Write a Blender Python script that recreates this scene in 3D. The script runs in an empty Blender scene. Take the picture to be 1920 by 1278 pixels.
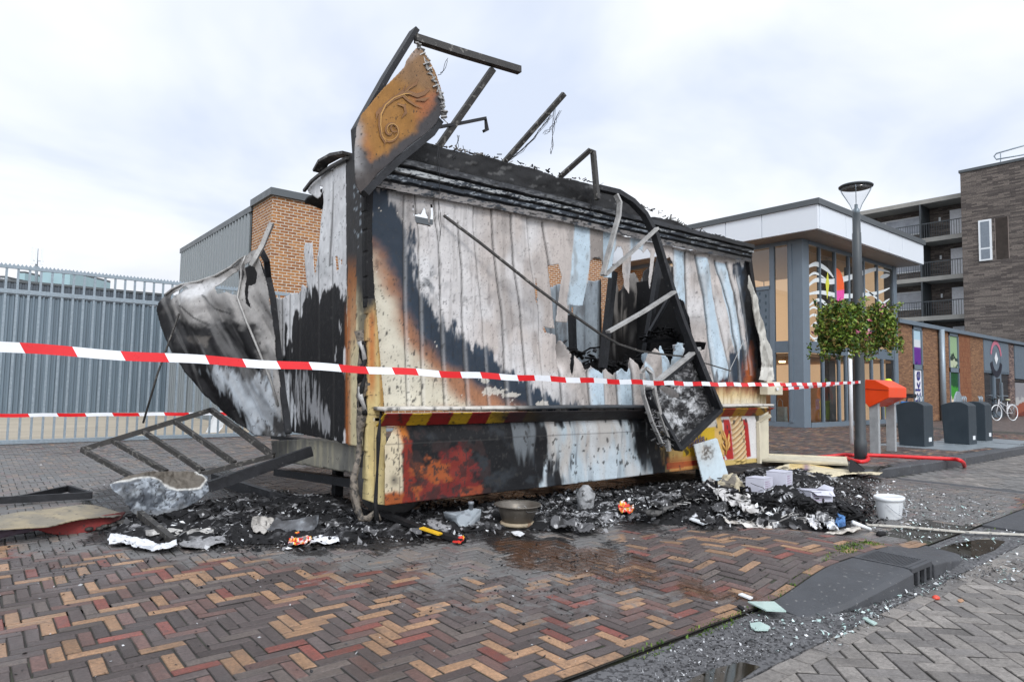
import bpy, math, random
import numpy as np
from mathutils import Vector, noise as mnoise
SC = bpy.context.scene
COL = SC.collection
# ------------------------------------------------------------------ camera
# world axes: x runs along the front of the burnt kiosk, y away from the viewer behind it, z up
F_PX = 1233.7; TH = math.radians(3.872); RO = math.radians(.9855); AZ = math.radians(50.73); EYE = 1.31
CX, CY = 960.0, 639.0
def to_uw(v):
    x, y, z = v
    return np.array([x*math.sin(AZ)+y*math.cos(AZ), -x*math.cos(AZ)+y*math.sin(AZ), z])
_f = np.array([0, math.cos(TH), math.sin(TH)]); _u0 = np.array([0, -math.sin(TH), math.cos(TH)]); _r0 = np.array([1., 0, 0])
FW = to_uw(_f); RT = to_uw(math.cos(RO)*_r0+math.sin(RO)*_u0); UP = to_uw(-math.sin(RO)*_r0+math.cos(RO)*_u0)
EY = np.array([0, 0, EYE])
cam = bpy.data.cameras.new('camera'); camo = bpy.data.objects.new('camera', cam); COL.objects.link(camo)
cam.sensor_width = 36; cam.lens = F_PX/1920*36; cam.clip_start = .05; cam.clip_end = 2000
from mathutils import Matrix
camo.matrix_world = Matrix(((RT[0], UP[0], -FW[0], 0), (RT[1], UP[1], -FW[1], 0), (RT[2], UP[2], -FW[2], EYE), (0, 0, 0, 1)))
SC.camera = camo
SC.render.resolution_x = 1024; SC.render.resolution_y = 681
# ------------------------------------------------------------------ world and sun (overcast morning)
SUN_EL = math.radians(38); SUN_DIR = np.array([-.42, -.91, 0])   # soft light from behind the viewer
wd = bpy.data.worlds.new('World'); SC.world = wd; wd.use_nodes = True
nt = wd.node_tree; nt.nodes.clear()
def N(nt, t, **k):
    n = nt.nodes.new(t)
    for a, b in k.items(): setattr(n, a, b)
    return n
L = lambda nt, a, b: nt.links.new(a, b)
out = N(nt, 'ShaderNodeOutputWorld'); bg = N(nt, 'ShaderNodeBackground'); bg.inputs[1].default_value = .1
sky = N(nt, 'ShaderNodeTexSky', sky_type='NISHITA'); sky.sun_disc = False; sky.sun_elevation = SUN_EL
sky.sun_rotation = math.atan2(SUN_DIR[0], SUN_DIR[1]); sky.air_density = 1; sky.dust_density = 2.0
tc = N(nt, 'ShaderNodeTexCoord'); sp = N(nt, 'ShaderNodeSeparateXYZ'); L(nt, tc.outputs['Generated'], sp.inputs[0])
# project the cloud deck on a high plane so that clouds flatten towards the horizon
zz = N(nt, 'ShaderNodeMath', operation='ADD'); L(nt, sp.outputs[2], zz.inputs[0]); zz.inputs[1].default_value = .25
dx = N(nt, 'ShaderNodeMath', operation='DIVIDE'); dy = N(nt, 'ShaderNodeMath', operation='DIVIDE')
L(nt, sp.outputs[0], dx.inputs[0]); L(nt, zz.outputs[0], dx.inputs[1]); L(nt, sp.outputs[1], dy.inputs[0]); L(nt, zz.outputs[0], dy.inputs[1])
cb = N(nt, 'ShaderNodeCombineXYZ'); L(nt, dx.outputs[0], cb.inputs[0]); L(nt, dy.outputs[0], cb.inputs[1])
n1 = N(nt, 'ShaderNodeTexNoise'); n1.inputs['Scale'].default_value = 1.25; n1.inputs['Detail'].default_value = 5; n1.inputs['Roughness'].default_value = .5; n1.inputs['Distortion'].default_value = .35
L(nt, cb.outputs[0], n1.inputs['Vector'])
r1 = N(nt, 'ShaderNodeValToRGB'); e = r1.color_ramp.elements
e[0].position = .36; e[0].color = (6.2, 6.9, 8.3, 1); e[1].position = .58; e[1].color = (8.9, 9.15, 9.6, 1)
m_ = e.new(.46); m_.color = (7.5, 8.0, 8.9, 1)
L(nt, n1.outputs[0], r1.inputs[0])
n2 = N(nt, 'ShaderNodeTexNoise'); n2.inputs['Scale'].default_value = .9; n2.inputs['Detail'].default_value = 4
mp = N(nt, 'ShaderNodeMapping'); mp.inputs['Location'].default_value = (3.3, 1.7, 0); L(nt, cb.outputs[0], mp.inputs[0]); L(nt, mp.outputs[0], n2.inputs['Vector'])
r2 = N(nt, 'ShaderNodeMapRange'); r2.inputs[1].default_value = .45; r2.inputs[2].default_value = .75; r2.inputs[3].default_value = .97; r2.inputs[4].default_value = .86
L(nt, n2.outputs[0], r2.inputs[0])
mx = N(nt, 'ShaderNodeMix', data_type='RGBA'); L(nt, r2.outputs[0], mx.inputs[0]); L(nt, sky.outputs[0], mx.inputs[6]); L(nt, r1.outputs[0], mx.inputs[7])
# warm paler band of cloud near the horizon
hz = N(nt, 'ShaderNodeMapRange'); hz.inputs[1].default_value = .02; hz.inputs[2].default_value = .22; hz.inputs[3].default_value = .75; hz.inputs[4].default_value = 0; L(nt, sp.outputs[2], hz.inputs[0])
mh = N(nt, 'ShaderNodeMix', data_type='RGBA'); L(nt, hz.outputs[0], mh.inputs[0]); L(nt, mx.outputs[2], mh.inputs[6]); mh.inputs[7].default_value = (8.8, 8.4, 8.2, 1)
# overcast sky: brighter overhead and towards the hidden sun behind the viewer
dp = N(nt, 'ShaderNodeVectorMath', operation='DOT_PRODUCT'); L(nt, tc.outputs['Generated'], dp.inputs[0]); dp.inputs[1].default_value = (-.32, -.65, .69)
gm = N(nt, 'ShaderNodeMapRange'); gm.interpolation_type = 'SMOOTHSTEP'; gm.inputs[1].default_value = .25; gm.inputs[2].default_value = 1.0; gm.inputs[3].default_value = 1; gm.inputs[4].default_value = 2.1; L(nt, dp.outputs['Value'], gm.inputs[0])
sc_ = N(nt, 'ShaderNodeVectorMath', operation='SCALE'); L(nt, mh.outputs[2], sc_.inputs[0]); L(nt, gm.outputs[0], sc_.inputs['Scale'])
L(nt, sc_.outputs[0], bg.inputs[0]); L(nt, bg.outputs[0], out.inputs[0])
sun = bpy.data.lights.new('sun', 'SUN'); sun.energy = 1.3; sun.angle = math.radians(14); sun.color = (1, .97, .93)
so = bpy.data.objects.new('sun', sun); COL.objects.link(so)
sd = Vector((SUN_DIR[0]*math.cos(SUN_EL), SUN_DIR[1]*math.cos(SUN_EL), math.sin(SUN_EL)))
so.rotation_euler = sd.to_track_quat('Z', 'Y').to_euler(); so.location = (0, -5, 20)
SC.view_settings.view_transform = 'Standard'; SC.view_settings.look = 'None'; SC.view_settings.exposure = .29; SC.view_settings.gamma = 1
# ------------------------------------------------------------------ pixel -> place helpers (the photograph is 1920 x 1278)
def ray(px, py): return FW*F_PX+RT*(px-CX)-UP*(py-CY)
def onZ(px, py, z=0.): d = ray(px, py); return EY+d*((z-EYE)/d[2])
def onY(px, py, y): d = ray(px, py); return EY+d*(y/d[1])
def onX(px, py, x): d = ray(px, py); return EY+d*(x/d[0])
def atD(px, py, D): d = ray(px, py); return EY+d*(D/F_PX)
def onP(px, py, p0, n): d = ray(px, py); return EY+d*(np.dot(np.array(p0)-EY, n)/np.dot(d, n))
def proj(P):
    Q = np.asarray(P)-EY; d = Q@FW
    return np.stack([CX+F_PX*(Q@RT)/d, CY-F_PX*(Q@UP)/d], -1)
# ------------------------------------------------------------------ noise in numpy
def _h(ix, iy, s):
    n = (ix.astype(np.int64)*374761393+iy.astype(np.int64)*668265263+int(s)*1442695041) & 0xffffffff
    n = ((n ^ (n >> 13))*1274126177) & 0xffffffff
    return ((n ^ (n >> 16)) & 0xffff)/65535.0
def vn(x, y, s=0):
    x = np.asarray(x, float); y = np.asarray(y, float)
    ix = np.floor(x); iy = np.floor(y); fx = x-ix; fy = y-iy; fx = fx*fx*(3-2*fx); fy = fy*fy*(3-2*fy)
    a = _h(ix, iy, s); b = _h(ix+1, iy, s); c = _h(ix, iy+1, s); d = _h(ix+1, iy+1, s)
    return ((a*(1-fx)+b*fx)*(1-fy)+(c*(1-fx)+d*fx)*fy)*2-1
def fbm(x, y, s=0, o=4):
    r = 0; a = 1; t = 0
    for i in range(o): r = r+a*vn(x*2**i+i*17.3, y*2**i-i*9.1, s+i); t += a; a *= .55
    return r/t
def sst(x, a=0., b=1.):
    t = np.clip((x-a)/(b-a), 0, 1); return t*t*(3-2*t)
def sdf(X, Y, poly):
    P = np.asarray(poly, float); n = len(P); d = np.full(np.shape(X), 1e18); ins = np.zeros(np.shape(X), bool)
    for i in range(n):
        a = P[i]; b = P[(i+1) % n]; ex, ey = b-a; wx = X-a[0]; wy = Y-a[1]
        t = np.clip((wx*ex+wy*ey)/(ex*ex+ey*ey+1e-12), 0, 1); d = np.minimum(d, (wx-t*ex)**2+(wy-t*ey)**2)
        if ey != 0: ins ^= ((a[1] > Y) != (b[1] > Y)) & (X < ex*(Y-a[1])/ey+a[0])
    d = np.sqrt(d); return np.where(ins, -d, d)
def lin(c): 
    c = np.array(c, float)/255; return np.where(c < .04045, c/12.92, ((c+.055)/1.055)**2.4)
def AL(r, g, b, k=.82): return lin((r, g, b))*k      # measured picture colour -> surface colour
# ------------------------------------------------------------------ object helpers
def tagit(o, label, cat, group=None, kind=None):
    if label: o['label'] = label
    if cat: o['category'] = cat
    if group: o['group'] = group
    if kind: o['kind'] = kind
    return o
def thing(name, label, cat, loc, group=None):
    o = bpy.data.objects.new(name, None); COL.objects.link(o); o.location = tuple(float(c) for c in loc); o.empty_display_size = .1
    return tagit(o, label, cat, group)
def setpar(o, parent):
    if parent is not None: o.parent = parent
def pbase(parent):
    b = np.zeros(3)
    while parent is not None: b = b+np.array(parent.location); parent = parent.parent
    return b
def link_mesh(name, me, parent=None, loc=None):
    o = bpy.data.objects.new(name, me); COL.objects.link(o)
    base = pbase(parent)
    if parent is None and loc is None:
        co = np.empty(len(me.vertices)*3); me.vertices.foreach_get('co', co); co = co.reshape(-1, 3)
        loc = np.array([(co[:, 0].min()+co[:, 0].max())/2, (co[:, 1].min()+co[:, 1].max())/2, co[:, 2].min()])
    if parent is None: base = np.array(loc, float)
    co = np.empty(len(me.vertices)*3); me.vertices.foreach_get('co', co); co = (co.reshape(-1, 3)-base).ravel()
    me.vertices.foreach_set('co', co); me.update()
    if parent is None: o.location = tuple(base)
    else: o.parent = parent
    return o
def mk_mesh(name, V, Fq, smooth=False, col=None, mat=None, extra=None):
    """V (n,3), Fq (m,k) equal-sized faces (or list of such arrays)"""
    me = bpy.data.meshes.new(name)
    V = np.asarray(V, float)
    if not isinstance(Fq, list): Fq = [Fq]
    Fq = [np.asarray(f) for f in Fq if len(f)]
    loops = np.concatenate([f.ravel() for f in Fq]); tot = np.concatenate([np.full(len(f), f.shape[1]) for f in Fq])
    me.vertices.add(len(V)); me.vertices.foreach_set('co', V.ravel())
    me.loops.add(len(loops)); me.loops.foreach_set('vertex_index', loops.astype(np.int32))
    me.polygons.add(len(tot)); st = np.concatenate([[0], np.cumsum(tot)[:-1]])
    me.polygons.foreach_set('loop_start', st.astype(np.int32))
    me.polygons.foreach_set('use_smooth', np.full(len(tot), smooth))
    me.update(calc_edges=True); me.validate()
    if col is not None:
        a = me.attributes.new('Col', 'FLOAT_COLOR', 'POINT'); c = np.ones((len(V), 4)); c[:, :col.shape[1]] = col; a.data.foreach_set('color', c.ravel())
    if mat: me.materials.append(mat)
    return me
class MB:
    def __init__(s): s.v = []; s.f = []; s.sm = []
    def add(s, vs, fs, sm=False):
        b = len(s.v); s.v += [tuple(float(c) for c in p) for p in vs]; s.f += [tuple(i+b for i in f) for f in fs]; s.sm += [sm]*len(fs); return s
    def box(s, x0, x1, y0, y1, z0, z1):
        if x0 > x1: x0, x1 = x1, x0
        if y0 > y1: y0, y1 = y1, y0
        if z0 > z1: z0, z1 = z1, z0
        return s.add([(x0, y0, z0), (x1, y0, z0), (x1, y1, z0), (x0, y1, z0), (x0, y0, z1), (x1, y0, z1), (x1, y1, z1), (x0, y1, z1)],
              [(0, 3, 2, 1), (4, 5, 6, 7), (0, 1, 5, 4), (1, 2, 6, 5), (2, 3, 7, 6), (3, 0, 4, 7)])
    def beam(s, p, q, w=.05, h=.05, up=(0, 0, 1)):
        p = np.array(p, float); q = np.array(q, float); d = q-p; d /= np.linalg.norm(d); up = np.array(up, float)
        a = np.cross(d, up)
        if np.linalg.norm(a) < 1e-3: a = np.cross(d, (1, 0, 0))
        a /= np.linalg.norm(a); b = np.cross(a, d); a = a*w/2; b = b*h/2
        return s.add([p-a-b, p+a-b, p+a+b, p-a+b, q-a-b, q+a-b, q+a+b, q-a+b], [(0, 1, 2, 3), (7, 6, 5, 4), (0, 4, 5, 1), (1, 5, 6, 2), (2, 6, 7, 3), (3, 7, 4, 0)])
    def path(s, pts, w=.05, h=.05, up=(0, 0, 1), sm=False):
        """rectangular section swept along a polyline"""
        P = [np.array(p, float) for p in pts]; R = []
        for i, p in enumerate(P):
            d = (P[min(i+1, len(P)-1)]-P[max(i-1, 0)]); d /= np.linalg.norm(d)
            a = np.cross(d, up); a /= (np.linalg.norm(a)+1e-9); b = np.cross(a, d); R.append([p-a*w/2-b*h/2, p+a*w/2-b*h/2, p+a*w/2+b*h/2, p-a*w/2+b*h/2])
        vs = [v for r in R for v in r]; fs = [(0, 1, 2, 3)]
        for i in range(len(P)-1):
            for k in range(4): fs.append((i*4+k, i*4+(k+1) % 4, i*4+4+(k+1) % 4, i*4+4+k))
        n = len(P)*4; fs.append((n-1, n-2, n-3, n-4)); return s.add(vs, fs, sm)
    def tube(s, pts, r=.02, n=8, jit=0, seed=1):
        rnd = random.Random(seed); P = [np.array(p, float) for p in pts]; vs = []; fs = []; pa = None
        rr = r if hasattr(r, '__len__') else [r]*len(P)
        for i, p in enumerate(P):
            d = (P[min(i+1, len(P)-1)]-P[max(i-1, 0)]); d /= (np.linalg.norm(d)+1e-9)
            if pa is None:
                pa = np.cross(d, (0, 0, 1)); 
                if np.linalg.norm(pa) < .1: pa = np.cross(d, (1, 0, 0))
            a = pa-d*np.dot(pa, d); a /= (np.linalg.norm(a)+1e-9); pa = a; b = np.cross(d, a)
            for k in range(n):
                t = 2*math.pi*k/n; q = rr[i]*(1+jit*(rnd.random()*2-1)); vs.append(p+a*q*math.cos(t)+b*q*math.sin(t))
        for i in range(len(P)-1):
            for k in range(n): fs.append((i*n+k, i*n+(k+1) % n, i*n+n+(k+1) % n, i*n+n+k))
        fs.append(tuple(range(n-1, -1, -1))); fs.append(tuple((len(P)-1)*n+k for k in range(n)))
        return s.add(vs, fs, True)
    def lathe(s, c, prof, n=24, sx=1, sy=1):
        vs = []; fs = []
        for r, z in prof:
            for k in range(n): t = 2*math.pi*k/n; vs.append((c[0]+r*sx*math.cos(t), c[1]+r*sy*math.sin(t), c[2]+z))
        for i in range(len(prof)-1):
            for k in range(n): fs.append((i*n+k, i*n+(k+1) % n, i*n+n+(k+1) % n, i*n+n+k))
        if prof[0][0] > 1e-6: fs.append(tuple(range(n-1, -1, -1)))
        if prof[-1][0] > 1e-6: fs.append(tuple((len(prof)-1)*n+k for k in range(n)))
        return s.add(vs, fs, True)
    def prism(s, pts, vec):
        n = len(pts); vec = np.array(vec, float); A = [np.array(p, float) for p in pts]
        return s.add(A+[a+vec for a in A], [tuple(range(n-1, -1, -1)), tuple(range(n, 2*n))]+[(i, (i+1) % n, n+(i+1) % n, n+i) for i in range(n)])
    def face(s, pts): return s.add(pts, [tuple(range(len(pts)))])
    def build(s, name, mat, parent=None, bev=0, loc=None, seg=2):
        me = bpy.data.meshes.new(name); me.from_pydata(s.v, [], s.f); me.polygons.foreach_set('use_smooth', s.sm); me.update()
        if mat: me.materials.append(mat)
        o = link_mesh(name, me, parent, loc)
        if bev:
            b = o.modifiers.new('bevel', 'BEVEL'); b.width = bev; b.segments = seg; b.limit_method = 'ANGLE'; b.angle_limit = math.radians(40)
        return o
def sheet(name, poly, plane, res, mat, parent=None, paint=None, holes=(), jag=0, jagf=8, disp=None, thick=.004, px=True, seed=0, smooth=True, label=None):
    """a sheet of real thickness cut to an outline on a plane = (origin, a, b); normal a x b"""
    o_, a_, b_ = [np.array(t, float) for t in plane]; a_ /= np.linalg.norm(a_); b_ /= np.linalg.norm(b_); n_ = np.cross(a_, b_); n_ /= np.linalg.norm(n_)
    def tl(pts):
        if not px: return np.array(pts, float)
        r = []
        for p in pts: q = onP(p[0], p[1], o_, n_)-o_; r.append((q@a_, q@b_))
        return np.array(r)
    P = tl(poly); H = [(tl(h[0]), h[1] if len(h) > 1 else jag) for h in holes]
    x0, y0 = P.min(0)-res; x1, y1 = P.max(0)+res
    nx = int((x1-x0)/res)+2; ny = int((y1-y0)/res)+2
    A, B = np.meshgrid(x0+np.arange(nx)*res, y0+np.arange(ny)*res, indexing='ij')
    def field(A, B):
        nz = fbm(A*jagf, B*jagf*.6, seed, 4)
        d = sdf(A, B, P)+jag*nz
        for k, (h, j) in enumerate(H): d = np.maximum(d, -(sdf(A, B, h)+j*fbm(A*jagf*1.3+k*7, B*jagf*.5, seed+3+k, 4)))
        return d
    D = field(A, B); Dc = field((A[:-1, :-1]+res/2), (B[:-1, :-1]+res/2))
    keep = Dc < 0
    gx, gy = np.gradient(D, res); g = np.sqrt(gx*gx+gy*gy)+1e-6
    s = np.where(D > 0, np.minimum(D, res*1.2), np.where(D > -res*.35, D, 0)); A = A-gx/g*s; B = B-gy/g*s
    used = np.zeros((nx, ny), bool)
    used[:-1, :-1] |= keep; used[1:, :-1] |= keep; used[:-1, 1:] |= keep; used[1:, 1:] |= keep
    idx = np.full((nx, ny), -1); idx[used] = np.arange(used.sum())
    i, j = np.nonzero(keep); Fq = np.stack([idx[i, j], idx[i+1, j], idx[i+1, j+1], idx[i, j+1]], 1)
    Au, Bu = A[used], B[used]
    V = o_+Au[:, None]*a_+Bu[:, None]*b_
    PP = proj(V)
    if disp is not None: V = V+disp(Au, Bu, PP[:, 0], PP[:, 1])[:, None]*n_
    col = paint(PP[:, 0], PP[:, 1], Au, Bu) if paint is not None else None
    me = mk_mesh(name, V, Fq, smooth, col, mat)
    o = link_mesh(name, me, parent)
    if thick:
        m = o.modifiers.new('thick', 'SOLIDIFY'); m.thickness = thick; m.offset = -1
    if label: o['label'] = label
    return o
class Paint:
    """soot, blister and paint patches evaluated at the vertices of a sheet"""
    def __init__(s, X, Y, base): s.X = X; s.Y = Y; s.c = np.tile(np.array(base, float), (len(X), 1))
    def mask(s, poly, soft=4, amp=0, fx=.05, fy=.05, seed=0): return 1-sst(sdf(s.X, s.Y, poly)+amp*fbm(s.X*fx, s.Y*fy, seed, 4), -soft, soft)
    def mix(s, m, col): s.c = s.c*(1-m[:, None])+np.array(col)*m[:, None]; return s
    def lay(s, poly, col, soft=4, amp=0, fx=.05, fy=.05, seed=0, k=1): return s.mix(k*s.mask(poly, soft, amp, fx, fy, seed), col)
    def spots(s, col, th=.55, f=.2, fy=None, seed=5, k=1, m=None):
        a = sst(fbm(s.X*f, s.Y*(fy or f), seed, 3), th, th+.12)*k
        if m is not None: a = a*m
        return s.mix(a, col)
# ------------------------------------------------------------------ materials
def mat(name, col=(.5, .5, .5), rough=.6, metal=0, attr=False, var=.15, vs=8, bump=.0, bs=30, spec=.5, speck=0, speckcol=(.02, .02, .02), spscale=60, spth=.62, alpha=None, trans=0, rvar=.1, stretch=(1, 1, 1), coat=0):
    m = bpy.data.materials.new(name); m.use_nodes = True; nt = m.node_tree; b = nt.nodes['Principled BSDF']
    b.inputs['Roughness'].default_value = rough; b.inputs['Metallic'].default_value = metal; b.inputs['Specular IOR Level'].default_value = spec; b.inputs['Coat Weight'].default_value = coat
    tc = N(nt, 'ShaderNodeTexCoord'); mp = N(nt, 'ShaderNodeMapping'); mp.inputs['Scale'].default_value = stretch; L(nt, tc.outputs['Object'], mp.inputs[0])
    nz = N(nt, 'ShaderNodeTexNoise'); nz.inputs['Scale'].default_value = vs; nz.inputs['Detail'].default_value = 7; nz.inputs['Roughness'].default_value = .62; L(nt, mp.outputs[0], nz.inputs['Vector'])
    mr = N(nt, 'ShaderNodeMapRange'); mr.inputs[1].default_value = .25; mr.inputs[2].default_value = .75; mr.inputs[3].default_value = 1-var; mr.inputs[4].default_value = 1+var; L(nt, nz.outputs[0], mr.inputs[0])
    vm = N(nt, 'ShaderNodeVectorMath', operation='SCALE'); L(nt, mr.outputs[0], vm.inputs['Scale'])
    if attr: at = N(nt, 'ShaderNodeAttribute', attribute_name='Col'); L(nt, at.outputs['Color'], vm.inputs[0])
    else: vm.inputs[0].default_value = tuple(col[:3])
    src = vm.outputs[0]
    if speck:
        n3 = N(nt, 'ShaderNodeTexNoise'); n3.inputs['Scale'].default_value = spscale; n3.inputs['Detail'].default_value = 5; L(nt, mp.outputs[0], n3.inputs['Vector'])
        r3 = N(nt, 'ShaderNodeMapRange'); r3.inputs[1].default_value = spth; r3.inputs[2].default_value = spth+.05; r3.inputs[4].default_value = speck; L(nt, n3.outputs[0], r3.inputs[0])
        mm = N(nt, 'ShaderNodeMix', data_type='RGBA'); L(nt, r3.outputs[0], mm.inputs[0]); L(nt, src, mm.inputs[6]); mm.inputs[7].default_value = (*speckcol, 1); src = mm.outputs[2]
    L(nt, src, b.inputs['Base Color'])
    rr = N(nt, 'ShaderNodeMapRange'); rr.inputs[3].default_value = max(0, rough-rvar); rr.inputs[4].default_value = min(1, rough+rvar); rr.inputs[1].default_value = .3; rr.inputs[2].default_value = .7
    L(nt, nz.outputs[0], rr.inputs[0]); L(nt, rr.outputs[0], b.inputs['Roughness'])
    if bump:
        n4 = N(nt, 'ShaderNodeTexNoise'); n4.inputs['Scale'].default_value = bs; n4.inputs['Detail'].default_value = 6; L(nt, mp.outputs[0], n4.inputs['Vector'])
        bp = N(nt, 'ShaderNodeBump'); bp.inputs['Strength'].default_value = 1; bp.inputs['Distance'].default_value = bump; L(nt, n4.outputs[0], bp.inputs['Height']); L(nt, bp.outputs[0], b.inputs['Normal'])
    if trans: b.inputs['Transmission Weight'].default_value = trans
    return m
def glassmat(name, tint=(.75, .8, .82), refl=.25, rough=.01):
    m = bpy.data.materials.new(name); m.use_nodes = True; nt = m.node_tree; nt.nodes.clear()
    o = N(nt, 'ShaderNodeOutputMaterial'); t = N(nt, 'ShaderNodeBsdfTransparent'); t.inputs[0].default_value = (*tint, 1)
    g = N(nt, 'ShaderNodeBsdfGlossy'); g.inputs['Roughness'].default_value = rough; g.inputs[0].default_value = (.9, .93, .95, 1)
    fr = N(nt, 'ShaderNodeFresnel'); fr.inputs[0].default_value = 1.5; ad = N(nt, 'ShaderNodeMath', operation='ADD'); L(nt, fr.outputs[0], ad.inputs[0]); ad.inputs[1].default_value = refl
    mx = N(nt, 'ShaderNodeMixShader'); L(nt, ad.outputs[0], mx.inputs[0]); L(nt, t.outputs[0], mx.inputs[1]); L(nt, g.outputs[0], mx.inputs[2]); L(nt, mx.outputs[0], o.inputs[0])
    return m
def brickmat(name, c1, c2, mortar, bw=.22, bh=.062, mort=.010, rough=.85, dark=None, off=.5, bump=.006, var=.25):
    m = bpy.data.materials.new(name); m.use_nodes = True; nt = m.node_tree; b = nt.nodes['Principled BSDF']; b.inputs['Roughness'].default_value = rough; b.inputs['Specular IOR Level'].default_value = .25
    tc = N(nt, 'ShaderNodeTexCoord'); sp = N(nt, 'ShaderNodeSeparateXYZ'); L(nt, tc.outputs['Object'], sp.inputs[0])
    ad = N(nt, 'ShaderNodeMath', operation='ADD'); L(nt, sp.outputs[0], ad.inputs[0]); L(nt, sp.outputs[1], ad.inputs[1])
    cb = N(nt, 'ShaderNodeCombineXYZ'); L(nt, ad.outputs[0], cb.inputs[0]); L(nt, sp.outputs[2], cb.inputs[1])
    br = N(nt, 'ShaderNodeTexBrick'); br.offset = off; L(nt, cb.outputs[0], br.inputs['Vector'])
    br.inputs['Scale'].default_value = 1; br.inputs['Brick Width'].default_value = bw; br.inputs['Row Height'].default_value = bh; br.inputs['Mortar Size'].default_value = mort; br.inputs['Mortar Smooth'].default_value = .1; br.inputs['Bias'].default_value = 0
    br.inputs['Color1'].default_value = (*c1, 1); br.inputs['Color2'].default_value = (*c2, 1); br.inputs['Mortar'].default_value = (*mortar, 1)
    nz = N(nt, 'ShaderNodeTexNoise'); nz.inputs['Scale'].default_value = 14; nz.inputs['Detail'].default_value = 6; L(nt, cb.outputs[0], nz.inputs['Vector'])
    mr = N(nt, 'ShaderNodeMapRange'); mr.inputs[1].default_value = .3; mr.inputs[2].default_value = .7; mr.inputs[3].default_value = 1-var; mr.inputs[4].default_value = 1+var; L(nt, nz.outputs[0], mr.inputs[0])
    vm = N(nt, 'ShaderNodeVectorMath', operation='SCALE'); L(nt, br.outputs[0], vm.inputs[0]); L(nt, mr.outputs[0], vm.inputs['Scale'])
    L(nt, vm.outputs[0], b.inputs['Base Color'])
    bp = N(nt, 'ShaderNodeBump'); bp.inputs['Distance'].default_value = bump; L(nt, br.outputs['Fac'], bp.inputs['Height']); bp.invert = True; L(nt, bp.outputs[0], b.inputs['Normal'])
    return m
def emat(name, col, s=1):
    m = bpy.data.materials.new(name); m.use_nodes = True; nt = m.node_tree; b = nt.nodes['Principled BSDF']; b.inputs['Base Color'].default_value = (*col, 1)
    b.inputs['Emission Color'].default_value = (*col, 1); b.inputs['Emission Strength'].default_value = s; return m
M = {}
M['char'] = mat('charred_metal', (.011, .011, .012), .7, 0, var=.5, vs=12, bump=.005, bs=60, speck=.4, speckcol=(.11, .11, .105), spscale=22, spth=.68, spec=.22)
M['burnt_steel'] = mat('burnt_steel', (.034, .032, .03), .6, .15, var=.5, vs=14, bump=.002, bs=80, speck=.55, speckcol=(.22, .21, .19), spscale=18, spth=.58)
M['burnt_dark'] = mat('burnt_dark_steel', (.019, .02, .023), .55, .1, var=.5, vs=10, bump=.002, bs=70, speck=.5, speckcol=(.13, .13, .13), spscale=25, spth=.66, spec=.3)
M['ash_alu'] = mat('ashen_aluminium', (.34, .335, .325), .55, .3, var=.35, vs=9, bump=.002, bs=50, speck=.6, speckcol=(.06, .06, .06), spscale=35, spth=.63)
M['sheetcol'] = mat('burnt_sheet_paint', attr=True, rough=.6, metal=0, var=.22, vs=14, bump=.003, bs=38, speck=.75, speckcol=(.03, .028, .027), spscale=30, spth=.645, spec=.22, stretch=(1, 1, .6))
M['sheetfine'] = mat('burnt_sheet_blistered', attr=True, rough=.55, var=.1, vs=9, bump=.0015, bs=70, speck=.4, speckcol=(.03, .028, .026), spscale=60, spth=.63, spec=.22)
M['attr'] = mat('painted_plain', attr=True, rough=.6, var=.12, vs=12, bump=.001, bs=60)
M['attr_rough'] = mat('ash_and_char', attr=True, rough=.9, var=.3, vs=40, bump=.006, bs=60, spec=.2)
M['cream'] = mat('cream_paint', AL(222, 214, 190), .45, 0, var=.14, vs=6, bump=.001, bs=40, speck=.6, speckcol=(.06, .05, .04), spscale=30, spth=.7)
M['galv'] = mat('galvanised_steel', AL(150, 163, 172), .42, .35, var=.2, vs=25, bump=.001, bs=60)
M['white_pl'] = mat('white_plastic', (.7, .73, .75), .35, 0, var=.06, vs=10)
M['black_rub'] = mat('black_rubber', (.05, .05, .05), .8, 0, var=.3, vs=20, bump=.003, bs=60)
M['anth'] = mat('anthracite_paint', AL(46, 60, 70, .62), .5, 0, var=.1, vs=5, bump=.0006, bs=120)
M['pole'] = mat('lamp_pole_paint', AL(66, 72, 76), .45, 0, var=.15, vs=6, bump=.0006, bs=120)
M['concrete'] = mat('concrete', AL(160, 164, 166), .85, 0, var=.2, vs=8, bump=.002, bs=60)
M['dkconcrete'] = mat('dark_kerb_concrete', AL(68, 70, 74), .62, 0, var=.38, vs=5, bump=.003, bs=130, speck=.75, speckcol=(.17, .17, .165), spscale=30, spth=.64, rvar=.25)
M['frame'] = mat('grey_blue_frames', AL(110, 124, 136), .4, 0, var=.05, vs=4)
M['frame_dk'] = mat('grey_blue_panels', AL(96, 110, 122), .45, 0, var=.06, vs=4)
M['fascia'] = mat('white_fascia_panel', (.64, .685, .735), .35, 0, var=.012, vs=.5, rvar=.02)
M['roofedge'] = mat('dark_roof_edge', AL(84, 90, 94), .45, 0, var=.1, vs=5)
M['glass'] = glassmat('window_glass', (.55, .56, .56), .06)
M['glass_lit'] = glassmat('shop_glass', (.9, .88, .84), .05)
M['dkglass'] = mat('dark_window', (.03, .034, .04), .08, 0, var=.1, vs=2, spec=.8)
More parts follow.
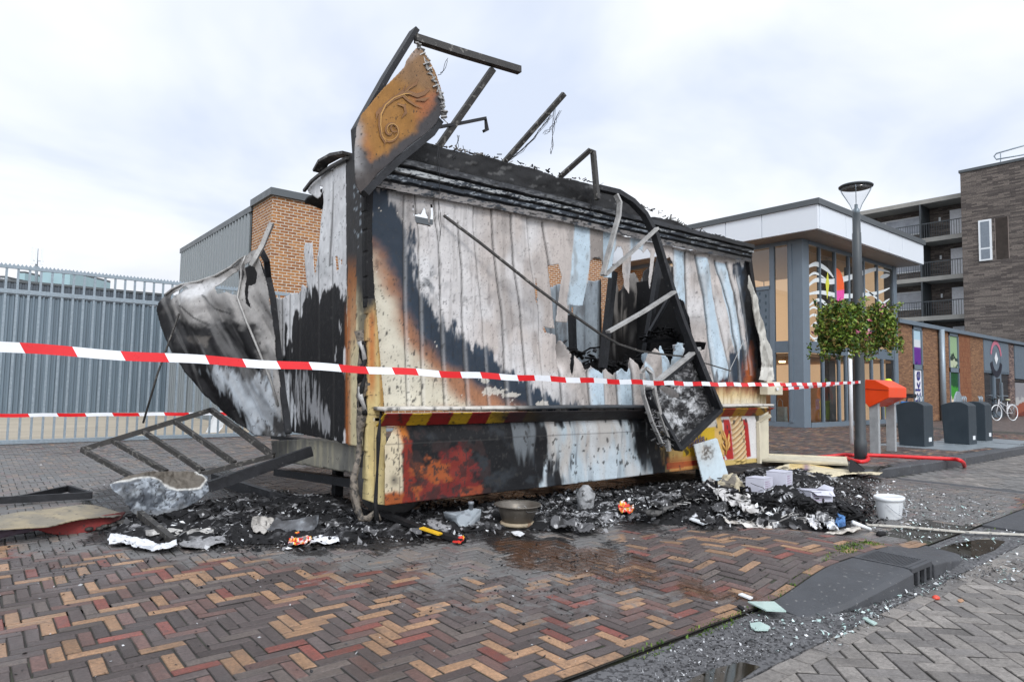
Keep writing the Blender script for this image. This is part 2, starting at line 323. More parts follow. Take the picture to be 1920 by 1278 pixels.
# ================================================================== GROUND
def zp(x, y):
    x = np.asarray(x, float); y = np.asarray(y, float)
    b = sst(x, 3.8, 4.75)*(1-sst(x, 5.5, 6.35))*.105*(1-sst(y, 2.6, 4.2))
    r = .12*sst(x, 9.9, 12.3)*sst(y, 4.1, 4.9)
    r = np.where((x > 11.2) & (y > 4.2), .12, r)
    return b+r
def paver_mat(name, joint=False):
    m = bpy.data.materials.new(name); m.use_nodes = True; nt = m.node_tree; b = nt.nodes['Principled BSDF']
    tc = N(nt, 'ShaderNodeTexCoord'); at = N(nt, 'ShaderNodeAttribute', attribute_name='Col'); st = N(nt, 'ShaderNodeAttribute', attribute_name='Soot')
    sp = N(nt, 'ShaderNodeSeparateColor'); L(nt, st.outputs['Color'], sp.inputs[0])
    def noise(sc, d=6, dist=0, ro=.6):
        n = N(nt, 'ShaderNodeTexNoise'); n.inputs['Scale'].default_value = sc; n.inputs['Detail'].default_value = d; n.inputs['Distortion'].default_value = dist; n.inputs['Roughness'].default_value = ro; L(nt, tc.outputs['Object'], n.inputs['Vector']); return n.outputs[0]
    def mr(s, a, b_, c, d):
        r = N(nt, 'ShaderNodeMapRange'); r.inputs[1].default_value = a; r.inputs[2].default_value = b_; r.inputs[3].default_value = c; r.inputs[4].default_value = d; L(nt, s, r.inputs[0]); return r.outputs[0]
    def ma(op, a, b_):
        r = N(nt, 'ShaderNodeMath', operation=op); r.use_clamp = op != 'SUBTRACT'
        for i, q in enumerate((a, b_)):
            if isinstance(q, (int, float)): r.inputs[i].default_value = q
            else: L(nt, q, r.inputs[i])
        return r.outputs[0]
    def mix(f, a, b_):
        r = N(nt, 'ShaderNodeMix', data_type='RGBA'); L(nt, f, r.inputs[0])
        for i, q in ((6, a), (7, b_)):
            if isinstance(q, tuple): r.inputs[i].default_value = (*q, 1)
            else: L(nt, q, r.inputs[i])
        return r.outputs[2]
    vm = N(nt, 'ShaderNodeVectorMath', operation='SCALE'); L(nt, at.outputs['Color'], vm.inputs[0]); L(nt, mr(noise(60, 10, 0, .85), .32, .68, .45, 1.5), vm.inputs['Scale'])
    c = vm.outputs[0]
    c = mix(mr(noise(26, 8, .3, .8), .54, .66, 0, .6), c, (.06, .054, .05))
    c = mix(mr(noise(42, 6, .0, .8), .6, .68, 0, .5), c, (.16, .15, .14))
    c = mix(mr(noise(6, 9, 1.2, .75), .45, .72, .02, .5), c, (.07, .064, .06))            # general grime
    ash = ma('MULTIPLY', mr(ma('ADD', noise(9, 8, .6, .72), mr(sp.outputs[0], 0, 1, -.25, .22)), .5, .66, 0, 1), .78)
    c = mix(ash, c, (.15, .15, .148))                                           # pale ash film
    blk = mr(ma('ADD', noise(16, 8, .4, .75), mr(sp.outputs[1], 0, 1, -.25, .3)), .56, .66, 0, .93)
    c = mix(blk, c, (.013, .012, .012))                                         # soot
    c = mix(mr(ma('MULTIPLY', sp.outputs[2], noise(7, 5, .8)), .3, .5, 0, .55), c, (.09, .035, .01))   # rusty water
    spk = mr(noise(55, 3, .0, .6), .68, .72, 0, .85); c = mix(spk, c, (.015, .014, .014))
    L(nt, c, b.inputs['Base Color'])
    wet = ma('ADD', mr(noise(1.1, 4, .5), .42, .6, .1, .9), ma('ADD', sp.outputs[2], ma('MULTIPLY', sp.outputs[1], .35)))
    rg = N(nt, 'ShaderNodeMapRange'); L(nt, wet, rg.inputs[0]); rg.inputs[3].default_value = .78; rg.inputs[4].default_value = .26; L(nt, rg.outputs[0], b.inputs['Roughness'])
    b.inputs['Specular IOR Level'].default_value = .32
    bp = N(nt, 'ShaderNodeBump'); bp.inputs['Distance'].default_value = .0025; L(nt, noise(120, 5, 0, .7), bp.inputs['Height']); L(nt, bp.outputs[0], b.inputs['Normal'])
    return m
M['paver'] = paver_mat('clay_pavers')
def soot_field(x, y):
    """r: pale ash film, g: black soot, b: rusty wet"""
    P = proj(np.stack([x, y, np.zeros_like(x)], -1)); X, Y = P[:, 0], P[:, 1]
    def mk(poly, soft, amp=30): return 1-sst(sdf(X, Y, poly)+amp*fbm(X*.02, Y*.05, 31, 4), -soft, soft)
    g = mk([(160, 905), (300, 880), (700, 870), (1500, 860), (1650, 900), (1640, 985), (1500, 1000), (1240, 985), (1130, 1000), (900, 1010), (640, 1035), (420, 1035), (150, 1015)], 22, 26)
    g2 = mk([(1080, 985), (1500, 1000), (1300, 1035), (1150, 1030)], 20)*.45
    g3 = mk([(900, 1000), (1080, 1020), (1290, 1085), (1420, 1110), (1420, 1140), (1150, 1090), (950, 1060)], 16, 30)*.75
    a = mk([(0, 880), (700, 870), (1200, 860), (1920, 900), (1920, 1040), (1500, 1010), (1180, 1000), (1150, 1060), (1000, 1075), (700, 1060), (0, 1040)], 30, 40)
    a2 = mk([(560, 1050), (1300, 1060), (1480, 1120), (1280, 1180), (860, 1180), (520, 1110)], 60, 60)*.62
    a3 = mk([(-400, 790), (720, 790), (720, 950), (400, 950), (-400, 1000)], 40, 30)*.85+mk([(1400, 780), (2200, 760), (2200, 900), (1400, 880)], 20, 10)*.5
    a = np.clip(a+a3, 0, 1)
    rr = mk([(930, 1010), (1110, 1030), (1250, 1070), (1420, 1115), (1460, 1135), (1330, 1125), (1180, 1090), (960, 1060)], 14, 26)
    return np.stack([np.clip(a+a2, 0, 1), np.clip(g+g2+g3, 0, 1), np.clip(rr+.3*g3, 0, 1)], -1)
def herring(name, k, m, ang, region, zf, cols, probs, maxd, bevd, seed, mat, gap=.006, extra=(), jz=.0015, soot=True):
    """individual bricks laid in a herringbone; region(x,y)->bool"""
    rng = np.random.default_rng(seed)
    R = int(maxd/m)+4; ii, jj = np.meshgrid(np.arange(-R, R), np.arange(-R, R), indexing='ij'); ii = ii.ravel(); jj = jj.ravel()
    d = (ii-jj) % (2*k)
    Hs = d == 0; Vs = d == 2*k-1
    x0 = np.concatenate([ii[Hs], ii[Vs]]).astype(float); y0 = np.concatenate([jj[Hs], jj[Vs]]).astype(float)
    lx = np.concatenate([np.full(Hs.sum(), k), np.full(Vs.sum(), 1)])*1.; ly = np.concatenate([np.full(Hs.sum(), 1), np.full(Vs.sum(), k)])*1.
    ca, sa = math.cos(ang), math.sin(ang)
    cx = (x0+lx/2)*m; cy = (y0+ly/2)*m; wx = cx*ca-cy*sa+8*.0; wy = cx*sa+cy*ca
    hx = lx*m/2-gap/2; hy = ly*m/2-gap/2; A = ang+rng.normal(0, .006, len(wx))
    for (ex, ey, ehx, ehy, ea) in extra: wx = np.append(wx, ex); wy = np.append(wy, ey); hx = np.append(hx, ehx-gap/2); hy = np.append(hy, ehy-gap/2); A = np.append(A, ea)
    nE = len(extra); isE = np.arange(len(wx)) >= len(wx)-nE
    Pp = proj(np.stack([wx, wy, np.zeros_like(wx)], -1)); dist = (np.stack([wx, wy, np.full_like(wx, -EYE)], -1)@FW)
    ok = (dist > .5) & (dist < maxd) & (Pp[:, 0] > -260) & (Pp[:, 0] < 2180) & (Pp[:, 1] < 1560)
    ok &= isE | region(wx, wy)
    wx, wy, hx, hy, A, dist = [q[ok] for q in (wx, wy, hx, hy, A, dist)]
    n = len(wx); c_, s_ = np.cos(A), np.sin(A)
    z = zf(wx, wy)+rng.normal(0, jz, n)+np.where(np.concatenate([np.zeros(n-isE[ok].sum()), np.ones(isE[ok].sum())]) > 0, .004, 0); tx = rng.normal(0, .006, n); ty = rng.normal(0, .006, n)
    pc = np.array(cols)[rng.choice(len(cols), n, p=probs)]*np.clip(rng.normal(1, .13, (n, 1)), .6, 1.4)
    bv = np.where(dist < bevd, .0055, .0); jx = rng.normal(0, .0016, (n, 4)); jy = rng.normal(0, .0016, (n, 4))
    def ring(fx, fy, dz):
        V = []
        for q_, (sx, sy) in enumerate(((-1, -1), (1, -1), (1, 1), (-1, 1))):
            a = sx*(hx-fx)+jx[:, q_]; b = sy*(hy-fy)+jy[:, q_]; X = wx+a*c_-b*s_; Y = wy+a*s_+b*c_
            V.append(np.stack([X, Y, z+tx*a+ty*b+dz+(zf(X, Y)-zf(wx, wy))], -1))
        return np.stack(V, 1)
    T = ring(bv, bv, 0); Bt = ring(0*bv, 0*bv, -.0055)
    V = np.concatenate([T, Bt], 1).reshape(-1, 3)
    b0 = np.arange(n)*8
    F = [b0[:, None]+np.array([0, 1, 2, 3])]
    near = b0[dist < bevd*1.3]
    for i in range(4): F.append(near[:, None]+np.array([4+i, 4+(i+1) % 4, (i+1) % 4, i]))
    F = np.concatenate(F)
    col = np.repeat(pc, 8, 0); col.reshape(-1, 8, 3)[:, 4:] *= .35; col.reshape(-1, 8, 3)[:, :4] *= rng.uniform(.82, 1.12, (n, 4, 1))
    me = mk_mesh(name, V, F, False, col, mat)
    so_ = soot_field(V[:, 0], V[:, 1]) if soot else np.zeros((len(V), 3))
    a = me.attributes.new('Soot', 'FLOAT_COLOR', 'POINT'); cc = np.ones((len(V), 4)); cc[:, :3] = so_; a.data.foreach_set('color', cc.ravel())
    return link_mesh(name, me, None, (0, 0, 0))
BRL = .2085; BRM = BRL/3
tan, red, drk, pur, gry = AL(174, 138, 108, .76), AL(140, 84, 75, .76), AL(96, 86, 84, .77), AL(120, 94, 88, .77), AL(112, 102, 97, .77)
def reg_plaza(x, y):
    near = (y > 2.29) & (x < 10.76)
    near &= ~((x > 6.5) & (x < 7.72) & (y < 2.62))
    far = (y > 4.55+.0*x) & (x >= 10.72)
    return near | far
ext = []
for r_ in range(2):
    x = -6.0+.07*r_
    while x < 10.6:
        if not (6.42 < x < 7.75): ext.append((x+BRL/2, 2.2+BRM*(r_+.5), BRL/2, BRM/2, 0))
        x += BRL
for r_ in range(2):
    y = 2.42
    while y < 4.4: ext.append((10.74+BRM*r_, y, BRM/2, BRL/2, 0)); y += BRL
pl = herring('paving', 3, BRM, 0, reg_plaza, zp, [tan, red, drk, pur, gry], [.2, .055, .475, .16, .11], 24, 8.5, 3, M['paver'], .0055, ext)
tagit(pl, 'herringbone clay paving of the square in tan, red and dark grey bricks', None, None, 'structure')
# bed with the joints (sand and moss) under the bricks
def gridsheet(name, xs, ys, zf, mat, keep=None, col=None, soot=None):
    X, Y = np.meshgrid(xs, ys, indexing='ij'); V = np.stack([X.ravel(), Y.ravel(), zf(X, Y).ravel()], -1); nx, ny = X.shape
    id_ = np.arange(nx*ny).reshape(nx, ny); q = np.stack([id_[:-1, :-1], id_[1:, :-1], id_[1:, 1:], id_[:-1, 1:]], -1).reshape(-1, 4)
    if keep is not None:
        mxc = (X[:-1, :-1]+X[1:, 1:])/2; myc = (Y[:-1, :-1]+Y[1:, 1:])/2; q = q[keep(mxc.ravel(), myc.ravel())]
    me = mk_mesh(name, V, q, True, None if col is None else np.tile(col, (len(V), 1)), mat)
    a = me.attributes.new('Soot', 'FLOAT_COLOR', 'POINT'); cc = np.ones((len(V), 4)); cc[:, :3] = 0 if soot is None else soot_field(V[:, 0], V[:, 1]); a.data.foreach_set('color', cc.ravel())
    return link_mesh(name, me, None, (0, 0, 0))
M['joint'] = mat('joint_sand_moss', (.04, .038, .033), .95, 0, var=.5, vs=6, bump=.003, bs=120, speck=.6, speckcol=(.035, .045, .016), spscale=2.2, spth=.56)
o = gridsheet('paving_bed', np.concatenate([np.arange(-16, 3.5, .5), np.arange(3.5, 6.6, .06), np.arange(6.75, 26, .25)]), np.concatenate([[2.2], np.arange(2.26, 4.5, .06), [4.45], np.arange(4.6, 26, .25)]), lambda x, y: zp(x, y)-.0075, M['joint'], lambda x, y: ((y < 4.45) & (x < 10.8)) | ((y > 4.45)))
tagit(o, 'dark sand and moss joints between the paving bricks', None, None, 'structure')
# far paving: too far for single bricks
M['farpave'] = brickmat('far_pavers', AL(128, 112, 104), AL(84, 78, 78), (.05, .048, .045), .21, .09, .006, .45, bump=.001, var=.35)
def flatpave(name, x0, x1, y0, y1, z, m, lab):
    q = MB().face([(x0, y0, z), (x1, y0, z), (x1, y1, z), (x0, y1, z)]).build(name, m, None, 0, (0, 0, 0)); tagit(q, lab, None, None, 'structure'); return q
def horiz_brick(m):   # ground version: use x,y instead of wall coordinates
    nt = m.node_tree; tc = [n for n in nt.nodes if n.type == 'TEX_COORD'][0]
    for n in nt.nodes:
        if n.type in ('TEX_BRICK', 'TEX_NOISE'): L(nt, tc.outputs['Object'], n.inputs['Vector'])
    return m
horiz_brick(M['farpave'])
o = gridsheet('far_paving', np.concatenate([[-60, -40, -24], np.arange(-15.9, 26, 2), [40, 70, 120]]), np.array([4.46, 6, 8, 10, 12, 14, 16, 18, 20, 23, 26, 30, 45, 70]), lambda x, y: zp(x, y)-.0125, M['farpave'], None)
tagit(o, 'brown grey brick paving running on to the buildings', None, None, 'structure')
M['dirt'] = mat('bare_dirt', (.1, .095, .085), .95, 0, var=.4, vs=.4, bump=.01, bs=8)
o = MB().face([(-600, -500, -.16), (1000, -500, -.16), (1000, 900, -.16), (-600, 900, -.16)]).build('ground', M['dirt'], None, 0, (0, 0, 0)); tagit(o, 'bare ground reaching to the horizon', None, None, 'structure')
M['sand'] = mat('sandy_yard', AL(178, 168, 150), .95, 0, var=.2, vs=1.2, bump=.006, bs=12, stretch=(.3, 1, 1))
o = flatpave('sand_yard', -40, 6, 16.25, 29.2, .02, M['sand'], 'pale sandy yard behind the bar fence')
# road of grey concrete blocks
rg1, rg2, rg3 = AL(142, 137, 132), AL(126, 122, 119), AL(154, 148, 142)
def reg_road(x, y): return ((y < 1.70) & (y > -2)) | ((x > 11.15) & (y < 4.2) & (y >= 1.62) & (y > -2))
ext = []
x = -2.
while x < 11: ext.append((x+.105, 1.675, .105, .0525, 0)); x += .21
rd = herring('road', 2, .105, math.radians(45), reg_road, lambda x, y: np.full_like(np.asarray(x, float), -.028), [rg1, rg2, rg3], [.45, .3, .25], 26, 7, 9, M['paver'], .006, ext, .0012)
tagit(rd, 'grey concrete block road in diagonal herringbone', None, None, 'structure')
o = MB().face([(-30, -8, -.036), (120, -8, -.036), (120, 4.3, -.036), (-30, 4.3, -.036)]).build('road_bed', M['joint'], None, 0, (0, 0, 0)); tagit(o, 'mossy joints under the grey road blocks', None, None, 'structure')
M['farroad'] = brickmat('far_road_blocks', AL(106, 108, 112), AL(90, 92, 97), (.06, .06, .06), .21, .1, .006, .5, bump=.001); horiz_brick(M['farroad'])
flatpave('far_road', 20, 120, -8, 4.2, -.030, M['farroad'], 'grey block road running on along the kerb')
# gutter: dark asphalt-like strip full of ash grit
M['gutter'] = mat('gutter_grit', AL(98, 98, 100), .8, 0, var=.35, vs=5, bump=.004, bs=90, speck=.8, speckcol=(.02, .02, .022), spscale=38, spth=.52)
o = MB().box(-8, 6.5, 1.73, 2.195, -.05, -.022).build('gutter', M['gutter'], None, 0, (0, 0, 0)); tagit(o, 'gritty grey gutter strip between the paving and the road', None, None, 'structure')
o = MB().box(6.5, 11.1, 1.73, 2.195, -.05, -.020).build('gutter_end', M['gutter'], None, 0, (0, 0, 0)); tagit(o, 'far end of the gutter strip covered in broken glass', None, None, 'structure')
# kerbs
kb = MB().box(10.88, 11.12, 1.75, 4.1, -.05, -.001).box(7.9, 11.12, 1.80, 2.185, -.05, .004)
o = kb.build('flush_kerb', M['dkconcrete'], None, .01, (0, 0, 0)); tagit(o, 'flush grey kerb band round the end of the brick paving', None, None, 'structure')
def kerb_profile(path, w, h, name, lab):
    mb = MB(); P = [np.array(p, float) for p in path]; vs = []; fs = []; prof = [(0, -.05), (0, None), (.02, 'c'), (w, 'c'), (w, -.05)]
    for i, p in enumerate(P):
        d = P[min(i+1, len(P)-1)][:2]-P[max(i-1, 0)][:2]; d /= np.linalg.norm(d); nrm = np.array([-d[1], d[0]])
        hh = p[2]
        for t, z in prof:
            zz = -.05 if z == -.05 else (hh-.02 if z is None else hh); q = p[:2]+nrm*t; vs.append((q[0], q[1], zz))
    for i in range(len(P)-1):
        for k in range(4): fs.append((i*5+k, i*5+5+k, i*5+6+k, i*5+1+k))
    mb.add(vs, fs); o = mb.build(name, M['dkconcrete'], None, 0, (0, 0, 0)); return tagit(o, lab, None, None, 'structure')
kerb_profile([(60, 4.22, .125), (30, 4.22, .125), (14, 4.22, .125), (12.6, 4.24, .125), (12.0, 4.28, .12), (11.6, 4.34, .11), (11.3, 4.42, .095), (11.05, 4.56, .07), (10.8, 4.7, .04), (10.5, 4.78, .02), (9.9, 4.8, .006), (9.2, 4.82, .004)][::-1], .26, .12, 'kerb', 'raised dark kerb curving into the square behind the parking bay')
# drain kerb blocks
def kerb_block(name, xs, hts, lab, lowin):
    """sloping kerb block; hts: (front top z, back top z) at each x"""
    mb = MB(); vs = []; fs = []; n = 6; H_ = np.array(hts, float); xn = np.linspace(xs[0], xs[-1], 15); hts = np.stack([np.interp(xn, xs, H_[:, k]) for k in range(3)], 1); xs = xn
    for x, (hf, hb, yf) in zip(xs, hts):
        vs += [(x, yf, -.05), (x, yf+.004, hf-.03), (x, yf+.03, hf-.006), (x, yf+.07, hf), (x, 2.19, float(zp(x, 2.2))+.002), (x, 2.19, -.05)]
    for i in range(len(xs)-1):
        for k in range(5): fs.append((i*n+k, i*n+n+k, i*n+n+k+1, i*n+k+1))
    fs.append(tuple(range(n))); m_ = (len(xs)-1)*n; fs.append(tuple(m_+k for k in range(n-1, -1, -1)))
    o = mb.add(vs, fs).build(name, M['dkconcrete'], None, .006); return tagit(o, lab, 'kerb block', 'sloping kerb blocks of the gully')
kerb_block('kerb_block', [3.86, 4.2, 4.72, 5.02], [(-.018, .0, 1.95), (.03, .03, 1.85), (.095, .098, 1.79), (.11, .108, 1.785)], 'smooth dark kerb block sloping up to the left of the drain grate', 0)
kerb_block('kerb_block', [5.405, 5.7, 6.1, 6.42], [(.11, .108, 1.785), (.085, .085, 1.8), (.03, .035, 1.83), (-.016, .0, 1.9)], 'smooth dark kerb block sloping down to the right of the drain grate', 0)
# gully: cast iron box with grate top and three slots
M['iron'] = mat('cast_iron', AL(82, 84, 88), .55, .4, var=.25, vs=20, bump=.0015, bs=90)
gl = thing('storm_drain', 'cast iron kerb drain with ribbed top and three upright slots', 'storm drain', (5.21, 1.99, -.05))
mb = MB(); X0, X1 = 5.03, 5.395
mb.box(X0, X1, 1.80, 1.83, .075, .112); mb.box(X0, X1, 1.80, 1.83, -.05, -.02)
sl = np.linspace(X0, X1, 4)
for i in range(4): c = sl[i]; w_ = .018 if 0 < i < 3 else .03; a = max(X0, c-w_); b_ = min(X1, c+w_); mb.box(a, b_, 1.801, 1.829, -.02, .075)
mb.build('slotted_front', M['iron'], gl, .004)
mb = MB().box(X0, X1, 1.83, 1.86, .09, .113).box(X0, X1, 2.16, 2.19, .09, .112).box(X0, X0+.03, 1.86, 2.16, .09, .1125).box(X1-.03, X1, 1.86, 2.16, .09, .1125)
for i in range(17):
    y = 1.873+i*.0175; mb.box(X0+.03, X1-.03, y-.004, y+.004, .095, .1115)
mb.box(X0+.03, X1-.03, 1.86, 2.16, .085, .104); mb.build('ribbed_cover', M['iron'], gl, 0)
MB().box(X0, X1, 1.9, 1.93, -.05, .085).build('inner_wall', mat('drain_dark', (.006, .006, .006), .9), gl)
# puddles
def puddle(lab, pts, z):
    o = MB().face([tuple(onZ(x, y, z)) for x, y in pts]).build('puddle', M['water'], None, 0); return tagit(o, lab, None, None, 'structure')
M['water'] = mat('puddle_water', (.022, .018, .012), .03, 0, var=.1, vs=3, spec=.6, rvar=.02)
puddle('brown rain puddle in the gutter at the bottom edge', [(1285, 1278), (1330, 1255), (1390, 1240), (1425, 1248), (1400, 1266), (1370, 1285), (1300, 1300)], -.018)
puddle('brown puddle beyond the drain', [(1745, 1032), (1790, 1018), (1850, 1008), (1885, 1014), (1866, 1030), (1826, 1045), (1790, 1042)], -.0155)
# ================================================================== THE BURNT KIOSK
def FP(y): return ((0, y, 0), (1, 0, 0), (0, 0, 1))           # plane facing the viewer
def SPL(x): return ((x, 0, 0), (0, -1, 0), (0, 0, 1))         # plane of the left end wall
KS = thing('burnt_food_kiosk', 'burnt out long food kiosk with scorched plank walls and a torn hole in its front', 'food kiosk', (6, 6.4, 0))
CREAM = AL(202, 196, 178); BLU = AL(54, 67, 82, .75); BLK = (.011, .011, .012); TAU = AL(190, 182, 177, .86); LGT = AL(216, 217, 219, .86); PBL = AL(190, 208, 220); ORG = AL(158, 112, 84, .8); RUST = AL(130, 66, 34)
SEAMS = [[(757, 370), (757, 560), (764, 765)], [(776, 350), (784, 440), (787, 560), (792, 765)], [(812, 380), (822, 450), (826, 560), (833, 765)], [(858, 420), (864, 500), (867, 600), (874, 765)], [(886, 390), (892, 480), (905, 600), (915, 765)],
         [(920, 395), (926, 470), (942, 590), (947, 700), (950, 765)], [(955, 405), (962, 490), (975, 580), (983, 680), (990, 765)], [(988, 410), (994, 490), (1010, 580), (1014, 680), (1020, 765)], [(1018, 420), (1033, 520), (1046, 620), (1050, 700), (1054, 765)],
         [(1100, 640), (1100, 700), (1105, 765)], [(1130, 660), (1133, 765)], [(1154, 680), (1158, 765)], [(1181, 660), (1187, 765)],
         [(1264, 470), (1268, 560)], [(1290, 475), (1293, 590)], [(1309, 480), (1326, 600), (1341, 720)], [(1327, 485), (1349, 600), (1366, 720)], [(1346, 490), (1366, 580), (1384, 720)], [(1364, 494), (1380, 570), (1394, 690)], [(1378, 500), (1392, 580), (1404, 700)]]
def seamd(X, Y):
    d = np.full(X.shape, 99.)
    for s in SEAMS:
        s = np.array(s, float); xs = np.interp(Y, s[:, 1], s[:, 0]); e = (X-xs); out = (Y < s[0, 1]-4) | (Y > s[-1, 1]+4); e = np.where(out, 99, e); d = np.where(np.abs(e) < np.abs(d), e, d)
    return d
def pidx(X, Y):
    k = np.zeros(X.shape)
    for s in SEAMS: s = np.array(s, float); k = k+(X > np.interp(Y, s[:, 1], s[:, 0]))
    return k
def d_front(A, B, X, Y):
    e = seamd(X, Y); k = pidx(X, Y)
    r = -.014*np.exp(-(e/1.8)**2)+.008*sst(e, 0, 22)*(e < 80)*(e > 0)           # each plank curls at one edge
    r = r+.035*fbm(A*.9, B*1.1, 3, 3)*sst(X, 760, 900)+.012*np.sin(k*2.1)*sst(X, 770, 900)+.007*fbm(A*5, B*5, 8, 3)
    r = r+(.13*np.sin(X*.19)+.08*np.sin(X*.07+1))*sst(Y, 702, 655)*(X > 1048)*(X < 1262)*(Y > 636)
    r = r+.05*np.exp(-((X-800)/26)**2-((Y-415)/22)**2)*fbm(A*12, B*9, 4, 2)+.03*fbm(A*3, B*2.2, 77, 3)*sst(Y, 520, 400)*(X > 770)
    r = r+.06*sst(A, 7.2, 7.9)*fbm(A*4, B*1.3, 15, 2)
    return r
def p_front(X, Y, A, B):
    p = Paint(X, Y, TAU); s = np.sin(pidx(X, Y)*2.4)
    p.mix(.35*sst(fbm(X*.012, Y*.006, 5, 4)+.3*s, -.1, .5), AL(168, 160, 154)); p.mix(.6*sst(fbm(X*.02, Y*.012, 9, 3), .0, .5), LGT)
    p.lay([(776, 350), (900, 370), (905, 700), (776, 620)], LGT, 30, 30, .02, .02, 2, .55)
    p.lay([(830, 660), (1050, 700), (1050, 770), (1000, 770), (960, 745)], LGT, 14, 10, .05, .02, 2, .6)
    p.mix(.5*sst(fbm(X*.05, Y*.016, 21, 4), .25, .6)*sst(Y, 430, 520), AL(120, 114, 112)); p.mix(.3*sst(fbm(X*.16, Y*.012, 61, 3), .1, .5), AL(130, 124, 120)); p.mix(.45*sst(fbm(X*.02, Y*.02, 71, 3), .1, .5), AL(150, 146, 144))
    p.mix(.75*np.exp(-((X-805)/30)**2-((Y-530)/26)**2)*sst(fbm(X*.09, Y*.09, 6, 3), -.15, .2), AL(92, 98, 104))
    p.mix(.5*np.exp(-((X-1000)/34)**2-((Y-560)/38)**2), AL(120, 112, 108))
    for q, c in (([(1076, 420), (1105, 426), (1097, 575), (1064, 572)], PBL), ([(1131, 434), (1156, 438), (1150, 524), (1130, 522)], PBL), ([(1181, 446), (1205, 452), (1204, 470), (1181, 470)], PBL),
                 ([(1105, 426), (1131, 434), (1133, 500), (1103, 495)], AL(150, 143, 138)), ([(1267, 468), (1290, 472), (1292, 570), (1266, 565)], PBL), ([(1309, 480), (1327, 485), (1365, 720), (1341, 720)], PBL), ([(1346, 490), (1364, 494), (1398, 690), (1384, 720)], PBL), ([(1378, 500), (1398, 500), (1415, 640), (1404, 700)], AL(140, 150, 160)),
                 ([(1102, 690), (1130, 690), (1134, 765), (1106, 765)], PBL), ([(1155, 690), (1182, 690), (1188, 765), (1159, 765)], PBL), ([(1200, 655), (1214, 660), (1240, 765), (1215, 765)], PBL), ([(1240, 640), (1262, 640), (1262, 700), (1240, 700)], PBL)):
        p.lay(q, c, 1.5, 1, .1, .1, 3)
    p.mix(.5*sst(fbm(X*.09, Y*.025, 33, 3), .1, .5)*(X > 1055), AL(150, 146, 142)*.8)
    # the scorch front: blue black band with ragged flame edge against the ashen planks, softly into cream below
    p.lay([(690, 350), (724, 356), (742, 395), (763, 430), (778, 470), (786, 545), (822, 585), (838, 620), (852, 612), (868, 632), (886, 648), (908, 655), (932, 678), (958, 700), (985, 712), (1010, 735), (1048, 748), (1078, 768), (690, 768)], BLU, 6, 24, .13, .03, 4)
    dk = p.mask([(690, 452), (712, 468), (732, 510), (752, 570), (786, 632), (820, 668), (866, 706), (925, 742), (975, 768), (690, 768)], 17, 12, .04, .04, 8)
    p.mix(.9*p.mask([(700, 350), (780, 350), (770, 470), (790, 560), (860, 640), (960, 710), (1040, 768), (980, 768), (860, 690), (790, 610), (745, 500), (700, 440)], 12, 8, .05, .05, 7)*.5, AL(44, 50, 58, .7))
    p.mix(dk, ORG); p.mix(p.mask([(690, 478), (708, 496), (724, 545), (742, 605), (770, 660), (808, 702), (850, 742), (878, 768), (690, 768)], 20, 16, .03, .03, 12), CREAM)
    p.mix(.3*p.mask([(690, 560), (730, 560), (790, 768), (690, 768)], 20), AL(226, 222, 206))
    for x0, y0, w in ((925, 733, 26), (955, 740, 16), (910, 712, 10), (1015, 757, 14)): p.mix(.8*(np.exp(-((X-x0)/w)**2-((Y-y0)/6)**2) > .4+.5*fbm(X*.2, Y*.2, 8, 2)), AL(205, 200, 190))
    # right end
    p.lay([(1330, 720), (1352, 700), (1366, 680), (1385, 655), (1398, 640), (1392, 600), (1385, 540), (1378, 500), (1420, 480), (1445, 640), (1445, 772), (1290, 772), (1300, 735)], BLU*.8, 5, 24, .16, .03, 4)
    p.lay([(1392, 505), (1408, 500), (1440, 640), (1445, 720), (1412, 720), (1408, 640)], BLK, 5, 12, .1, .05, 2)
    q = sst(Y+14*fbm(X*.12, Y*.02, 3, 3), 706, 734)*sst(X, 1290, 1318); p.mix(q, RUST); p.mix(sst(Y+16*fbm(X*.12, Y*.02, 3, 3), 720, 746)*sst(X, 1290, 1318), AL(212, 190, 144)); p.mix(.6*sst(Y, 738, 756)*sst(X, 1300, 1330), AL(220, 216, 200))
    p.mix(.8*p.mask([(1392, 690), (1410, 640), (1414, 700), (1410, 725), (1396, 722)], 8, 10, .1, .03, 3), AL(176, 92, 40))
    p.mix(.5*sst(fbm(X*.3, Y*.02, 19, 3), .2, .6)*sst(Y, 720, 742)*(X > 1290), AL(150, 120, 70))
    e = np.abs(seamd(X, Y)); p.mix(.85*np.exp(-(e/1.25)**2), (.02, .02, .02)); e2 = seamd(X, Y); p.mix(.25*np.exp(-((e2-3.5)/2.5)**2), (.6, .6, .6))
    # blisters, in the cream area drawn out vertically
    cm = sst(X, 960, 760)*sst(Y, 420, 560)
    p.spots((.03, .03, .03), .42, .16, .08, 5, .85, cm); p.spots((.035, .035, .035), .45, .3, .2, 15, .8, .7*cm+.3); p.spots((.05, .05, .05), .5, .5, .3, 25, .6)
    return p.c
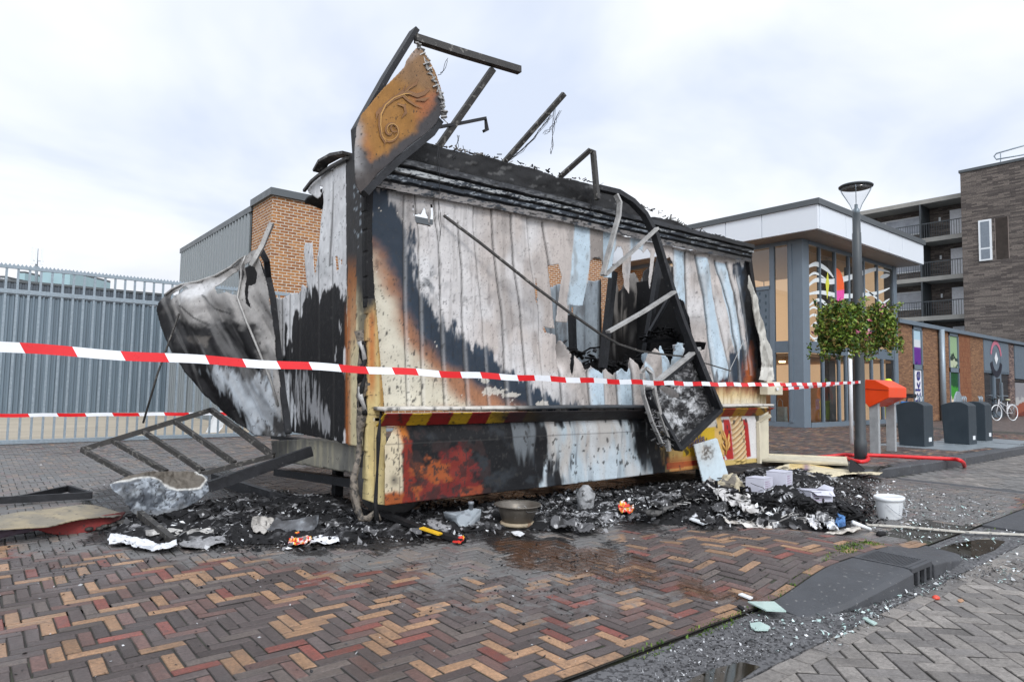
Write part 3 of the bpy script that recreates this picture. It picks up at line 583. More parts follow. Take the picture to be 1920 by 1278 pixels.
bigh = [(1030, 498), (1046, 494), (1053, 520), (1048, 560), (1044, 602), (1065, 606), (1069, 572), (1094, 574), (1100, 530), (1103, 492), (1112, 482), (1122, 484), (1131, 496), (1133, 520), (1148, 522), (1153, 475), (1158, 461), (1165, 463), (1169, 480), (1168, 510), (1171, 538), (1179, 549), (1182, 505), (1183, 474), (1190, 464), (1200, 468), (1206, 474), (1213, 464), (1220, 475), (1216, 520), (1218, 545), (1224, 512), (1228, 474), (1238, 478), (1250, 486), (1256, 481), (1264, 495),
        (1266, 563), (1278, 560), (1289, 566), (1292, 578), (1299, 603), (1307, 640), (1325, 643), (1322, 655), (1306, 659), (1296, 690), (1275, 700), (1268, 650), (1258, 642), (1255, 690), (1249, 648), (1240, 686), (1234, 676), (1227, 651), (1221, 668), (1213, 684), (1208, 664), (1203, 660), (1197, 696), (1191, 682), (1184, 667), (1176, 700), (1162, 691), (1149, 703), (1137, 690), (1127, 700), (1109, 685), (1096, 693), (1091, 684), (1083, 663), (1079, 680), (1072, 704), (1066, 690), (1062, 668), (1057, 639), (1052, 660), (1047, 695), (1044, 655), (1046, 628), (1022, 622), (1020, 612), (1042, 615), (1038, 570), (1032, 530)]
fw = sheet('front_wall', [(699, 352), (695, 400), (697, 500), (703, 600), (712, 700), (717, 769), (1000, 771), (1240, 772), (1440, 762), (1436, 700), (1424, 640), (1410, 560), (1402, 505), (1398, 486), (1200, 450), (1030, 405), (850, 376)], FP(5.45), .0115, M['sheetfine'], KS, p_front,
      [(bigh, .017), ([(779, 410), (778, 402), (789, 402), (794, 388), (797, 402), (801, 408), (808, 424), (783, 420)], .004), ([(806, 382), (810, 386), (813, 420), (808, 422)], .002), ([(833, 409), (839, 401), (841, 402), (835, 411)], .001), ([(774, 382), (776, 405), (774, 405)], .001), ([(1006, 520), (1010, 560), (1008, 575), (1003, 560)], .002)], .003, 9, d_front, .004)
# --- moulded cornice and the roof board above it
def ct(X, Y): top = np.interp(X, [700, 1400], [294, 463]); bot = np.interp(X, [700, 1030, 1400], [350, 410, 491]); return (Y-top)/(bot-top)
PR_T = [-.1, .19, .20, .27, .28, .46, .47, .54, .55, .72, .73, .80, .81, 1.1]; PR_D = [.125, .125, .085, .085, .105, .10, .065, .065, .08, .075, .045, .045, .055, .045]
def p_corn(X, Y, A, B):
    t = ct(X, Y); p = Paint(X, Y, AL(62, 68, 76)); n = fbm(X*.08, Y*.3, 3, 4)
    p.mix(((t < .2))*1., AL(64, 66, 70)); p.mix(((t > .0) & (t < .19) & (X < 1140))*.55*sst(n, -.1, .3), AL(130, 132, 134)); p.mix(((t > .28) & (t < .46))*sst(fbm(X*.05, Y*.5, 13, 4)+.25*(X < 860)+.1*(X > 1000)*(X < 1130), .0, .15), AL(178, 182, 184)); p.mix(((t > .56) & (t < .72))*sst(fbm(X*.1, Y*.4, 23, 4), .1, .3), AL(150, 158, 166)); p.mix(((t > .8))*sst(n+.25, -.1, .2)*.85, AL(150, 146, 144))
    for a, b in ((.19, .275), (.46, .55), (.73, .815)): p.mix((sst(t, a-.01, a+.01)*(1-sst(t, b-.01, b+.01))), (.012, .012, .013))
    p.mix(.8*sst(X, 1180, 1390)*sst(n+.4, 0, .3), (.02, .02, .02)); p.spots((.02, .02, .02), .3, .12, .3, 5, .9)
    return p.c
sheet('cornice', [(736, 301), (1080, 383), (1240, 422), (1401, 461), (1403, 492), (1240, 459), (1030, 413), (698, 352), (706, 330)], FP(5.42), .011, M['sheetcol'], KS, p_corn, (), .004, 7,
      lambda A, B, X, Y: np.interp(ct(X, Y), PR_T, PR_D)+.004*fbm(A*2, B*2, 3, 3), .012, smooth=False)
def p_char(X, Y, A, B):
    p = Paint(X, Y, (.017, .017, .018)); p.spots((.12, .12, .12), .42, .05, .16, 5, .6); return p.c
sheet('roof_board', [(730, 300), (742, 286), (775, 274), (800, 264), (822, 272), (862, 283), (884, 292), (905, 290), (948, 305), (1000, 318), (1050, 332), (1092, 340), (1130, 352), (1160, 360), (1190, 380), (1215, 405), (1262, 414), (1300, 430), (1350, 441), (1400, 462), (1404, 480), (1080, 400), (735, 322)], FP(5.5), .02, M['sheetcol'], KS, p_char, (), .03, 3.5, lambda A, B, X, Y: .05*fbm(A*2, B*4, 3, 4), .03)
# sagging roof deck behind the board
z0 = onY(1100, 345, 5.55)[2]
sheet('roof_deck', [(2.9, -5.6), (4, -5.55), (5.6, -5.6), (5.4, -5.8), (4.6, -6.1), (4.2, -6.6), (3.4, -7.6), (2.9, -7.6)], ((0, 0, 3.42), (1, 0, 0), (0, -1, 0)), .05, M['char'], KS, None, (), .12, 1.5, lambda A, B, X, Y: .07*fbm(A*1.5, B*1.5, 2, 4), .03, px=False)
# --- left end wall
XS = 2.85
def p_side(X, Y, A, B):
    p = Paint(X, Y, LGT*.92); p.mix(.7*sst(fbm(X*.03, Y*.012, 3, 4), -.1, .4), AL(178, 180, 182)); p.mix(.5*sst(fbm(X*.06, Y*.02, 13, 4), .0, .5), AL(225, 228, 230))
    p.lay([(500, 700), (530, 660), (548, 610), (566, 570), (590, 556), (612, 548), (626, 540), (640, 560), (655, 590), (655, 840), (500, 840)], AL(30, 30, 33, .6), 4, 46, .11, .018, 5)
    p.lay([(525, 690), (545, 700), (560, 770), (548, 800), (524, 790)], AL(196, 200, 204), 5, 22, .2, .02, 6, .9)
    p.lay([(556, 700), (580, 705), (600, 760), (612, 800), (570, 780)], AL(190, 192, 196), 5, 40, .3, .015, 9, .5)
    for x0 in (528, 543, 562, 597, 622): p.mix(.7*np.exp(-((X-x0-(Y-600)*(-.0))/1.1)**2)*(Y > 480), (.03, .03, .03))
    p.mix(.8*np.exp(-((X-620-((Y-450)*-.03))/1.5)**2)*(Y < 500)*(Y > 340), (.03, .03, .03))
    p.mix(sst(X, 643, 650)*sst(Y, 560, 620), AL(168, 96, 40)); p.spots((.04, .04, .04), .5, .25, .2, 5, .7); return p.c
def d_side(A, B, X, Y):
    r = .02*fbm(A*1.6, B*.8, 5, 3)
    for x0 in (528, 543, 562, 597, 622): r = r-.012*np.exp(-((X-x0)/2)**2)
    return r
sheet('left_wall', [(651, 302), (640, 304), (612, 318), (592, 332), (575, 352), (578, 362), (594, 372), (604, 360), (606, 380), (602, 410), (600, 440), (596, 470), (592, 520), (586, 455), (572, 455), (570, 470), (572, 500), (577, 540), (567, 533), (560, 548), (545, 550), (528, 560), (517, 558), (512, 590), (513, 650), (520, 740), (533, 806), (653, 833)], SPL(XS), .013, M['sheetcol'], KS, p_side, [([(628, 480), (632, 482), (634, 505), (630, 508)], .003), ([(638, 486), (641, 488), (641, 496), (639, 496)], .002), ([(596, 348), (604, 350), (602, 362), (597, 360)], .006)], .008, 8, d_side, .004)
MB().prism([onY(x, y, 9.4) for x, y in ((448, 508), (488, 488), (506, 530), (500, 610), (474, 600), (452, 560))], (0, .02, 0)).build('black_inner_sheet', M['char'], KS)
# dark seam post between end wall and torn nose
sq = lambda px, py, dx=0: onX(px, py, XS-dx)
MB().path([sq(487, 465, .25), sq(500, 490, .16), sq(503, 520, .1), sq(512, 560, .06), sq(520, 640, .04), sq(530, 730, .04), sq(541, 812, .04)], .03, .07, (1, 0, 0)).build('wall_seam', M['burnt_dark'], KS)
# torn nose panel bending outwards: plane swings out to the left
A0 = onX(536, 812, XS); dirv = np.array([-.72, .70, 0]); NP = (tuple(A0), tuple(-dirv), (0, 0, 1))
def p_nose(X, Y, A, B):
    p = Paint(X, Y, AL(28, 28, 31, .6))
    p.lay([(308, 548), (330, 530), (430, 485), (500, 465), (530, 560), (548, 815), (520, 812), (512, 740), (498, 660), (478, 612), (440, 590), (400, 604), (350, 596), (322, 574)], AL(160, 158, 156), 12, 20, .05, .05, 5)
    p.lay([(330, 538), (400, 520), (440, 530), (400, 548), (350, 562)], LGT*.9, 9, 16, .05, .05, 8, .8)
    p.mix(.6*sst(fbm((X+Y)*.03, (Y-X)*.02, 23, 4), -.1, .4)*sst(Y, 620, 560), AL(100, 98, 97))
    p.lay([(404, 700), (430, 692), (462, 706), (495, 690), (512, 720), (536, 815), (490, 812), (462, 775), (430, 735)], AL(168, 176, 184), 7, 34, .11, .022, 11, .9)
    p.lay([(385, 640), (410, 630), (400, 650)], AL(92, 88, 84), 4, 6, .1, .1, 3, .8); p.lay([(350, 630), (410, 632), (398, 648), (372, 644)], AL(92, 88, 84), 3, 6, .1, .1, 3, .8)
    p.lay([(500, 790), (545, 785), (545, 815), (505, 815)], (.025, .025, .027), 3, 26, .2, .03, 4)
    for (a, b, c, d, e, f) in ((347, 575, 378, 598, 420, 620), (382, 553, 410, 580, 440, 590)):
        for (x0, y0, x1, y1) in ((a, b, c, d), (c, d, e, f)): p.mix(.8*(np.abs(sdf(X, Y, [(x0, y0), (x1, y1), (x1+.5, y1+.5)])) < 1.5), (.03, .03, .03))
    p_ = A*.85+B*.5; q_ = A*.5-B*.85; p.mix(.55*sst(fbm(p_*9, q_*1.2, 51, 4), .05, .4)*sst(Y, 540, 570), (.04, .04, .042)); p.mix(.25*sst(fbm(p_*14, q_*1.5, 52, 3), .15, .45), AL(150, 150, 150)); return p.c
def d_nose(A, B, X, Y):
    t = np.clip((536-X)/240, 0, 1); r = .09*np.sin(t*3.1)*sst(Y, 815, 640); p_ = A*.85+B*.5; q_ = A*.5-B*.85; r = r+(.17*(np.abs(fbm(p_*2.6, q_*.55, 4, 3))-.15)+.035*np.abs(np.sin(p_*7+1.5*fbm(q_, p_, 5, 2)))+.02*fbm(A*5, B*5, 6, 3))*sst(t, 0, .12)*(1-sst(t, .8, 1))
    r = r-.28*sst(Y, 585, 500)*sst(X, 300, 460)*(1-t)*.0-.16*sst(Y, 575, 520)*sst(t, .15, .6)
    return r
ns = sheet('torn_nose_panel', [(487, 470), (476, 472), (462, 485), (440, 497), (400, 516), (360, 526), (330, 531), (310, 546), (297, 566), (294, 582), (302, 612), (325, 652), (352, 698), (385, 738), (430, 780), (486, 815), (545, 818), (541, 800), (528, 730), (517, 640), (509, 565), (501, 520)], NP, .013, M['sheetcol'], KS, p_nose,
      [([(405, 540), (425, 520), (455, 502), (458, 512), (452, 530), (453, 556), (440, 553), (430, 548), (415, 553)], .004), ([(462, 500), (476, 492), (486, 515), (482, 532), (468, 536), (470, 560), (478, 582), (468, 570), (462, 540)], .006), ([(318, 552), (345, 536), (352, 540), (330, 556), (320, 563)], .003)], .006, 7, d_nose, .006)
def nd(px, py, k=.012):
    n_ = np.array([-.70, -.72, 0]); n_ /= np.linalg.norm(n_); p = onP(px, py, A0, n_); a_ = np.array([.72, -.70, 0]); a_ /= np.linalg.norm(a_)
    q = p-A0; pp = proj(p[None]); return p+n_*(k+float(d_nose(np.array([q@a_]), np.array([q[2]]), pp[:, 0], pp[:, 1])[0]))
MB().tube([nd(306, 552), nd(318, 540), nd(335, 532), nd(362, 526), nd(400, 516), nd(432, 500), nd(452, 489), nd(466, 482), nd(458, 500, .03), nd(453, 520, .03), nd(454, 560, .03), nd(470, 600, .03), nd(490, 650, .03), nd(510, 710, .02), nd(524, 760)], .014, 6).build('rim_rail', M['ash_alu'], KS)
MB().path([nd(478, 500, .02), nd(486, 487, .02), nd(497, 462, .0), nd(514, 420, .0)], .05, .05).build('bent_edge_rail', M['ash_alu'], KS)
MB().tube([nd(345, 590, .03), nd(338, 620, .08), nd(322, 700, .2), nd(303, 790, .34)], .012, 6).build('stay_rod', M['burnt_steel'], KS)
# roof rim at the left end, peeled strips
for pts, w in (([(652, 288), (628, 292), (606, 304), (596, 322)], .12), ([(652, 296), (622, 312), (596, 330), (584, 340), (570, 358)], .03)):
    MB().path([onX(x, y, XS-.03) for x, y in pts], .03, w, (1, 0, 0)).build('roof_rim_strip', M['burnt_steel'], KS)
# --- corner column at the front left: charred above, cream below
def p_col(X, Y, A, B):
    p = Paint(X, Y, AL(214, 203, 168)); p.mix(.5*sst(fbm(X*.05, Y*.01, 3, 3), -.1, .4), AL(196, 182, 140))
    p.mix(1-sst(Y+26*fbm(X*.1, Y*.01, 4, 3), 520, 610), (.028, .027, .028)); m = sst(Y, 470, 520)*(1-sst(Y+20*fbm(X*.1, Y*.01, 4, 3), 600, 690)); p.mix(.7*m*(X > 652)*(X < 668), AL(168, 104, 52))
    p.mix(.75*sst(658-X, -2, 4)*sst(Y, 500, 640), AL(164, 84, 30)); p.mix(.7*sst(np.abs(X-680), 14, 4)*(1-sst(Y, 620, 680))*sst(fbm(X*.1, Y*.04, 8, 3), -.4, 0), (.03, .03, .03)); p.spots((.04, .035, .03), .45, .25, .12, 5, .8); p.spots(AL(160, 170, 178), .2, .25, .12, 25, .8, ((Y > 340) & (Y < 470) & (X > 662))*1.)
    return p.c
def sideboard(name, poly, x, pf=p_col, th=.02, mt='sheetcol'): return sheet(name, poly, SPL(x), .02, M[mt], KS, pf, (), .002, 6, None, th)
sideboard('corner_post', [(648, 289), (686, 286), (690, 400), (692, 560), (690, 838), (652, 834), (650, 560)], 2.84)
# chamfered pilaster on the corner
pc = onZ(706, 985, 0); PB = [onY(690, 938, 5.48)[:2], onY(708, 944, 5.40)[:2], onY(727, 944, 5.38)[:2]]
zb = .23; zt = onY(700, 340, 5.4)[2]
x0, x1 = onY(690, 900, 5.46)[0], onY(731, 900, 5.40)[0]
def pil(name, z0_, z1_, mt, e=0, lab=None):
    pts = [(x0-e, 5.9), (x0-e, 5.47-e), (x0+.04, 5.40-e), (x1+.06, 5.38-e), (x1+.06, 5.9)]
    o = MB().prism([(a, b, z0_) for a, b in pts][::-1], (0, 0, z1_-z0_)).build(name, mt, KS, .004); return o
zm = onY(705, 560, 5.4)[2]; zk = onY(705, 790, 5.4)[2]
def p_pil(X, Y, A, B):
    p = Paint(X, Y, AL(206, 190, 140)); p.mix(.6*sst(fbm(X*.08, Y*.012, 3, 3), -.1, .4), AL(190, 168, 112)); p.mix(.85*np.exp(-((X-696)/7)**2)*(1-sst(Y+20*fbm(X*.1, Y*.03, 4, 3), 700, 780))*sst(Y, 560, 600), AL(176, 100, 44)); p.mix(1-sst(Y+30*fbm(X*.1, Y*.03, 4, 3), 560, 620), (.025, .024, .024)); p.mix(.7*sst(X-(706+(Y-700)*.04), 0, 5)*(Y < 790), AL(150, 104, 40)); p.mix(.8*(np.abs(X-700) < .8)*(Y > 800), AL(120, 108, 80)); p.mix(.8*(np.abs(Y-np.interp(X, [690, 722], [776, 780])) < 1), AL(120, 108, 80)); p.spots((.04, .035, .03), .48, .3, .2, 5, .8); return p.c
sheet('pilaster', [(690, 560), (702, 560), (709, 650), (716, 730), (722, 800), (723, 946), (706, 944), (689, 938)], FP(5.405), .008, M['sheetcol'], KS, p_pil, (), .001, 6, lambda A, B, X, Y: .02*sst(X, 690, 700)-.0*X, .10)
sheet('charred_pilaster', [(686, 340), (700, 350), (698, 420), (699, 500), (704, 575), (690, 575)], FP(5.41), .01, M['char'], KS, None, (), .004, 6, None, .10)
MB().box(x0-.005, x0+.2, 5.385, 5.43, zk, zk+.04).build('pilaster_collar', M['cream'], KS, .006)
# molten cloth strands hanging down the corner
c3 = lambda px, py, y: onY(px, py, y)
MB().tube([c3(676, 620, 5.55), c3(682, 655, 5.52), c3(677, 690, 5.5), c3(684, 720, 5.45), c3(678, 745, 5.5), c3(684, 770, 5.48), c3(676, 800, 5.5), c3(674, 830, 5.5), c3(672, 860, 5.47), c3(664, 895, 5.42), c3(664, 925, 5.4), c3(671, 955, 5.35), c3(678, 972, 5.3), c3(690, 970, 5.25), c3(705, 958, 5.25), c3(714, 975, 5.22)],
          [.05, .035, .055, .07, .045, .06, .04, .025, .022, .03, .034, .03, .03, .035, .03, .01], 9, .35).build('molten_awning_cloth', mat('melted_cloth', AL(116, 108, 98), .75, var=.6, vs=18, bump=.02, bs=30, speck=.8, speckcol=(.02, .02, .02), spscale=20, spth=.52), KS)
for k, (a_x, ph) in enumerate(((6, 0), (-6, 2), (4, 4))):
    MB().tube([c3(680+a_x*math.sin(i*1.1+ph), 640+i*17, 5.44+.04*math.cos(i*1.1+ph)) for i in range(9)], [.012+.012*abs(math.sin(i*1.7+k)) for i in range(9)], 7, .4, k).build('molten_cloth_fold', M['ash_alu'] if k == 1 else M['char'], KS)
MB().tube([c3(714, 772, 5.3), c3(712, 790, 5.25), c3(711, 820, 5.22), c3(708, 880, 5.25), c3(704, 940, 5.25), c3(706, 975, 5.2)], [.012, .014, .02, .012, .02, .02], 6, .4, 3).build('charred_cable', M['char'], KS)
# --- counter ledge with its striped valance
YL = 5.17
zl = onY(1000, 767, YL)[2]; xa = onY(722, 771, YL)[0]; xb = onY(1453, 763, YL)[0]
def p_ledge(X, Y, A, B):
    p = Paint(X, Y, AL(208, 204, 196)); p.mix(sst(X, 930, 1010)*(1-sst(X, 1290, 1320)), AL(70, 74, 78)); p.spots((.04, .04, .04), .3, .2, .2, 4, .8); return p.c
sheet('counter_ledge', [(xa, -5.48), (xb, -5.48), (xb, -YL), (xa, -YL)], ((0, 0, zl), (1, 0, 0), (0, -1, 0)), .03, M['sheetcol'], KS, p_ledge, (), 0, 1, lambda A, B, X, Y: .008*fbm(A*1.4, B, 3, 3), .03, px=False)
def p_val(X, Y, A, B):
    ph = (X+(Y-770)*-1.0)
    xs = [720, 768, 805, 845, 880, 915, 948, 982, 1016, 1050, 1084, 1118, 1300, 1345, 1368, 1390, 1412, 1430, 1460]
    k = np.searchsorted(xs, X-(785-Y)*.45*0+(Y-785)*.55); p = Paint(X, Y, AL(150, 42, 40)); p.mix((k % 2 == 0)*1., AL(206, 168, 44))
    p.mix((X > 1280)*((np.searchsorted([1352, 1372, 1395, 1412, 1432], X+(Y-780)*.6) % 2) == 0)*1., AL(212, 158, 44)); p.mix((X > 1280)*((np.searchsorted([1352, 1372, 1395, 1412, 1432], X+(Y-780)*.6) % 2) == 1)*1., AL(178, 64, 34))
    p.mix(sst(X+40*fbm(X*.02, Y*.05, 2, 3), 880, 1010)*(1-sst(X, 1290, 1345)), (.022, .022, .024)); p.mix(.25*sst(Y, 790, 775), (.03, .02, .02)); p.spots((.02, .02, .02), .35, .12, .12, 4, .8); return p.c
zv = onY(760, 800, 5.3)[2]
vb = np.array([0, .16, -(zl-.03-zv)]); 
sheet('striped_valance', [(xa+.0, 0), (xb, 0), (xb-.12, -.19), (xa, -.19)], ((0, YL+.005, zl-.028), (1, 0, 0), tuple(-vb/np.linalg.norm(vb))), .012, M['sheetcol'], KS, p_val, (), 0, 1, lambda A, B, X, Y: .004*fbm(A*6, B*6, 3, 2), .008, px=False)
# --- folded skirt below
def p_skirt(X, Y, A, B):
    p = Paint(X, Y, AL(32, 33, 36, .65)); p.mix(.5*sst(fbm(X*.03, Y*.03, 4, 4), 0, .4), AL(64, 70, 76))
    p.lay([(700, 780), (756, 780), (756, 880), (752, 960), (700, 960)], AL(216, 204, 176), 3, 4, .06, .03, 2); p.lay([(738, 790), (765, 790), (765, 850), (752, 830)], AL(214, 128, 52), 6, 10, .08, .04, 3, .8); p.lay([(700, 925), (790, 918), (790, 960), (700, 960)], AL(168, 92, 52, .75), 5, 8, .1, .05, 3)
    p.lay([(755, 815), (772, 830), (775, 905), (790, 960), (756, 960)], AL(138, 52, 42, .72), 3, 8, .06, .06, 5); p.lay([(776, 868), (840, 862), (870, 850), (882, 900), (845, 902), (795, 920), (776, 915)], AL(164, 88, 50, .75), 7, 22, .07, .07, 6); p.lay([(830, 850), (870, 830), (892, 870), (905, 920), (850, 935), (790, 940), (790, 905), (850, 900)], AL(122, 46, 44), 6, 18, .07, .07, 8, .9); p.lay([(862, 915), (905, 908), (905, 928), (860, 934)], AL(158, 78, 52), 3, 4, .1, .1, 3, .8)
    p.mix(.8*(np.exp(-((X-740)/9)**2-((Y-900)/12)**2)), (.05, .045, .04))
    bl = p.mask([(972, 780), (1010, 790), (1030, 830), (1045, 930), (1200, 905), (1196, 850), (1186, 780)], 9, 46, .06, .012, 14); p.mix(bl, AL(178, 192, 200)); p.mix(bl*.5*sst(fbm(X*.12, Y*.01, 64, 3), .0, .4), AL(110, 116, 122)); p.mix(bl*.55*sst(fbm(X*.05, Y*.01, 24, 4), -.1, .35), AL(192, 176, 160)); p.mix(bl*.35*sst(fbm(X*.03, Y*.008, 34, 3), .1, .4), AL(222, 234, 242))
    p.lay([(960, 790), (1000, 790), (1000, 820), (985, 870), (960, 830)], AL(150, 158, 164), 8, 20, .1, .015, 15, .5); p.mix(.85*sst(fbm(X*.11, Y*.014, 44, 4), .32, .5)*(X < 1160)*(X > 1000)*sst(Y, 840, 870), AL(52, 58, 64))
    p.lay([(1238, 780), (1450, 770), (1450, 900), (1252, 900), (1246, 850)], AL(216, 178, 108), 8, 20, .08, .02, 3)
    m = (X > 1250)*1.; yb = 888-(X-1250)*.12; p.mix(m*((Y > yb-20) & (Y < yb-9))*1., AL(168, 52, 44)); 
    for k in range(4): p.mix(m*.6*(np.abs(Y-(yb-22+k*9)) < .8), (.04, .03, .03))
    p.lay([(1285, 808), (1340, 798), (1340, 850), (1280, 856)], AL(214, 178, 48), 1.2); p.lay([(1290, 792), (1345, 785), (1345, 799), (1290, 806)], AL(200, 196, 186), 1.2)
    p.lay([(1354, 780), (1420, 774), (1424, 872), (1360, 874)], AL(226, 224, 222), 1.5); p.lay([(1357, 786), (1369, 786), (1376, 860), (1364, 862), (1358, 850)], AL(176, 44, 42), 1.2); p.lay([(1393, 786), (1402, 786), (1408, 855), (1398, 858), (1395, 830)], AL(176, 40, 38), 1.2)
    tx = np.interp(Y, [780, 860], [1381, 1388]); w = np.abs(X-tx); col = w < 12; p.mix(col*1., AL(196, 164, 120)); ph = (Y+(X-tx)*1.0)/9.5; tw = np.sin(ph*2*math.pi); p.mix(col*.6*(tw > .75), AL(240, 224, 190)); p.mix(col*.45*(tw < -.6), AL(150, 110, 70)); 
    p.lay([(1355, 862), (1425, 858), (1425, 872), (1355, 876)], AL(206, 180, 112), 1.5)
    p.lay([(1252, 860), (1300, 850), (1310, 890), (1262, 900)], AL(184, 110, 60), 8, 20, .1, .03, 3, .6); p.spots((.03, .03, .03), .38, .16, .09, 5, .85); p.spots((.03, .03, .03), .38, .35, .2, 15, .85, (X < 960)*1.); p.mix(.75*sst(fbm(X*.06, Y*.06, 55, 5), .02, .2)*((X > 765) & (X < 920)), AL(60, 48, 48, .7)); p.mix(.6*(np.abs(X-748-(Y-850)*.02) < 1)*(Y > 803)*(Y < 930), (.04, .03, .03))
    p.mix(.5*(np.abs(Y-np.interp(X, [720, 1000, 1240], [834, 818, 806])) < 1)*(X < 1240), (.05, .05, .05))
    return p.c
def d_skirt(A, B, X, Y):
    yf = np.interp(X, [720, 1000, 1240, 1430], [834, 818, 806, 800]); t = (Y-yf)
    r = -.045*sst(-t, 0, 40)+.012*fbm(A*1.2, B*2, 5, 3)*sst(X, 900, 1000)*3*(X < 1240)+.004*fbm(A*12, B*12, 5, 3)*(X < 960)
    tx = np.interp(Y, [780, 860], [1381, 1388]); r = r+.03*np.sqrt(np.clip(1-((X-tx)/12)**2, 0, 1))*(Y < 864)+.006*np.sin((Y+(X-tx))/9.5*6.283)*(np.abs(X-tx) < 12)
    return r
sk = sheet('front_skirt', [(752, 786), (744, 800), (722, 834), (722, 947), (1000, 915), (1240, 886), (1424, 866), (1418, 774), (1240, 776), (1000, 780)], FP(5.33), .0115, M['sheetfine'], KS, p_skirt, (), .0015, 6, d_skirt, .006)
# painted wheat ornament and the half hidden lettering on the skirt
M['gold'] = mat('gold_paint', AL(214, 166, 92), .5); M['purple'] = mat('purple_letters', AL(96, 84, 122), .5)
mb = MB()
for q in ([(1361, 852), (1362, 835), (1359, 818), (1356, 806)], [(1362, 838), (1366, 822), (1367, 812)], [(1360, 828), (1356, 820), (1354, 812)], [(1362, 846), (1357, 838), (1354, 830)], [(1363, 845), (1367, 834), (1368, 826)]): mb.tube([onY(x, y, 5.318) for x, y in q], [.014, .018, .02, .004][:len(q)] if len(q) == 4 else [.006, .02, .004], 6)
mb.build('gold_leaf_ornament', M['gold'], sk)
def text_mesh(s, size, m, depth=.004):
    c = bpy.data.curves.new('lettering', 'FONT'); c.body = s; c.size = size; c.extrude = depth; t = bpy.data.objects.new('t', c); COL.objects.link(t)
    bpy.context.view_layer.update(); me = bpy.data.meshes.new_from_object(t); bpy.data.objects.remove(t); me.materials.clear(); me.materials.append(m); return me
def place_text(s, size, m, origin, xd, yd, parent, name='lettering', depth=.004, sx=1, shear=0):
    me = text_mesh(s, size, m, depth); xd = np.array(xd, float); yd = np.array(yd, float); xd /= np.linalg.norm(xd); yd /= np.linalg.norm(yd); zd = np.cross(xd, yd)
    co = np.empty(len(me.vertices)*3); me.vertices.foreach_get('co', co); co = co.reshape(-1, 3)
    W_ = np.array(origin)+(co[:, :1]*sx+shear*co[:, 1:2])*xd+co[:, 1:2]*yd+co[:, 2:]*zd; me.vertices.foreach_set('co', W_.ravel()); return link_mesh(name, me, parent)
ob = onY(1291, 841, 5.31); oe = onY(1334, 820, 5.31); place_text('makkba', .155, M['purple'], ob, oe-ob, np.cross((0, -1, 0), oe-ob), sk, 'purple_lettering', .003, .8, .1)
# cream frame post at the right end
mb = MB().path([onY(1444, 778, 5.2), onY(1422, 792, 5.3), onY(1424, 868, 5.3)], .045, .05, (0, 1, 0)); mb.build('end_frame', M['cream'], KS)
MB().box(onY(1412, 800, 5.5)[0], onY(1424, 800, 5.5)[0]+.1, 5.4, 7.6, .25, 1.05).build('end_lower_wall', M['cream'], KS, .01)
# right end: white molten awning cover hanging at the corner
def p_cov(X, Y, A, B):
    p = Paint(X, Y, AL(196, 194, 186)); p.mix(.8*sst(fbm(X*.12, Y*.02, 3, 3), -.1, .3), AL(140, 136, 128)); p.mix(sst(Y, 686, 690), AL(222, 220, 212)); p.mix(.5*sst(fbm(X*.12, Y*.03, 13, 3), .2, .5), AL(90, 86, 80)); return p.c
sheet('molten_corner_cover', [(1404, 512), (1410, 530), (1420, 565), (1432, 610), (1444, 655), (1447, 690), (1453, 712), (1440, 716), (1422, 712), (1424, 680), (1427, 650), (1418, 610), (1408, 570), (1403, 540)], FP(5.3), .012, M['sheetcol'], KS, p_cov, (), .006, 7, lambda A, B, X, Y: .012*np.sin(A*38+B*3)+.05*fbm(A*5, B*3, 3, 3), .012)
MB().box(*[v for pr in zip(onY(1440, 740, 5.28), onY(1452, 716, 5.42)) for v in pr]).build('corner_bracket', M['cream'], KS, .01)
MB().path([onY(1400, 470, 5.45), onY(1404, 505, 5.45), onY(1418, 600, 5.45), onY(1426, 690, 5.45)], .09, .09, (0, 1, 0)).build('charred_corner_post', M['char'], KS)
# right end wall, back wall and floor
x_e = 9.15
MB().box(x_e, x_e+.05, 5.5, 7.7, .3, 3.2).build('right_wall', M['char'], KS)
def p_back(X, Y, A, B):
    p = Paint(X, Y, AL(38, 37, 38, .7)); n = fbm(A*7, B*1.4, 3, 4); top = np.interp(X, [1140, 1180, 1215, 1260, 1300], [520, 540, 520, 500, 520])
    p.mix(.8*sst(n, .05, .3)*(1-sst(Y, top+55, top+110)), AL(128, 124, 120)); p.mix(.5*sst(fbm(A*5, B*.8, 13, 3), .2, .5)*sst(Y, 600, 650), AL(150, 148, 146)); p.mix(.4*(np.abs(np.sin(A*14)) < .12), (.004, .004, .004)); return p.c
sheet('back_wall', [(1142, 535), (1150, 520), (1158, 545), (1166, 540), (1180, 515), (1190, 512), (1198, 530), (1207, 508), (1220, 500), (1236, 500), (1245, 490), (1262, 500), (1300, 500), (1330, 520), (1330, 760), (1120, 760), (1128, 650)], FP(7.7), .025, M['sheetcol'], KS, p_back, (), .03, 4, lambda A, B, X, Y: .03*np.sin(A*9)+.04*fbm(A*2, B*2, 2, 3), .01)
def p_pl(X, Y, A, B):
    p = Paint(X, Y, AL(150, 160, 168)); p.mix(.9*sst(np.abs(((A*3.1) % 1)-.5), .44, .5), (.02, .02, .02)); p.mix(.7*sst(fbm(A*6, B*1.5, 3, 4), .05, .35), AL(96, 96, 98)); p.mix(sst(X, 1118, 1126), (.02, .02, .02)); return p.c
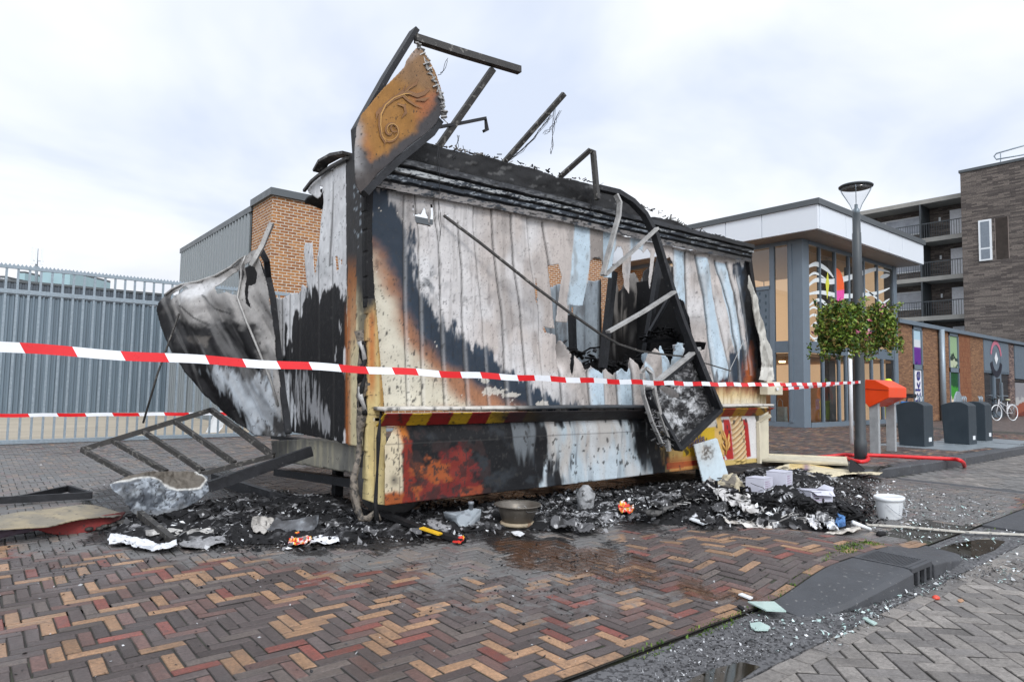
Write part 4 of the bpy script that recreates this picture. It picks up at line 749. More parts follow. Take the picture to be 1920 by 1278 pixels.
sheet('back_plank_panel', [(1005, 560), (1030, 540), (1052, 530), (1062, 545), (1086, 560), (1098, 522), (1112, 528), (1128, 524), (1130, 640), (1124, 720), (1058, 720)], FP(7.6), .025, M['sheetcol'], KS, p_pl, [([(1072, 575), (1076, 575), (1076, 700), (1072, 700)], .0)], .01, 4, lambda A, B, X, Y: .015*np.sin(A*19), .01)
sheet('burnt_counter_rest', [(1040, 690), (1090, 680), (1120, 676), (1190, 680), (1300, 690), (1300, 780), (1040, 780)], FP(6.6), .03, M['char'], KS, None, (), .05, 4, lambda A, B, X, Y: .1*fbm(A*3, B*3, 2, 4), .05)
MB().box(2.95, 9.1, 5.55, 7.7, .5, .62).build('floor', M['burnt_dark'], KS)
for (a, b, y) in (((1150, 510), (1130, 690), 6.2), ((1240, 470), (1205, 690), 7.0), ((1072, 590), (1076, 700), 7.2), ((1288, 560), (1292, 700), 6.4)): MB().beam(onY(*a, y), onY(*b, y), .09, .09).build('inner_post', M['burnt_dark'], KS)
MB().beam(onY(1262, 545, 6.8), onY(1208, 640, 6.8), .05, .05).beam(onY(1208, 640, 6.8), onY(1272, 636, 6.8), .05, .05).build('inner_brace', M['burnt_dark'], KS)
rng = random.Random(4)
def rubble(name, pts, parent, mt, n, s, seed, lab=None, **k):
    rnd = random.Random(seed); mb = MB()
    for i in range(n):
        a = rnd.random(); j = min(int(a*(len(pts)-1)), len(pts)-2); t = a*(len(pts)-1)-j; c = np.array(pts[j])*(1-t)+np.array(pts[j+1])*t+np.array([rnd.gauss(0, s*1.5), rnd.gauss(0, s*1.2), abs(rnd.gauss(0, s))])
        d = np.array([rnd.gauss(0, 1), rnd.gauss(0, 1), rnd.gauss(0, .5)]); d /= np.linalg.norm(d); mb.beam(c-d*s*rnd.uniform(.5, 2), c+d*s*rnd.uniform(.5, 2), s*rnd.uniform(.2, .9), s*rnd.uniform(.06, .3), (rnd.random(), rnd.random(), 1))
    o = mb.build(name, mt, parent); o['kind'] = 'stuff'; return o
rubble('inner_rubble', [onY(1060, 660, 6.6), onY(1130, 690, 6.6), onY(1200, 690, 6.5), onY(1270, 665, 6.5)], KS, M['char'], 90, .07, 3)
rubble('shelf_rubble', [onY(1208, 636, 6.8), onY(1240, 622, 6.8), onY(1272, 634, 6.8)], KS, M['char'], 60, .05, 5)
o = rubble('roof_rubble', [onY(760, 284, 5.6), onY(860, 283, 5.6), onY(960, 306, 5.6), onY(1100, 343, 5.6), onY(1180, 378, 5.6), onY(1290, 428, 5.6), onY(1395, 460, 5.6)], KS, M['char'], 110, .022, 6)
rubble('roof_ash', [onY(800, 272, 5.5), onY(900, 291, 5.5), onY(1100, 342, 5.5), onY(1300, 430, 5.5)], KS, mat('pale_ash', AL(150, 148, 144), .9, var=.4, vs=30), 70, .022, 8)
# --- fascia sign on top of the corner
SG = thing('scorched_sign_board', 'scorched golden brown sign board with a scroll ornament standing on the corner of the roof', 'sign board', onY(672, 350, 5.32))
def p_sign(X, Y, A, B):
    p = Paint(X, Y, AL(168, 122, 66, .72)); p.mix(.5*sst(fbm(X*.02, Y*.02, 3, 3), -.1, .4), AL(156, 110, 58, .75)); p.lay([(730, 95), (800, 80), (830, 180), (800, 175), (770, 165), (745, 150)], AL(132, 104, 78), 16, 12, .03, .03, 2, .85); p.lay([(770, 180), (830, 170), (835, 215), (790, 235)], AL(172, 106, 76, .75), 14, 8, .03, .03, 4, .8)
    p.lay([(690, 250), (690, 310), (780, 300), (830, 240), (840, 190), (822, 200), (800, 235), (770, 262), (735, 290), (705, 305)], AL(172, 108, 70, .75), 12, 6, .05, .05, 3, .7)
    p.lay([(668, 275), (680, 268), (690, 285), (697, 300), (730, 284), (762, 256), (792, 226), (808, 196), (820, 178), (838, 180), (840, 260), (700, 380), (660, 380)], AL(74, 72, 74, .8), 8, 10, .06, .06, 3); p.lay([(668, 200), (684, 215), (684, 330), (660, 340)], AL(160, 160, 162), 7, 5, .05, .05, 2, .8)
    p.lay([(660, 318), (840, 300), (840, 380), (660, 380)], AL(70, 64, 62, .8), 12, 8, .05, .05, 6, .8); p.lay([(738, 140), (772, 85), (784, 100), (752, 130)], AL(160, 146, 138), 8, 4, .05, .05, 2, .6); p.spots((.03, .025, .02), .52, .3, .3, 4, .8); return p.c
sg = sheet('sign_panel', [(778, 92), (768, 103), (759, 116), (756, 127), (742, 142), (720, 165), (700, 190), (684, 210), (677, 235), (674, 270), (673, 320), (674, 345), (680, 362), (690, 352), (710, 325), (740, 300), (775, 268), (800, 250), (815, 234), (824, 215), (828, 190), (822, 165), (812, 135), (800, 112), (789, 96)], FP(5.26), .009, M['sheetcol'], SG, p_sign, (), .002, 9, lambda A, B, X, Y: .03*np.sin((X-Y*.6)*.02)+.015*fbm(A*2.5, B*2.5, 3, 3)-.07*np.exp(-((X-675)/12)**2), .008)
M['scroll'] = mat('scroll_paint', AL(134, 94, 58, .8), .6); M['scroll2'] = mat('scroll_light_paint', AL(190, 146, 82, .85), .6)
def spiral(cx, cy, r0, r1, a0, turns, n=26): return [(cx+(r0+(r1-r0)*i/n)*math.cos(a0+turns*2*math.pi*i/n), cy+(r0+(r1-r0)*i/n)*1.15*math.sin(a0+turns*2*math.pi*i/n)) for i in range(n+1)]
def ribbon(mb, pts, w):
    P = [onY(x, y, 5.262) for x, y in pts]; n = len(P); sgd = lambda X, Y: .03*np.sin((X-Y*.6)*.02)
    for i, p in enumerate(P): p[1] -= .014+float(.03*np.sin((pts[i][0]-pts[i][1]*.6)*.02)+.015*fbm(p[0:1]*2.5, p[2:3]*2.5, 3, 3)[0]-.07*math.exp(-((pts[i][0]-675)/12)**2))
    L_ = []
    for i in range(n):
        d = P[min(i+1, n-1)]-P[max(i-1, 0)]; d /= np.linalg.norm(d)+1e-9; s = np.cross(d, (0, -1, 0)); ww = w*math.sin(math.pi*(.12+.83*i/(n-1)))
        L_ += [P[i]-s*ww/2, P[i]+s*ww/2]
    mb.add(L_, [(2*i, 2*i+1, 2*i+3, 2*i+2) for i in range(n-1)], True)
ms, ml = MB(), MB()
stem = [(724, 268), (716, 255), (713, 235), (714, 215), (722, 198), (736, 186), (752, 180), (762, 190), (775, 200), (788, 205)]
for pts, w in ((stem, .035), (spiral(733, 245, 19, 3, 2.4, -1.35), .022), (spiral(740, 238, 9, 2, .2, 1.2), .014), ([(736, 186), (750, 176), (764, 176), (778, 182), (790, 178), (800, 170), (792, 166)], .04), ([(752, 180), (762, 168), (775, 160), (780, 150)], .03), ([(740, 184), (754, 170), (758, 160)], .02), ([(724, 200), (714, 204), (708, 212), (707, 222)], .03), ([(744, 196), (756, 200), (759, 212), (752, 222)], .035), ([(775, 190), (790, 190), (800, 186)], .03), ([(738, 184), (738, 174)], .015), ([(722, 268), (723, 274)], .015)): ribbon(ms, pts, w)
for pts, w in (([(x+1.5, y-1.5) for x, y in stem[:8]], .012), ([(x+1, y-1) for x, y in spiral(733, 245, 18, 4, 2.6, -1.2)], .008), ([(742, 183), (756, 178), (770, 178)], .012), ([(757, 175), (770, 163)], .012), ([(746, 197), (755, 202)], .01)): ribbon(ml, pts, w)
for p in ml.v: pass
ml.v = [(x, y-.004, z) for x, y, z in ml.v]
ms.build('scroll_ornament', M['scroll'], sg); ml.build('scroll_highlight', M['scroll2'], sg)
MB().path([onY(672, 300, 5.42), onY(668, 243, 5.42), onY(723, 145, 5.42), onY(777, 58, 5.42)], .05, .13, (0, 1, 0)).build('back_frame', M['burnt_dark'], SG)
MB().path([onY(682, 364, 5.3), onY(698, 346, 5.3), onY(746, 301, 5.3), onY(806, 252, 5.3), onY(822, 228, 5.3)], .06, .11, (0, 1, 0)).build('lower_edge_rail', M['burnt_dark'], SG)
mb = MB(); rr = random.Random(2)
for i in range(60):
    t = i/59; x = np.interp(t, [0, .3, .6, 1], [782, 806, 826, 833]); y = np.interp(t, [0, .3, .6, 1], [80, 130, 178, 225]); c = onY(x+rr.uniform(-3, 3), y+rr.uniform(-3, 3), 5.24+rr.uniform(-.03, .03)); d = np.array([rr.gauss(0, 1), rr.gauss(0, 1), rr.gauss(0, 1)]); d /= np.linalg.norm(d); mb.beam(c-d*.03, c+d*.03, rr.uniform(.01, .05), .01)
mb.tube([onY(784, 84, 5.25), onY(800, 125, 5.24), onY(822, 172, 5.24), onY(832, 215, 5.22)], [.012, .02, .02, .006], 6, .6); mb.build('burnt_edge_trim', M['ash_alu'], SG)
# roof beams
def beamthing(name, lab, pts, y, w, h, mt='burnt_steel', parent=None, cat='steel beam', up=(0, 1, 0)):
    P = [onY(p[0], p[1], y if len(p) < 3 else p[2]) for p in pts]; return MB().path(P, w, h, up).build(name, M[mt], parent)
beamthing('top_beam', '', [(779, 72, 5.35), (860, 98, 5.3), (974, 132, 5.25)], 5.3, .07, .075, parent=SG)
beamthing('hanging_bracket', '', [(814, 240, 5.5), (860, 232, 5.5), (910, 222, 5.5), (913, 244, 5.5), (907, 246, 5.5)], 5.5, .03, .04, 'burnt_dark', SG)
beamthing('roof_strut', '', [(819, 280, 5.6), (924, 130, 5.3)], 5.3, .06, .065, parent=KS)
beamthing('roof_strut', '', [(942, 308, 5.6), (1058, 176, 5.1)], 5.3, .05, .055, parent=KS)
beamthing('roof_strut', '', [(1050, 332, 5.6), (1107, 281, 5.3), (1112, 284, 5.3), (1120, 374, 5.15)], 5.3, .05, .055, parent=KS)
rr = random.Random(12)
for (x0_, y0_, x1_, y1_, n_) in ((1035, 215, 955, 300, 5), (1040, 200, 1033, 290, 3), (840, 110, 822, 140, 2), (860, 255, 850, 300, 3), (1115, 330, 1108, 400, 3), (822, 270, 825, 450, 2), (1050, 210, 1020, 250, 3)):
    mb = MB()
    for k in range(n_):
        pts = [onY(x0_+(x1_-x0_)*t+rr.uniform(-3, 3), y0_+(y1_-y0_)*t+rr.uniform(-3, 3)+8*math.sin(3.14*t), 5.25+rr.uniform(-.03, .03)) for t in np.linspace(0, 1, 8)]; mb.tube(pts, .003, 3)
    mb.build('loose_wires', M['burnt_dark'], KS)
# --- undercarriage, tyre, support
def p_chs(X, Y, A, B):
    p = Paint(X, Y, AL(136, 134, 124, .8)); p.mix(.6*sst(fbm(X*.06, Y*.008, 3, 4), -.1, .3), AL(84, 86, 88, .8)); p.mix(.4*sst(X, 560, 500), (.05, .05, .052)); p.mix(.5*sst(fbm(X*.2, Y*.006, 13, 3), .25, .5), AL(170, 164, 140)); return p.c
sheet('chassis_box', [(508, 826), (572, 822), (668, 836), (670, 888), (632, 882), (560, 870), (512, 864)], SPL(2.93), .02, M['sheetcol'], KS, p_chs, (), .0, 1, None, .3)
MB().beam(onX(520, 884, 3.1), onX(668, 905, 3.1), .1, .09).beam(onX(515, 818, 3.0), onX(650, 838, 3.0), .1, .05).box(3.2, 9, 6.0, 6.12, .38, .5).box(3.2, 9, 7.0, 7.12, .38, .5).build('chassis_rails', M['burnt_dark'], KS)
wc = onZ(668, 978, 0); wy, wx = wc[1]+.0, 3.28
wh = MB()
for (rw, w0) in ((.36, .1),):
    prof = [(.19, -w0), (.30, -w0-.005), (.355, -w0*.6), (.365, 0), (.355, w0*.6), (.30, w0+.005), (.19, w0)]
    vs = []; fs = []; n = 36
    for r, o_ in prof:
        for k in range(n): t = 2*math.pi*k/n; vs.append((wx+r*math.cos(t), wy+.02+o_, .36+r*math.sin(t)))
    for i in range(len(prof)-1):
        for k in range(n): fs.append((i*n+k, i*n+(k+1) % n, i*n+n+(k+1) % n, i*n+n+k))
    wh.add(vs, fs, True)
ty = wh.build('tyre', M['black_rub'], KS)
vs = []
MB().prism([(wx+.19*math.cos(2*math.pi*k/20), wy-.06, .36+.19*math.sin(2*math.pi*k/20)) for k in range(20)], (0, .12, 0)).build('rim', M['burnt_steel'], ty)
MB().box(3.3, 3.4, 7.2, 7.3, 0, .5).build('support_leg', M['burnt_dark'], KS); MB().box(8.6, 8.75, 5.9, 6.05, 0, .5).build('support_leg', M['burnt_dark'], KS)
# --- collapsed awning frame hanging across the hole
AW = thing('collapsed_awning_frame', 'bent black awning frame and pale bars hanging across the hole in the kiosk front', 'awning frame', onY(1330, 745, 4.9))
def pth(pts, w, h, mt, nm): 
    P = [onY(*p) for p in pts]; MB().path(P, w, h, (0, 1, 0), False).build(nm, M[mt], AW)
pth([(1120, 352, 5.25), (1158, 361, 5.22), (1185, 378, 5.18), (1208, 402, 5.14), (1228, 440, 5.1), (1243, 490, 5.07), (1258, 540, 5.04), (1278, 600, 5.0), (1300, 655, 4.97), (1322, 710, 4.95), (1342, 760, 4.95)], .06, .09, 'burnt_dark', 'curved_arm')
pth([(1155, 365, 5.15), (1162, 380, 5.12), (1160, 405, 5.1), (1150, 440, 5.08), (1142, 470, 5.06), (1130, 516, 5.05)], .03, .06, 'ash_alu', 'bent_strip')
pth([(1232, 428, 5.03), (1185, 472, 5.05), (1134, 516, 5.1)], .03, .06, 'ash_alu', 'cross_bar'); pth([(1264, 547, 4.95), (1205, 585, 5.0), (1140, 622, 5.05)], .03, .075, 'ash_alu', 'cross_bar')
pth([(832, 404, 5.36), (900, 455, 5.3), (1000, 535, 5.2), (1060, 580, 5.15), (1120, 622, 5.1), (1160, 645, 5.08), (1200, 658, 5.06), (1250, 665, 5.05), (1284, 668, 5.05)], .02, .028, 'burnt_steel', 'long_rod'); pth([(1280, 668, 5.0), (1370, 695, 5.2)], .012, .02, 'burnt_steel', 'rod_end')
MB().tube([onY(1394, 640, 5.3), onY(1370, 690, 5.3), onY(1364, 724, 5.3)], .006, 4).build('wire_end', M['ash_alu'], AW)
# --- fallen window frame full of ash leaning on the ledge
WF = thing('fallen_hatch_frame', 'black square hatch frame full of ash and melted foil leaning on the counter edge', 'hatch frame', onY(1275, 850, 4.95))
q = [(1213, 735), (1304, 660), (1349, 768), (1272, 842)]
Y4 = [5.02, 5.02, 4.9, 4.9]
Q = [onY(*q[i], Y4[i]) for i in range(4)]
mb = MB()
for i in range(4): mb.beam(Q[i], Q[(i+1) % 4], .05, .10, (0, 1, 0))
mb.build('frame_bars', M['burnt_dark'], WF, .004)
MB().beam(Q[0]+np.array([-.02, -.04, .05]), Q[1]+np.array([0, -.04, .05]), .03, .09, (0, 1, 0)).build('bar_cover', M['ash_alu'], WF)
def p_foil(X, Y, A, B):
    p = Paint(X, Y, (.035, .035, .037)); n = fbm(X*.09, Y*.09, 3, 5); m = p.mask([(1232, 705), (1258, 690), (1290, 720), (1318, 770), (1300, 800), (1262, 815), (1245, 770)], 12, 16, .05, .05, 2)
    p.mix(m*sst(np.abs(n), .0, .03)*sst(n, -.25, .15)*.9, AL(196, 198, 200)); p.mix(.6*sst(np.abs(fbm(X*.06, Y*.1, 8, 4)), .08, .0), AL(170, 170, 172)); p.mix(m*.8*(np.abs(fbm(X*.12, Y*.1, 18, 4)) < .05), (.015, .015, .015)); return p.c
sheet('ash_filled_pane', [(1213, 735), (1304, 660), (1349, 768), (1272, 842)], FP(4.99), .01, M['attr_rough'], WF, p_foil, [([(1240, 728), (1250, 722), (1268, 728), (1280, 745), (1262, 745)], .01)], .0, 5, lambda A, B, X, Y: -.05+.07*np.abs(fbm(A*8, B*8, 3, 5)), .004)
MB().path([onY(*p) for p in [(1203, 696, 5.05), (1212, 690, 5.0), (1222, 700, 4.98), (1228, 740, 4.95), (1238, 780, 4.95), (1250, 815, 4.95), (1254, 845, 4.95)]], .04, .05, (0, 1, 0)).path([onY(*p) for p in [(1203, 700, 5.02), (1206, 740, 5.0), (1222, 790, 4.98), (1240, 830, 4.97)]], .02, .05, (0, 1, 0)).build('bent_strip', M['ash_alu'], WF)
rubble('dangling_ash', [onY(1222, 740, 5.02), onY(1230, 790, 5), onY(1245, 835, 5), onY(1268, 840, 5)], WF, mat('foil_ash', AL(150, 150, 152), .7, .3, var=.6, vs=14), 150, .03, 9)
rubble('dangling_char', [onY(1222, 770, 5.02), onY(1235, 820, 5), onY(1262, 842, 5)], WF, M['char'], 110, .035, 11)
# ================================================================== LEFT BACKGROUND
YFN = 16.1
ZT1, ZT0 = onY(0, 493, YFN)[2], onY(0, 501, YFN)[2]; ZM1, ZM0 = onY(0, 540, YFN)[2], onY(0, 548, YFN)[2]; ZB1, ZB0 = onY(0, 825, YFN)[2], onY(0, 834, YFN)[2]
FN = thing('bar_fence', 'galvanised steel bar fence with toothed top rail in front of the blue grey corrugated wall', 'fence', (3, YFN, 0))
xb0 = onY(12.5, 510, YFN)[0]; xb1 = onY(340.6, 530, YFN)[0]; spc = (xb1-xb0)/17
mb = MB().box(-4, 9, YFN-.03, YFN+.03, ZT0, ZT1-.025); n = int(13/.065)
for i in range(n):
    x = -4+i*.065; mb.add([(x, YFN-.004, ZT1-.026), (x+.06, YFN-.004, ZT1-.026), (x+.03, YFN-.004, ZT1+.02), (x, YFN+.004, ZT1-.026), (x+.06, YFN+.004, ZT1-.026), (x+.03, YFN+.004, ZT1+.02)], [(0, 1, 2), (5, 4, 3), (0, 2, 5, 3), (1, 4, 5, 2)])
mb.build('toothed_top_rail', M['galv'], FN)
MB().box(-4, 9, YFN-.03, YFN+.03, ZM0, ZM1).build('upper_rail', M['galv'], FN, .004); MB().box(-4, 9, YFN-.035, YFN+.035, max(ZB0, .01), ZB1).build('lower_rail', M['galv'], FN, .004)
i = -14
while xb0+i*spc < 8.5:
    x = xb0+i*spc; 
    if x > -4: MB().box(x-.02, x+.02, YFN-.015, YFN+.015, ZB1-.01, ZT0+.01).build('bar', M['galv'], FN)
    i += 1
def corrugated(name, p0, p1, z0, z1, pitch, depth, mt, parent, duty=.45):
    p0 = np.array(p0, float); p1 = np.array(p1, float); Lh = np.linalg.norm(p1-p0); d = (p1-p0)/Lh; n_ = np.array([d[1], -d[0]]); k = int(Lh/pitch); P = []
    for i in range(k+1):
        for t, o in ((0, 0), (duty, 0), (duty+.08, 1), (.92, 1)):
            s = (i+t)*pitch
            if s < Lh: P.append(p0+d*s+n_*o*depth)
    vs = [(p[0], p[1], z0) for p in P]+[(p[0], p[1], z1) for p in P]; m = len(P)
    return MB().add(vs, [(i, i+1, m+i+1, m+i) for i in range(m-1)]).build(name, mt, parent)
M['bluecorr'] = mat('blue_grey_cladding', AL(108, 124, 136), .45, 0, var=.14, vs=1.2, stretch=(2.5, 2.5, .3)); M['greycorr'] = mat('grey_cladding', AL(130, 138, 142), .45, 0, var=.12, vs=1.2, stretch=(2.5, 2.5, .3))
YB = 29.2; zt = onY(0, 527, YB)[2]
BW = thing('cladded_shed', 'long low shed with dark blue grey ribbed metal walls behind the bar fence', 'shed', (-8, YB, 0))
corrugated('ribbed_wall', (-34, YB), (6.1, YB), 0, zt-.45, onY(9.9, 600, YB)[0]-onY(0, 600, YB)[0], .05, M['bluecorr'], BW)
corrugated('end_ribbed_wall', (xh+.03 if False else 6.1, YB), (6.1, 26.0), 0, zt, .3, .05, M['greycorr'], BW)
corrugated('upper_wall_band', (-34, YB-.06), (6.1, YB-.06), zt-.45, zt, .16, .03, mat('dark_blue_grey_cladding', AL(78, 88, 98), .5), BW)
MB().box(-34, 6.1, YB-.12, YB+6, zt, zt+.08).build('roof', M['roofedge'], BW)
# tall hall with brick corner
xh = onY(512, 355, 18)[0]; zh = onY(512, 353, 18)[2]; yh2 = onX(475, 381, xh)[1]; yh3 = onX(340, 461, xh)[1]
M['tanbrick'] = brickmat('tan_orange_brick', AL(186, 130, 78, .75), AL(150, 98, 62, .75), AL(200, 190, 176), .235, .082, .012)
HB = thing('brick_hall', 'tan orange brick hall with grey ribbed side wall behind the left end of the kiosk', 'hall', (12, 20, 0))
MB().add([(xh, 18, 0), (32, 18, 0), (32, 18, zh-.2), (xh, 18, zh-.2), (xh, yh2, 0), (xh, yh2, zh-.2)], [(0, 1, 2, 3), (4, 0, 3, 5)]).build('brick_wall', M['tanbrick'], HB)
corrugated('ribbed_side_wall', (xh+.02, max(yh3, yh2+6)), (xh+.02, yh2), 0, zh-.32, .30, .06, M['greycorr'], HB)
MB().box(xh-.09, 32.1, 17.9, yh2, zh-.2, zh).build('roof_edge', M['roofedge'], HB); MB().box(xh-.05, 32, yh2+.01, yh3, zh-.32, zh-.14).build('side_roof_edge', M['roofedge'], HB)
MB().box(xh+.3, 31.8, 18.3, yh3, .1, zh-.3).build('core', M['bluecorr'], HB)
# distant mast and buildings
D_ = 95.; mb = MB(); p0 = atD(67, 700, D_); p1 = atD(70, 466, D_); w = p1-p0; MST = thing('antenna_mast', 'slim telecom antenna mast rising behind the shed', 'antenna mast', (p0[0], p0[1], 0))
MB().tube([(p0[0], p0[1], 0), (p1[0], p1[1], p1[2]-1.5), tuple(p1)], [.35, .16, .14], 8).build('mast', M['galv'], MST)
for dx_ in (-.55, -.1, .6): MB().box(p1[0]+dx_-.14, p1[0]+dx_+.14, p1[1]-.3, p1[1]-.15, p1[2]-2.3, p1[2]+.1).build('panel_antenna', M['white_pl'], MST)
MB().beam((p1[0]-.7, p1[1]-.2, p1[2]-1.8), (p1[0]+.8, p1[1]-.2, p1[2]-1.8), .08, .08).build('cross_arm', M['galv'], MST)
def farblock(lab, px0, px1, py, D, mt, cat='building', depth=10):
    a = atD(px0, py, D); b = atD(px1, py, D); d = b-a; d[2] = 0; n_ = np.array([-d[1], d[0], 0]); n_ = n_/np.linalg.norm(n_)*depth; z = a[2]
    o = thing('distant_building', lab, cat, (a[0], a[1], 0)); A_ = [(a[0], a[1], 0), (b[0], b[1], 0), (b[0]+n_[0], b[1]+n_[1], 0), (a[0]+n_[0], a[1]+n_[1], 0)]
    MB().prism(A_, (0, 0, z)).build('wall', mt, o); MB().prism([(p[0], p[1], z+.01) for p in A_], (0, 0, .3)).build('roof', M['roofedge'], o)
    return o
M['tealglass'] = mat('teal_facade', AL(160, 190, 196), .3, var=.1, vs=.3)
farblock('distant pale teal office block seen through the fence top', 80, 132, 510, 100, M['tealglass']); farblock('tiny distant teal block left of the antenna mast', 36, 47, 512, 110, M['tealglass']); farblock('distant white house far left seen through the fence', -60, 8, 520, 90, M['white_pl'])
# ================================================================== WHITE SHOP BUILDING
C = onZ(1508, 802, .12); XC, YC = C[0], C[1]; GZ = .12
zs = onY(1508, 447, YC)[2]; cr = onZ(1534, 428, zs); XO, YO = cr[0], cr[1]; zf1 = onX(1534, 376, XO)[2]
XR = onY(1680, 600, YC)[0]; XOR = onY(1732, 480, YO)[0]; yL = 40
WB = thing('glass_front_shop_building', 'shop building with white panel fascia, grey frames and warm lit glass front', 'shop building', (XC, YC, GZ))
fa = MB(); nseg = [onX(px, 400, XO)[1] for px in (1534, 1428, 1360, 1290)]+[30]
ys = sorted([YO+.0, *[y for y in nseg[1:]]])
for i in range(len(ys)-1): fa.box(XO, XO+.12, ys[i]+.012, ys[i+1]-.012, zs, zf1-.1)
xs_ = [XO]+[onY(px, 450, YO)[0] for px in (1587, 1667, 1692)]+[XOR]
for i in range(len(xs_)-1): fa.box(xs_[i]+.012+(.12 if i == 0 else 0), xs_[i+1]-.012, YO, YO+.12, zs, zf1-.1)
fa.build('fascia', M['fascia'], WB, .006)
MB().box(XO-.06, XOR+.06, YO-.06, 30, zf1-.1, zf1+.08).build('roof_edge', M['roofedge'], WB); MB().box(XO+.03, XOR-.03, YO+.03, 29.9, zs+.02, zf1-.12).build('roof_body', M['fascia'], WB)
MB().box(XO+.14, XOR-.05, YO+.14, 29.8, zs-.02, zs+.015).build('soffit', mat('soffit_board', AL(150, 140, 130), .6, var=.06), WB)
zb1, zb0 = onY(1510, 638, YC)[2], onY(1510, 660, YC)[2]
mb = MB().box(XC-.02, XC+.42, YC-.02, YC+.5, GZ, zs-.02); mb.build('corner_column', M['frame'], WB, .01)
MB().box(XC+.42, XR, YC-.03, YC+.06, zb0, zb1).box(XC-.03, XC+.06, YC+.5, 29, zb0, zb1).build('transom_band', M['frame_dk'], WB, .006)
MB().box(XC+.42, XR, YC-.04, YC+.08, GZ, GZ+.16).box(XC+.42, XR, YC-.03, YC+.08, zs-.16, zs-.02).box(XC-.04, XC+.08, YC+.5, 29, GZ, GZ+.16).box(XC-.03, XC+.08, YC+.5, 29, zs-.16, zs-.02).build('sill_frames', M['frame'], WB)
def mullW(px, zz0, zz1, w=.07, y=YC): x = onY(px, 600, y)[0]; MB().box(x-w/2, x+w/2, y-.05, y+.06, zz0, zz1).build('mullion', M['frame'], WB)
for px in (1537, 1566, 1592, 1620, 1645): mullW(px, zb1, zs-.16)
for px in (1541, 1571, 1584, 1605, 1632, 1652): mullW(px, GZ+.16, zb0)
MB().box(XR-.32, XR, YC-.06, YC+.3, GZ, zs-.02).build('end_column', M['frame'], WB, .01)
def mullL(py_px, zz0, zz1, w=.1): y = onX(py_px, 600, XC)[1]; MB().box(XC-.05, XC+.06, y-w/2, y+w/2, zz0, zz1).build('mullion', M['frame'], WB)
for px in (1484, 1449, 1402, 1370): mullL(px, GZ+.16, zs-.16, .16 if px == 1449 else .1)
yg0, yg1 = onX(1446, 600, XC)[1], onX(1398, 600, XC)[1]; zg = onX(1420, 545, XC)[2]
MB().box(XC-.02, XC+.03, yg0, yg1+3, zb1, zg).build('grey_panel', M['frame_dk'], WB); MB().box(XC-.05, XC+.06, yg0, yg1+3, zg, zg+.12).build('panel_rail', M['frame'], WB)
mb = MB()
for i in range(6):
    for j in range(9):
        y = yg0+.15+i*.22; z = zb1+.3+j*.24+(i % 2)*.1
        if z+.1 < zg-.05: mb.box(XC-.028, XC-.02, y, y+.05, z, z+.1)
mb.build('panel_perforations', mat('panel_holes', AL(60, 78, 88), .6), WB)
def pane(mb, x0, x1, y0, y1, z0, z1):
    return mb.face([(x0, y0, z0), (x1, y1 if x1 == x0 else y0, z0), (x1, y1 if x1 == x0 else y0, z1), (x0, y0, z1)])
gm_ = MB()
for q in ((XC+.42, XR-.3, YC+.01, YC+.01, GZ+.16, zb0), (XC+.42, XR-.3, YC+.01, YC+.01, zb1, zs-.16), (XC+.01, XC+.01, 29, YC+.5, GZ+.16, zb0), (XC+.01, XC+.01, 29, YC+.5, zg, zs-.16), (XC+.01, XC+.01, yg0, YC+.5, zb1, zg)): pane(gm_, *q)
gm_.build('glazing', M['glass_lit'], WB)
# shop interior: the walls themselves glow, standing in for warm room light
M['inwall_glow'] = emat('warm_glowing_wall', AL(224, 196, 162, .85), .62); M['inwood'] = mat('interior_wood', AL(196, 140, 90), .5, var=.15, vs=3); M['infloor'] = mat('interior_floor', AL(150, 120, 96), .4)
IN = WB
MB().box(XC+.5, XR-.2, YC+5.5, YC+5.6, GZ, zs).box(XR-.3, XR-.2, YC+.3, YC+5.4, GZ, zs).build('interior_wall', M['inwall_glow'], IN); MB().box(XC+.1, XR+6, YC+.1, 28, GZ-.04, GZ+.02).build('interior_floor', M['infloor'], IN); MB().box(XC+.1, XR, YC+.1, 28, zb1-.5, zb1-.4+.0).build('mezzanine', mat('interior_ceiling', AL(190, 150, 110), .6), IN)
MB().box(XC+3.2, XC+3.3, YC+5.7, 28, GZ, zs).build('side_interior_wall', M['inwall_glow'], IN)
MB().box(XC+1.4, XC+3.6, YC+3.0, YC+4, GZ, 1.2).box(XC+4.4, XC+6.6, YC+2.6, YC+3.6, GZ, 1.5).build('shop_counter', M['inwood'], IN)
M['darkrec'] = mat('interior_dark', (.05, .05, .055), .7); mb = MB()
for a in (1.5, 3.7, 5.7): mb.box(XC+a, XC+a+.5, YC+.9, YC+1.2, GZ, zs-.1)
mb.build('interior_pillar', M['frame_dk'], IN)
MB().box(XC+2., XC+5, YC+5.3, YC+5.45, 2.1, 2.6).build('shop_sign_red', mat('red_sign_panel', AL(220, 90, 80), .5), IN)
ml = MB()
for a in range(4): ml.lathe((XC+1.6+a*1.7, YC+2.5, zb1-.56), [(.0, 0), (.12, 0), (.12, .05)], 10)
ml.build('ceiling_lamp', emat('lamp_glow', (1, .8, .45), 6), IN)
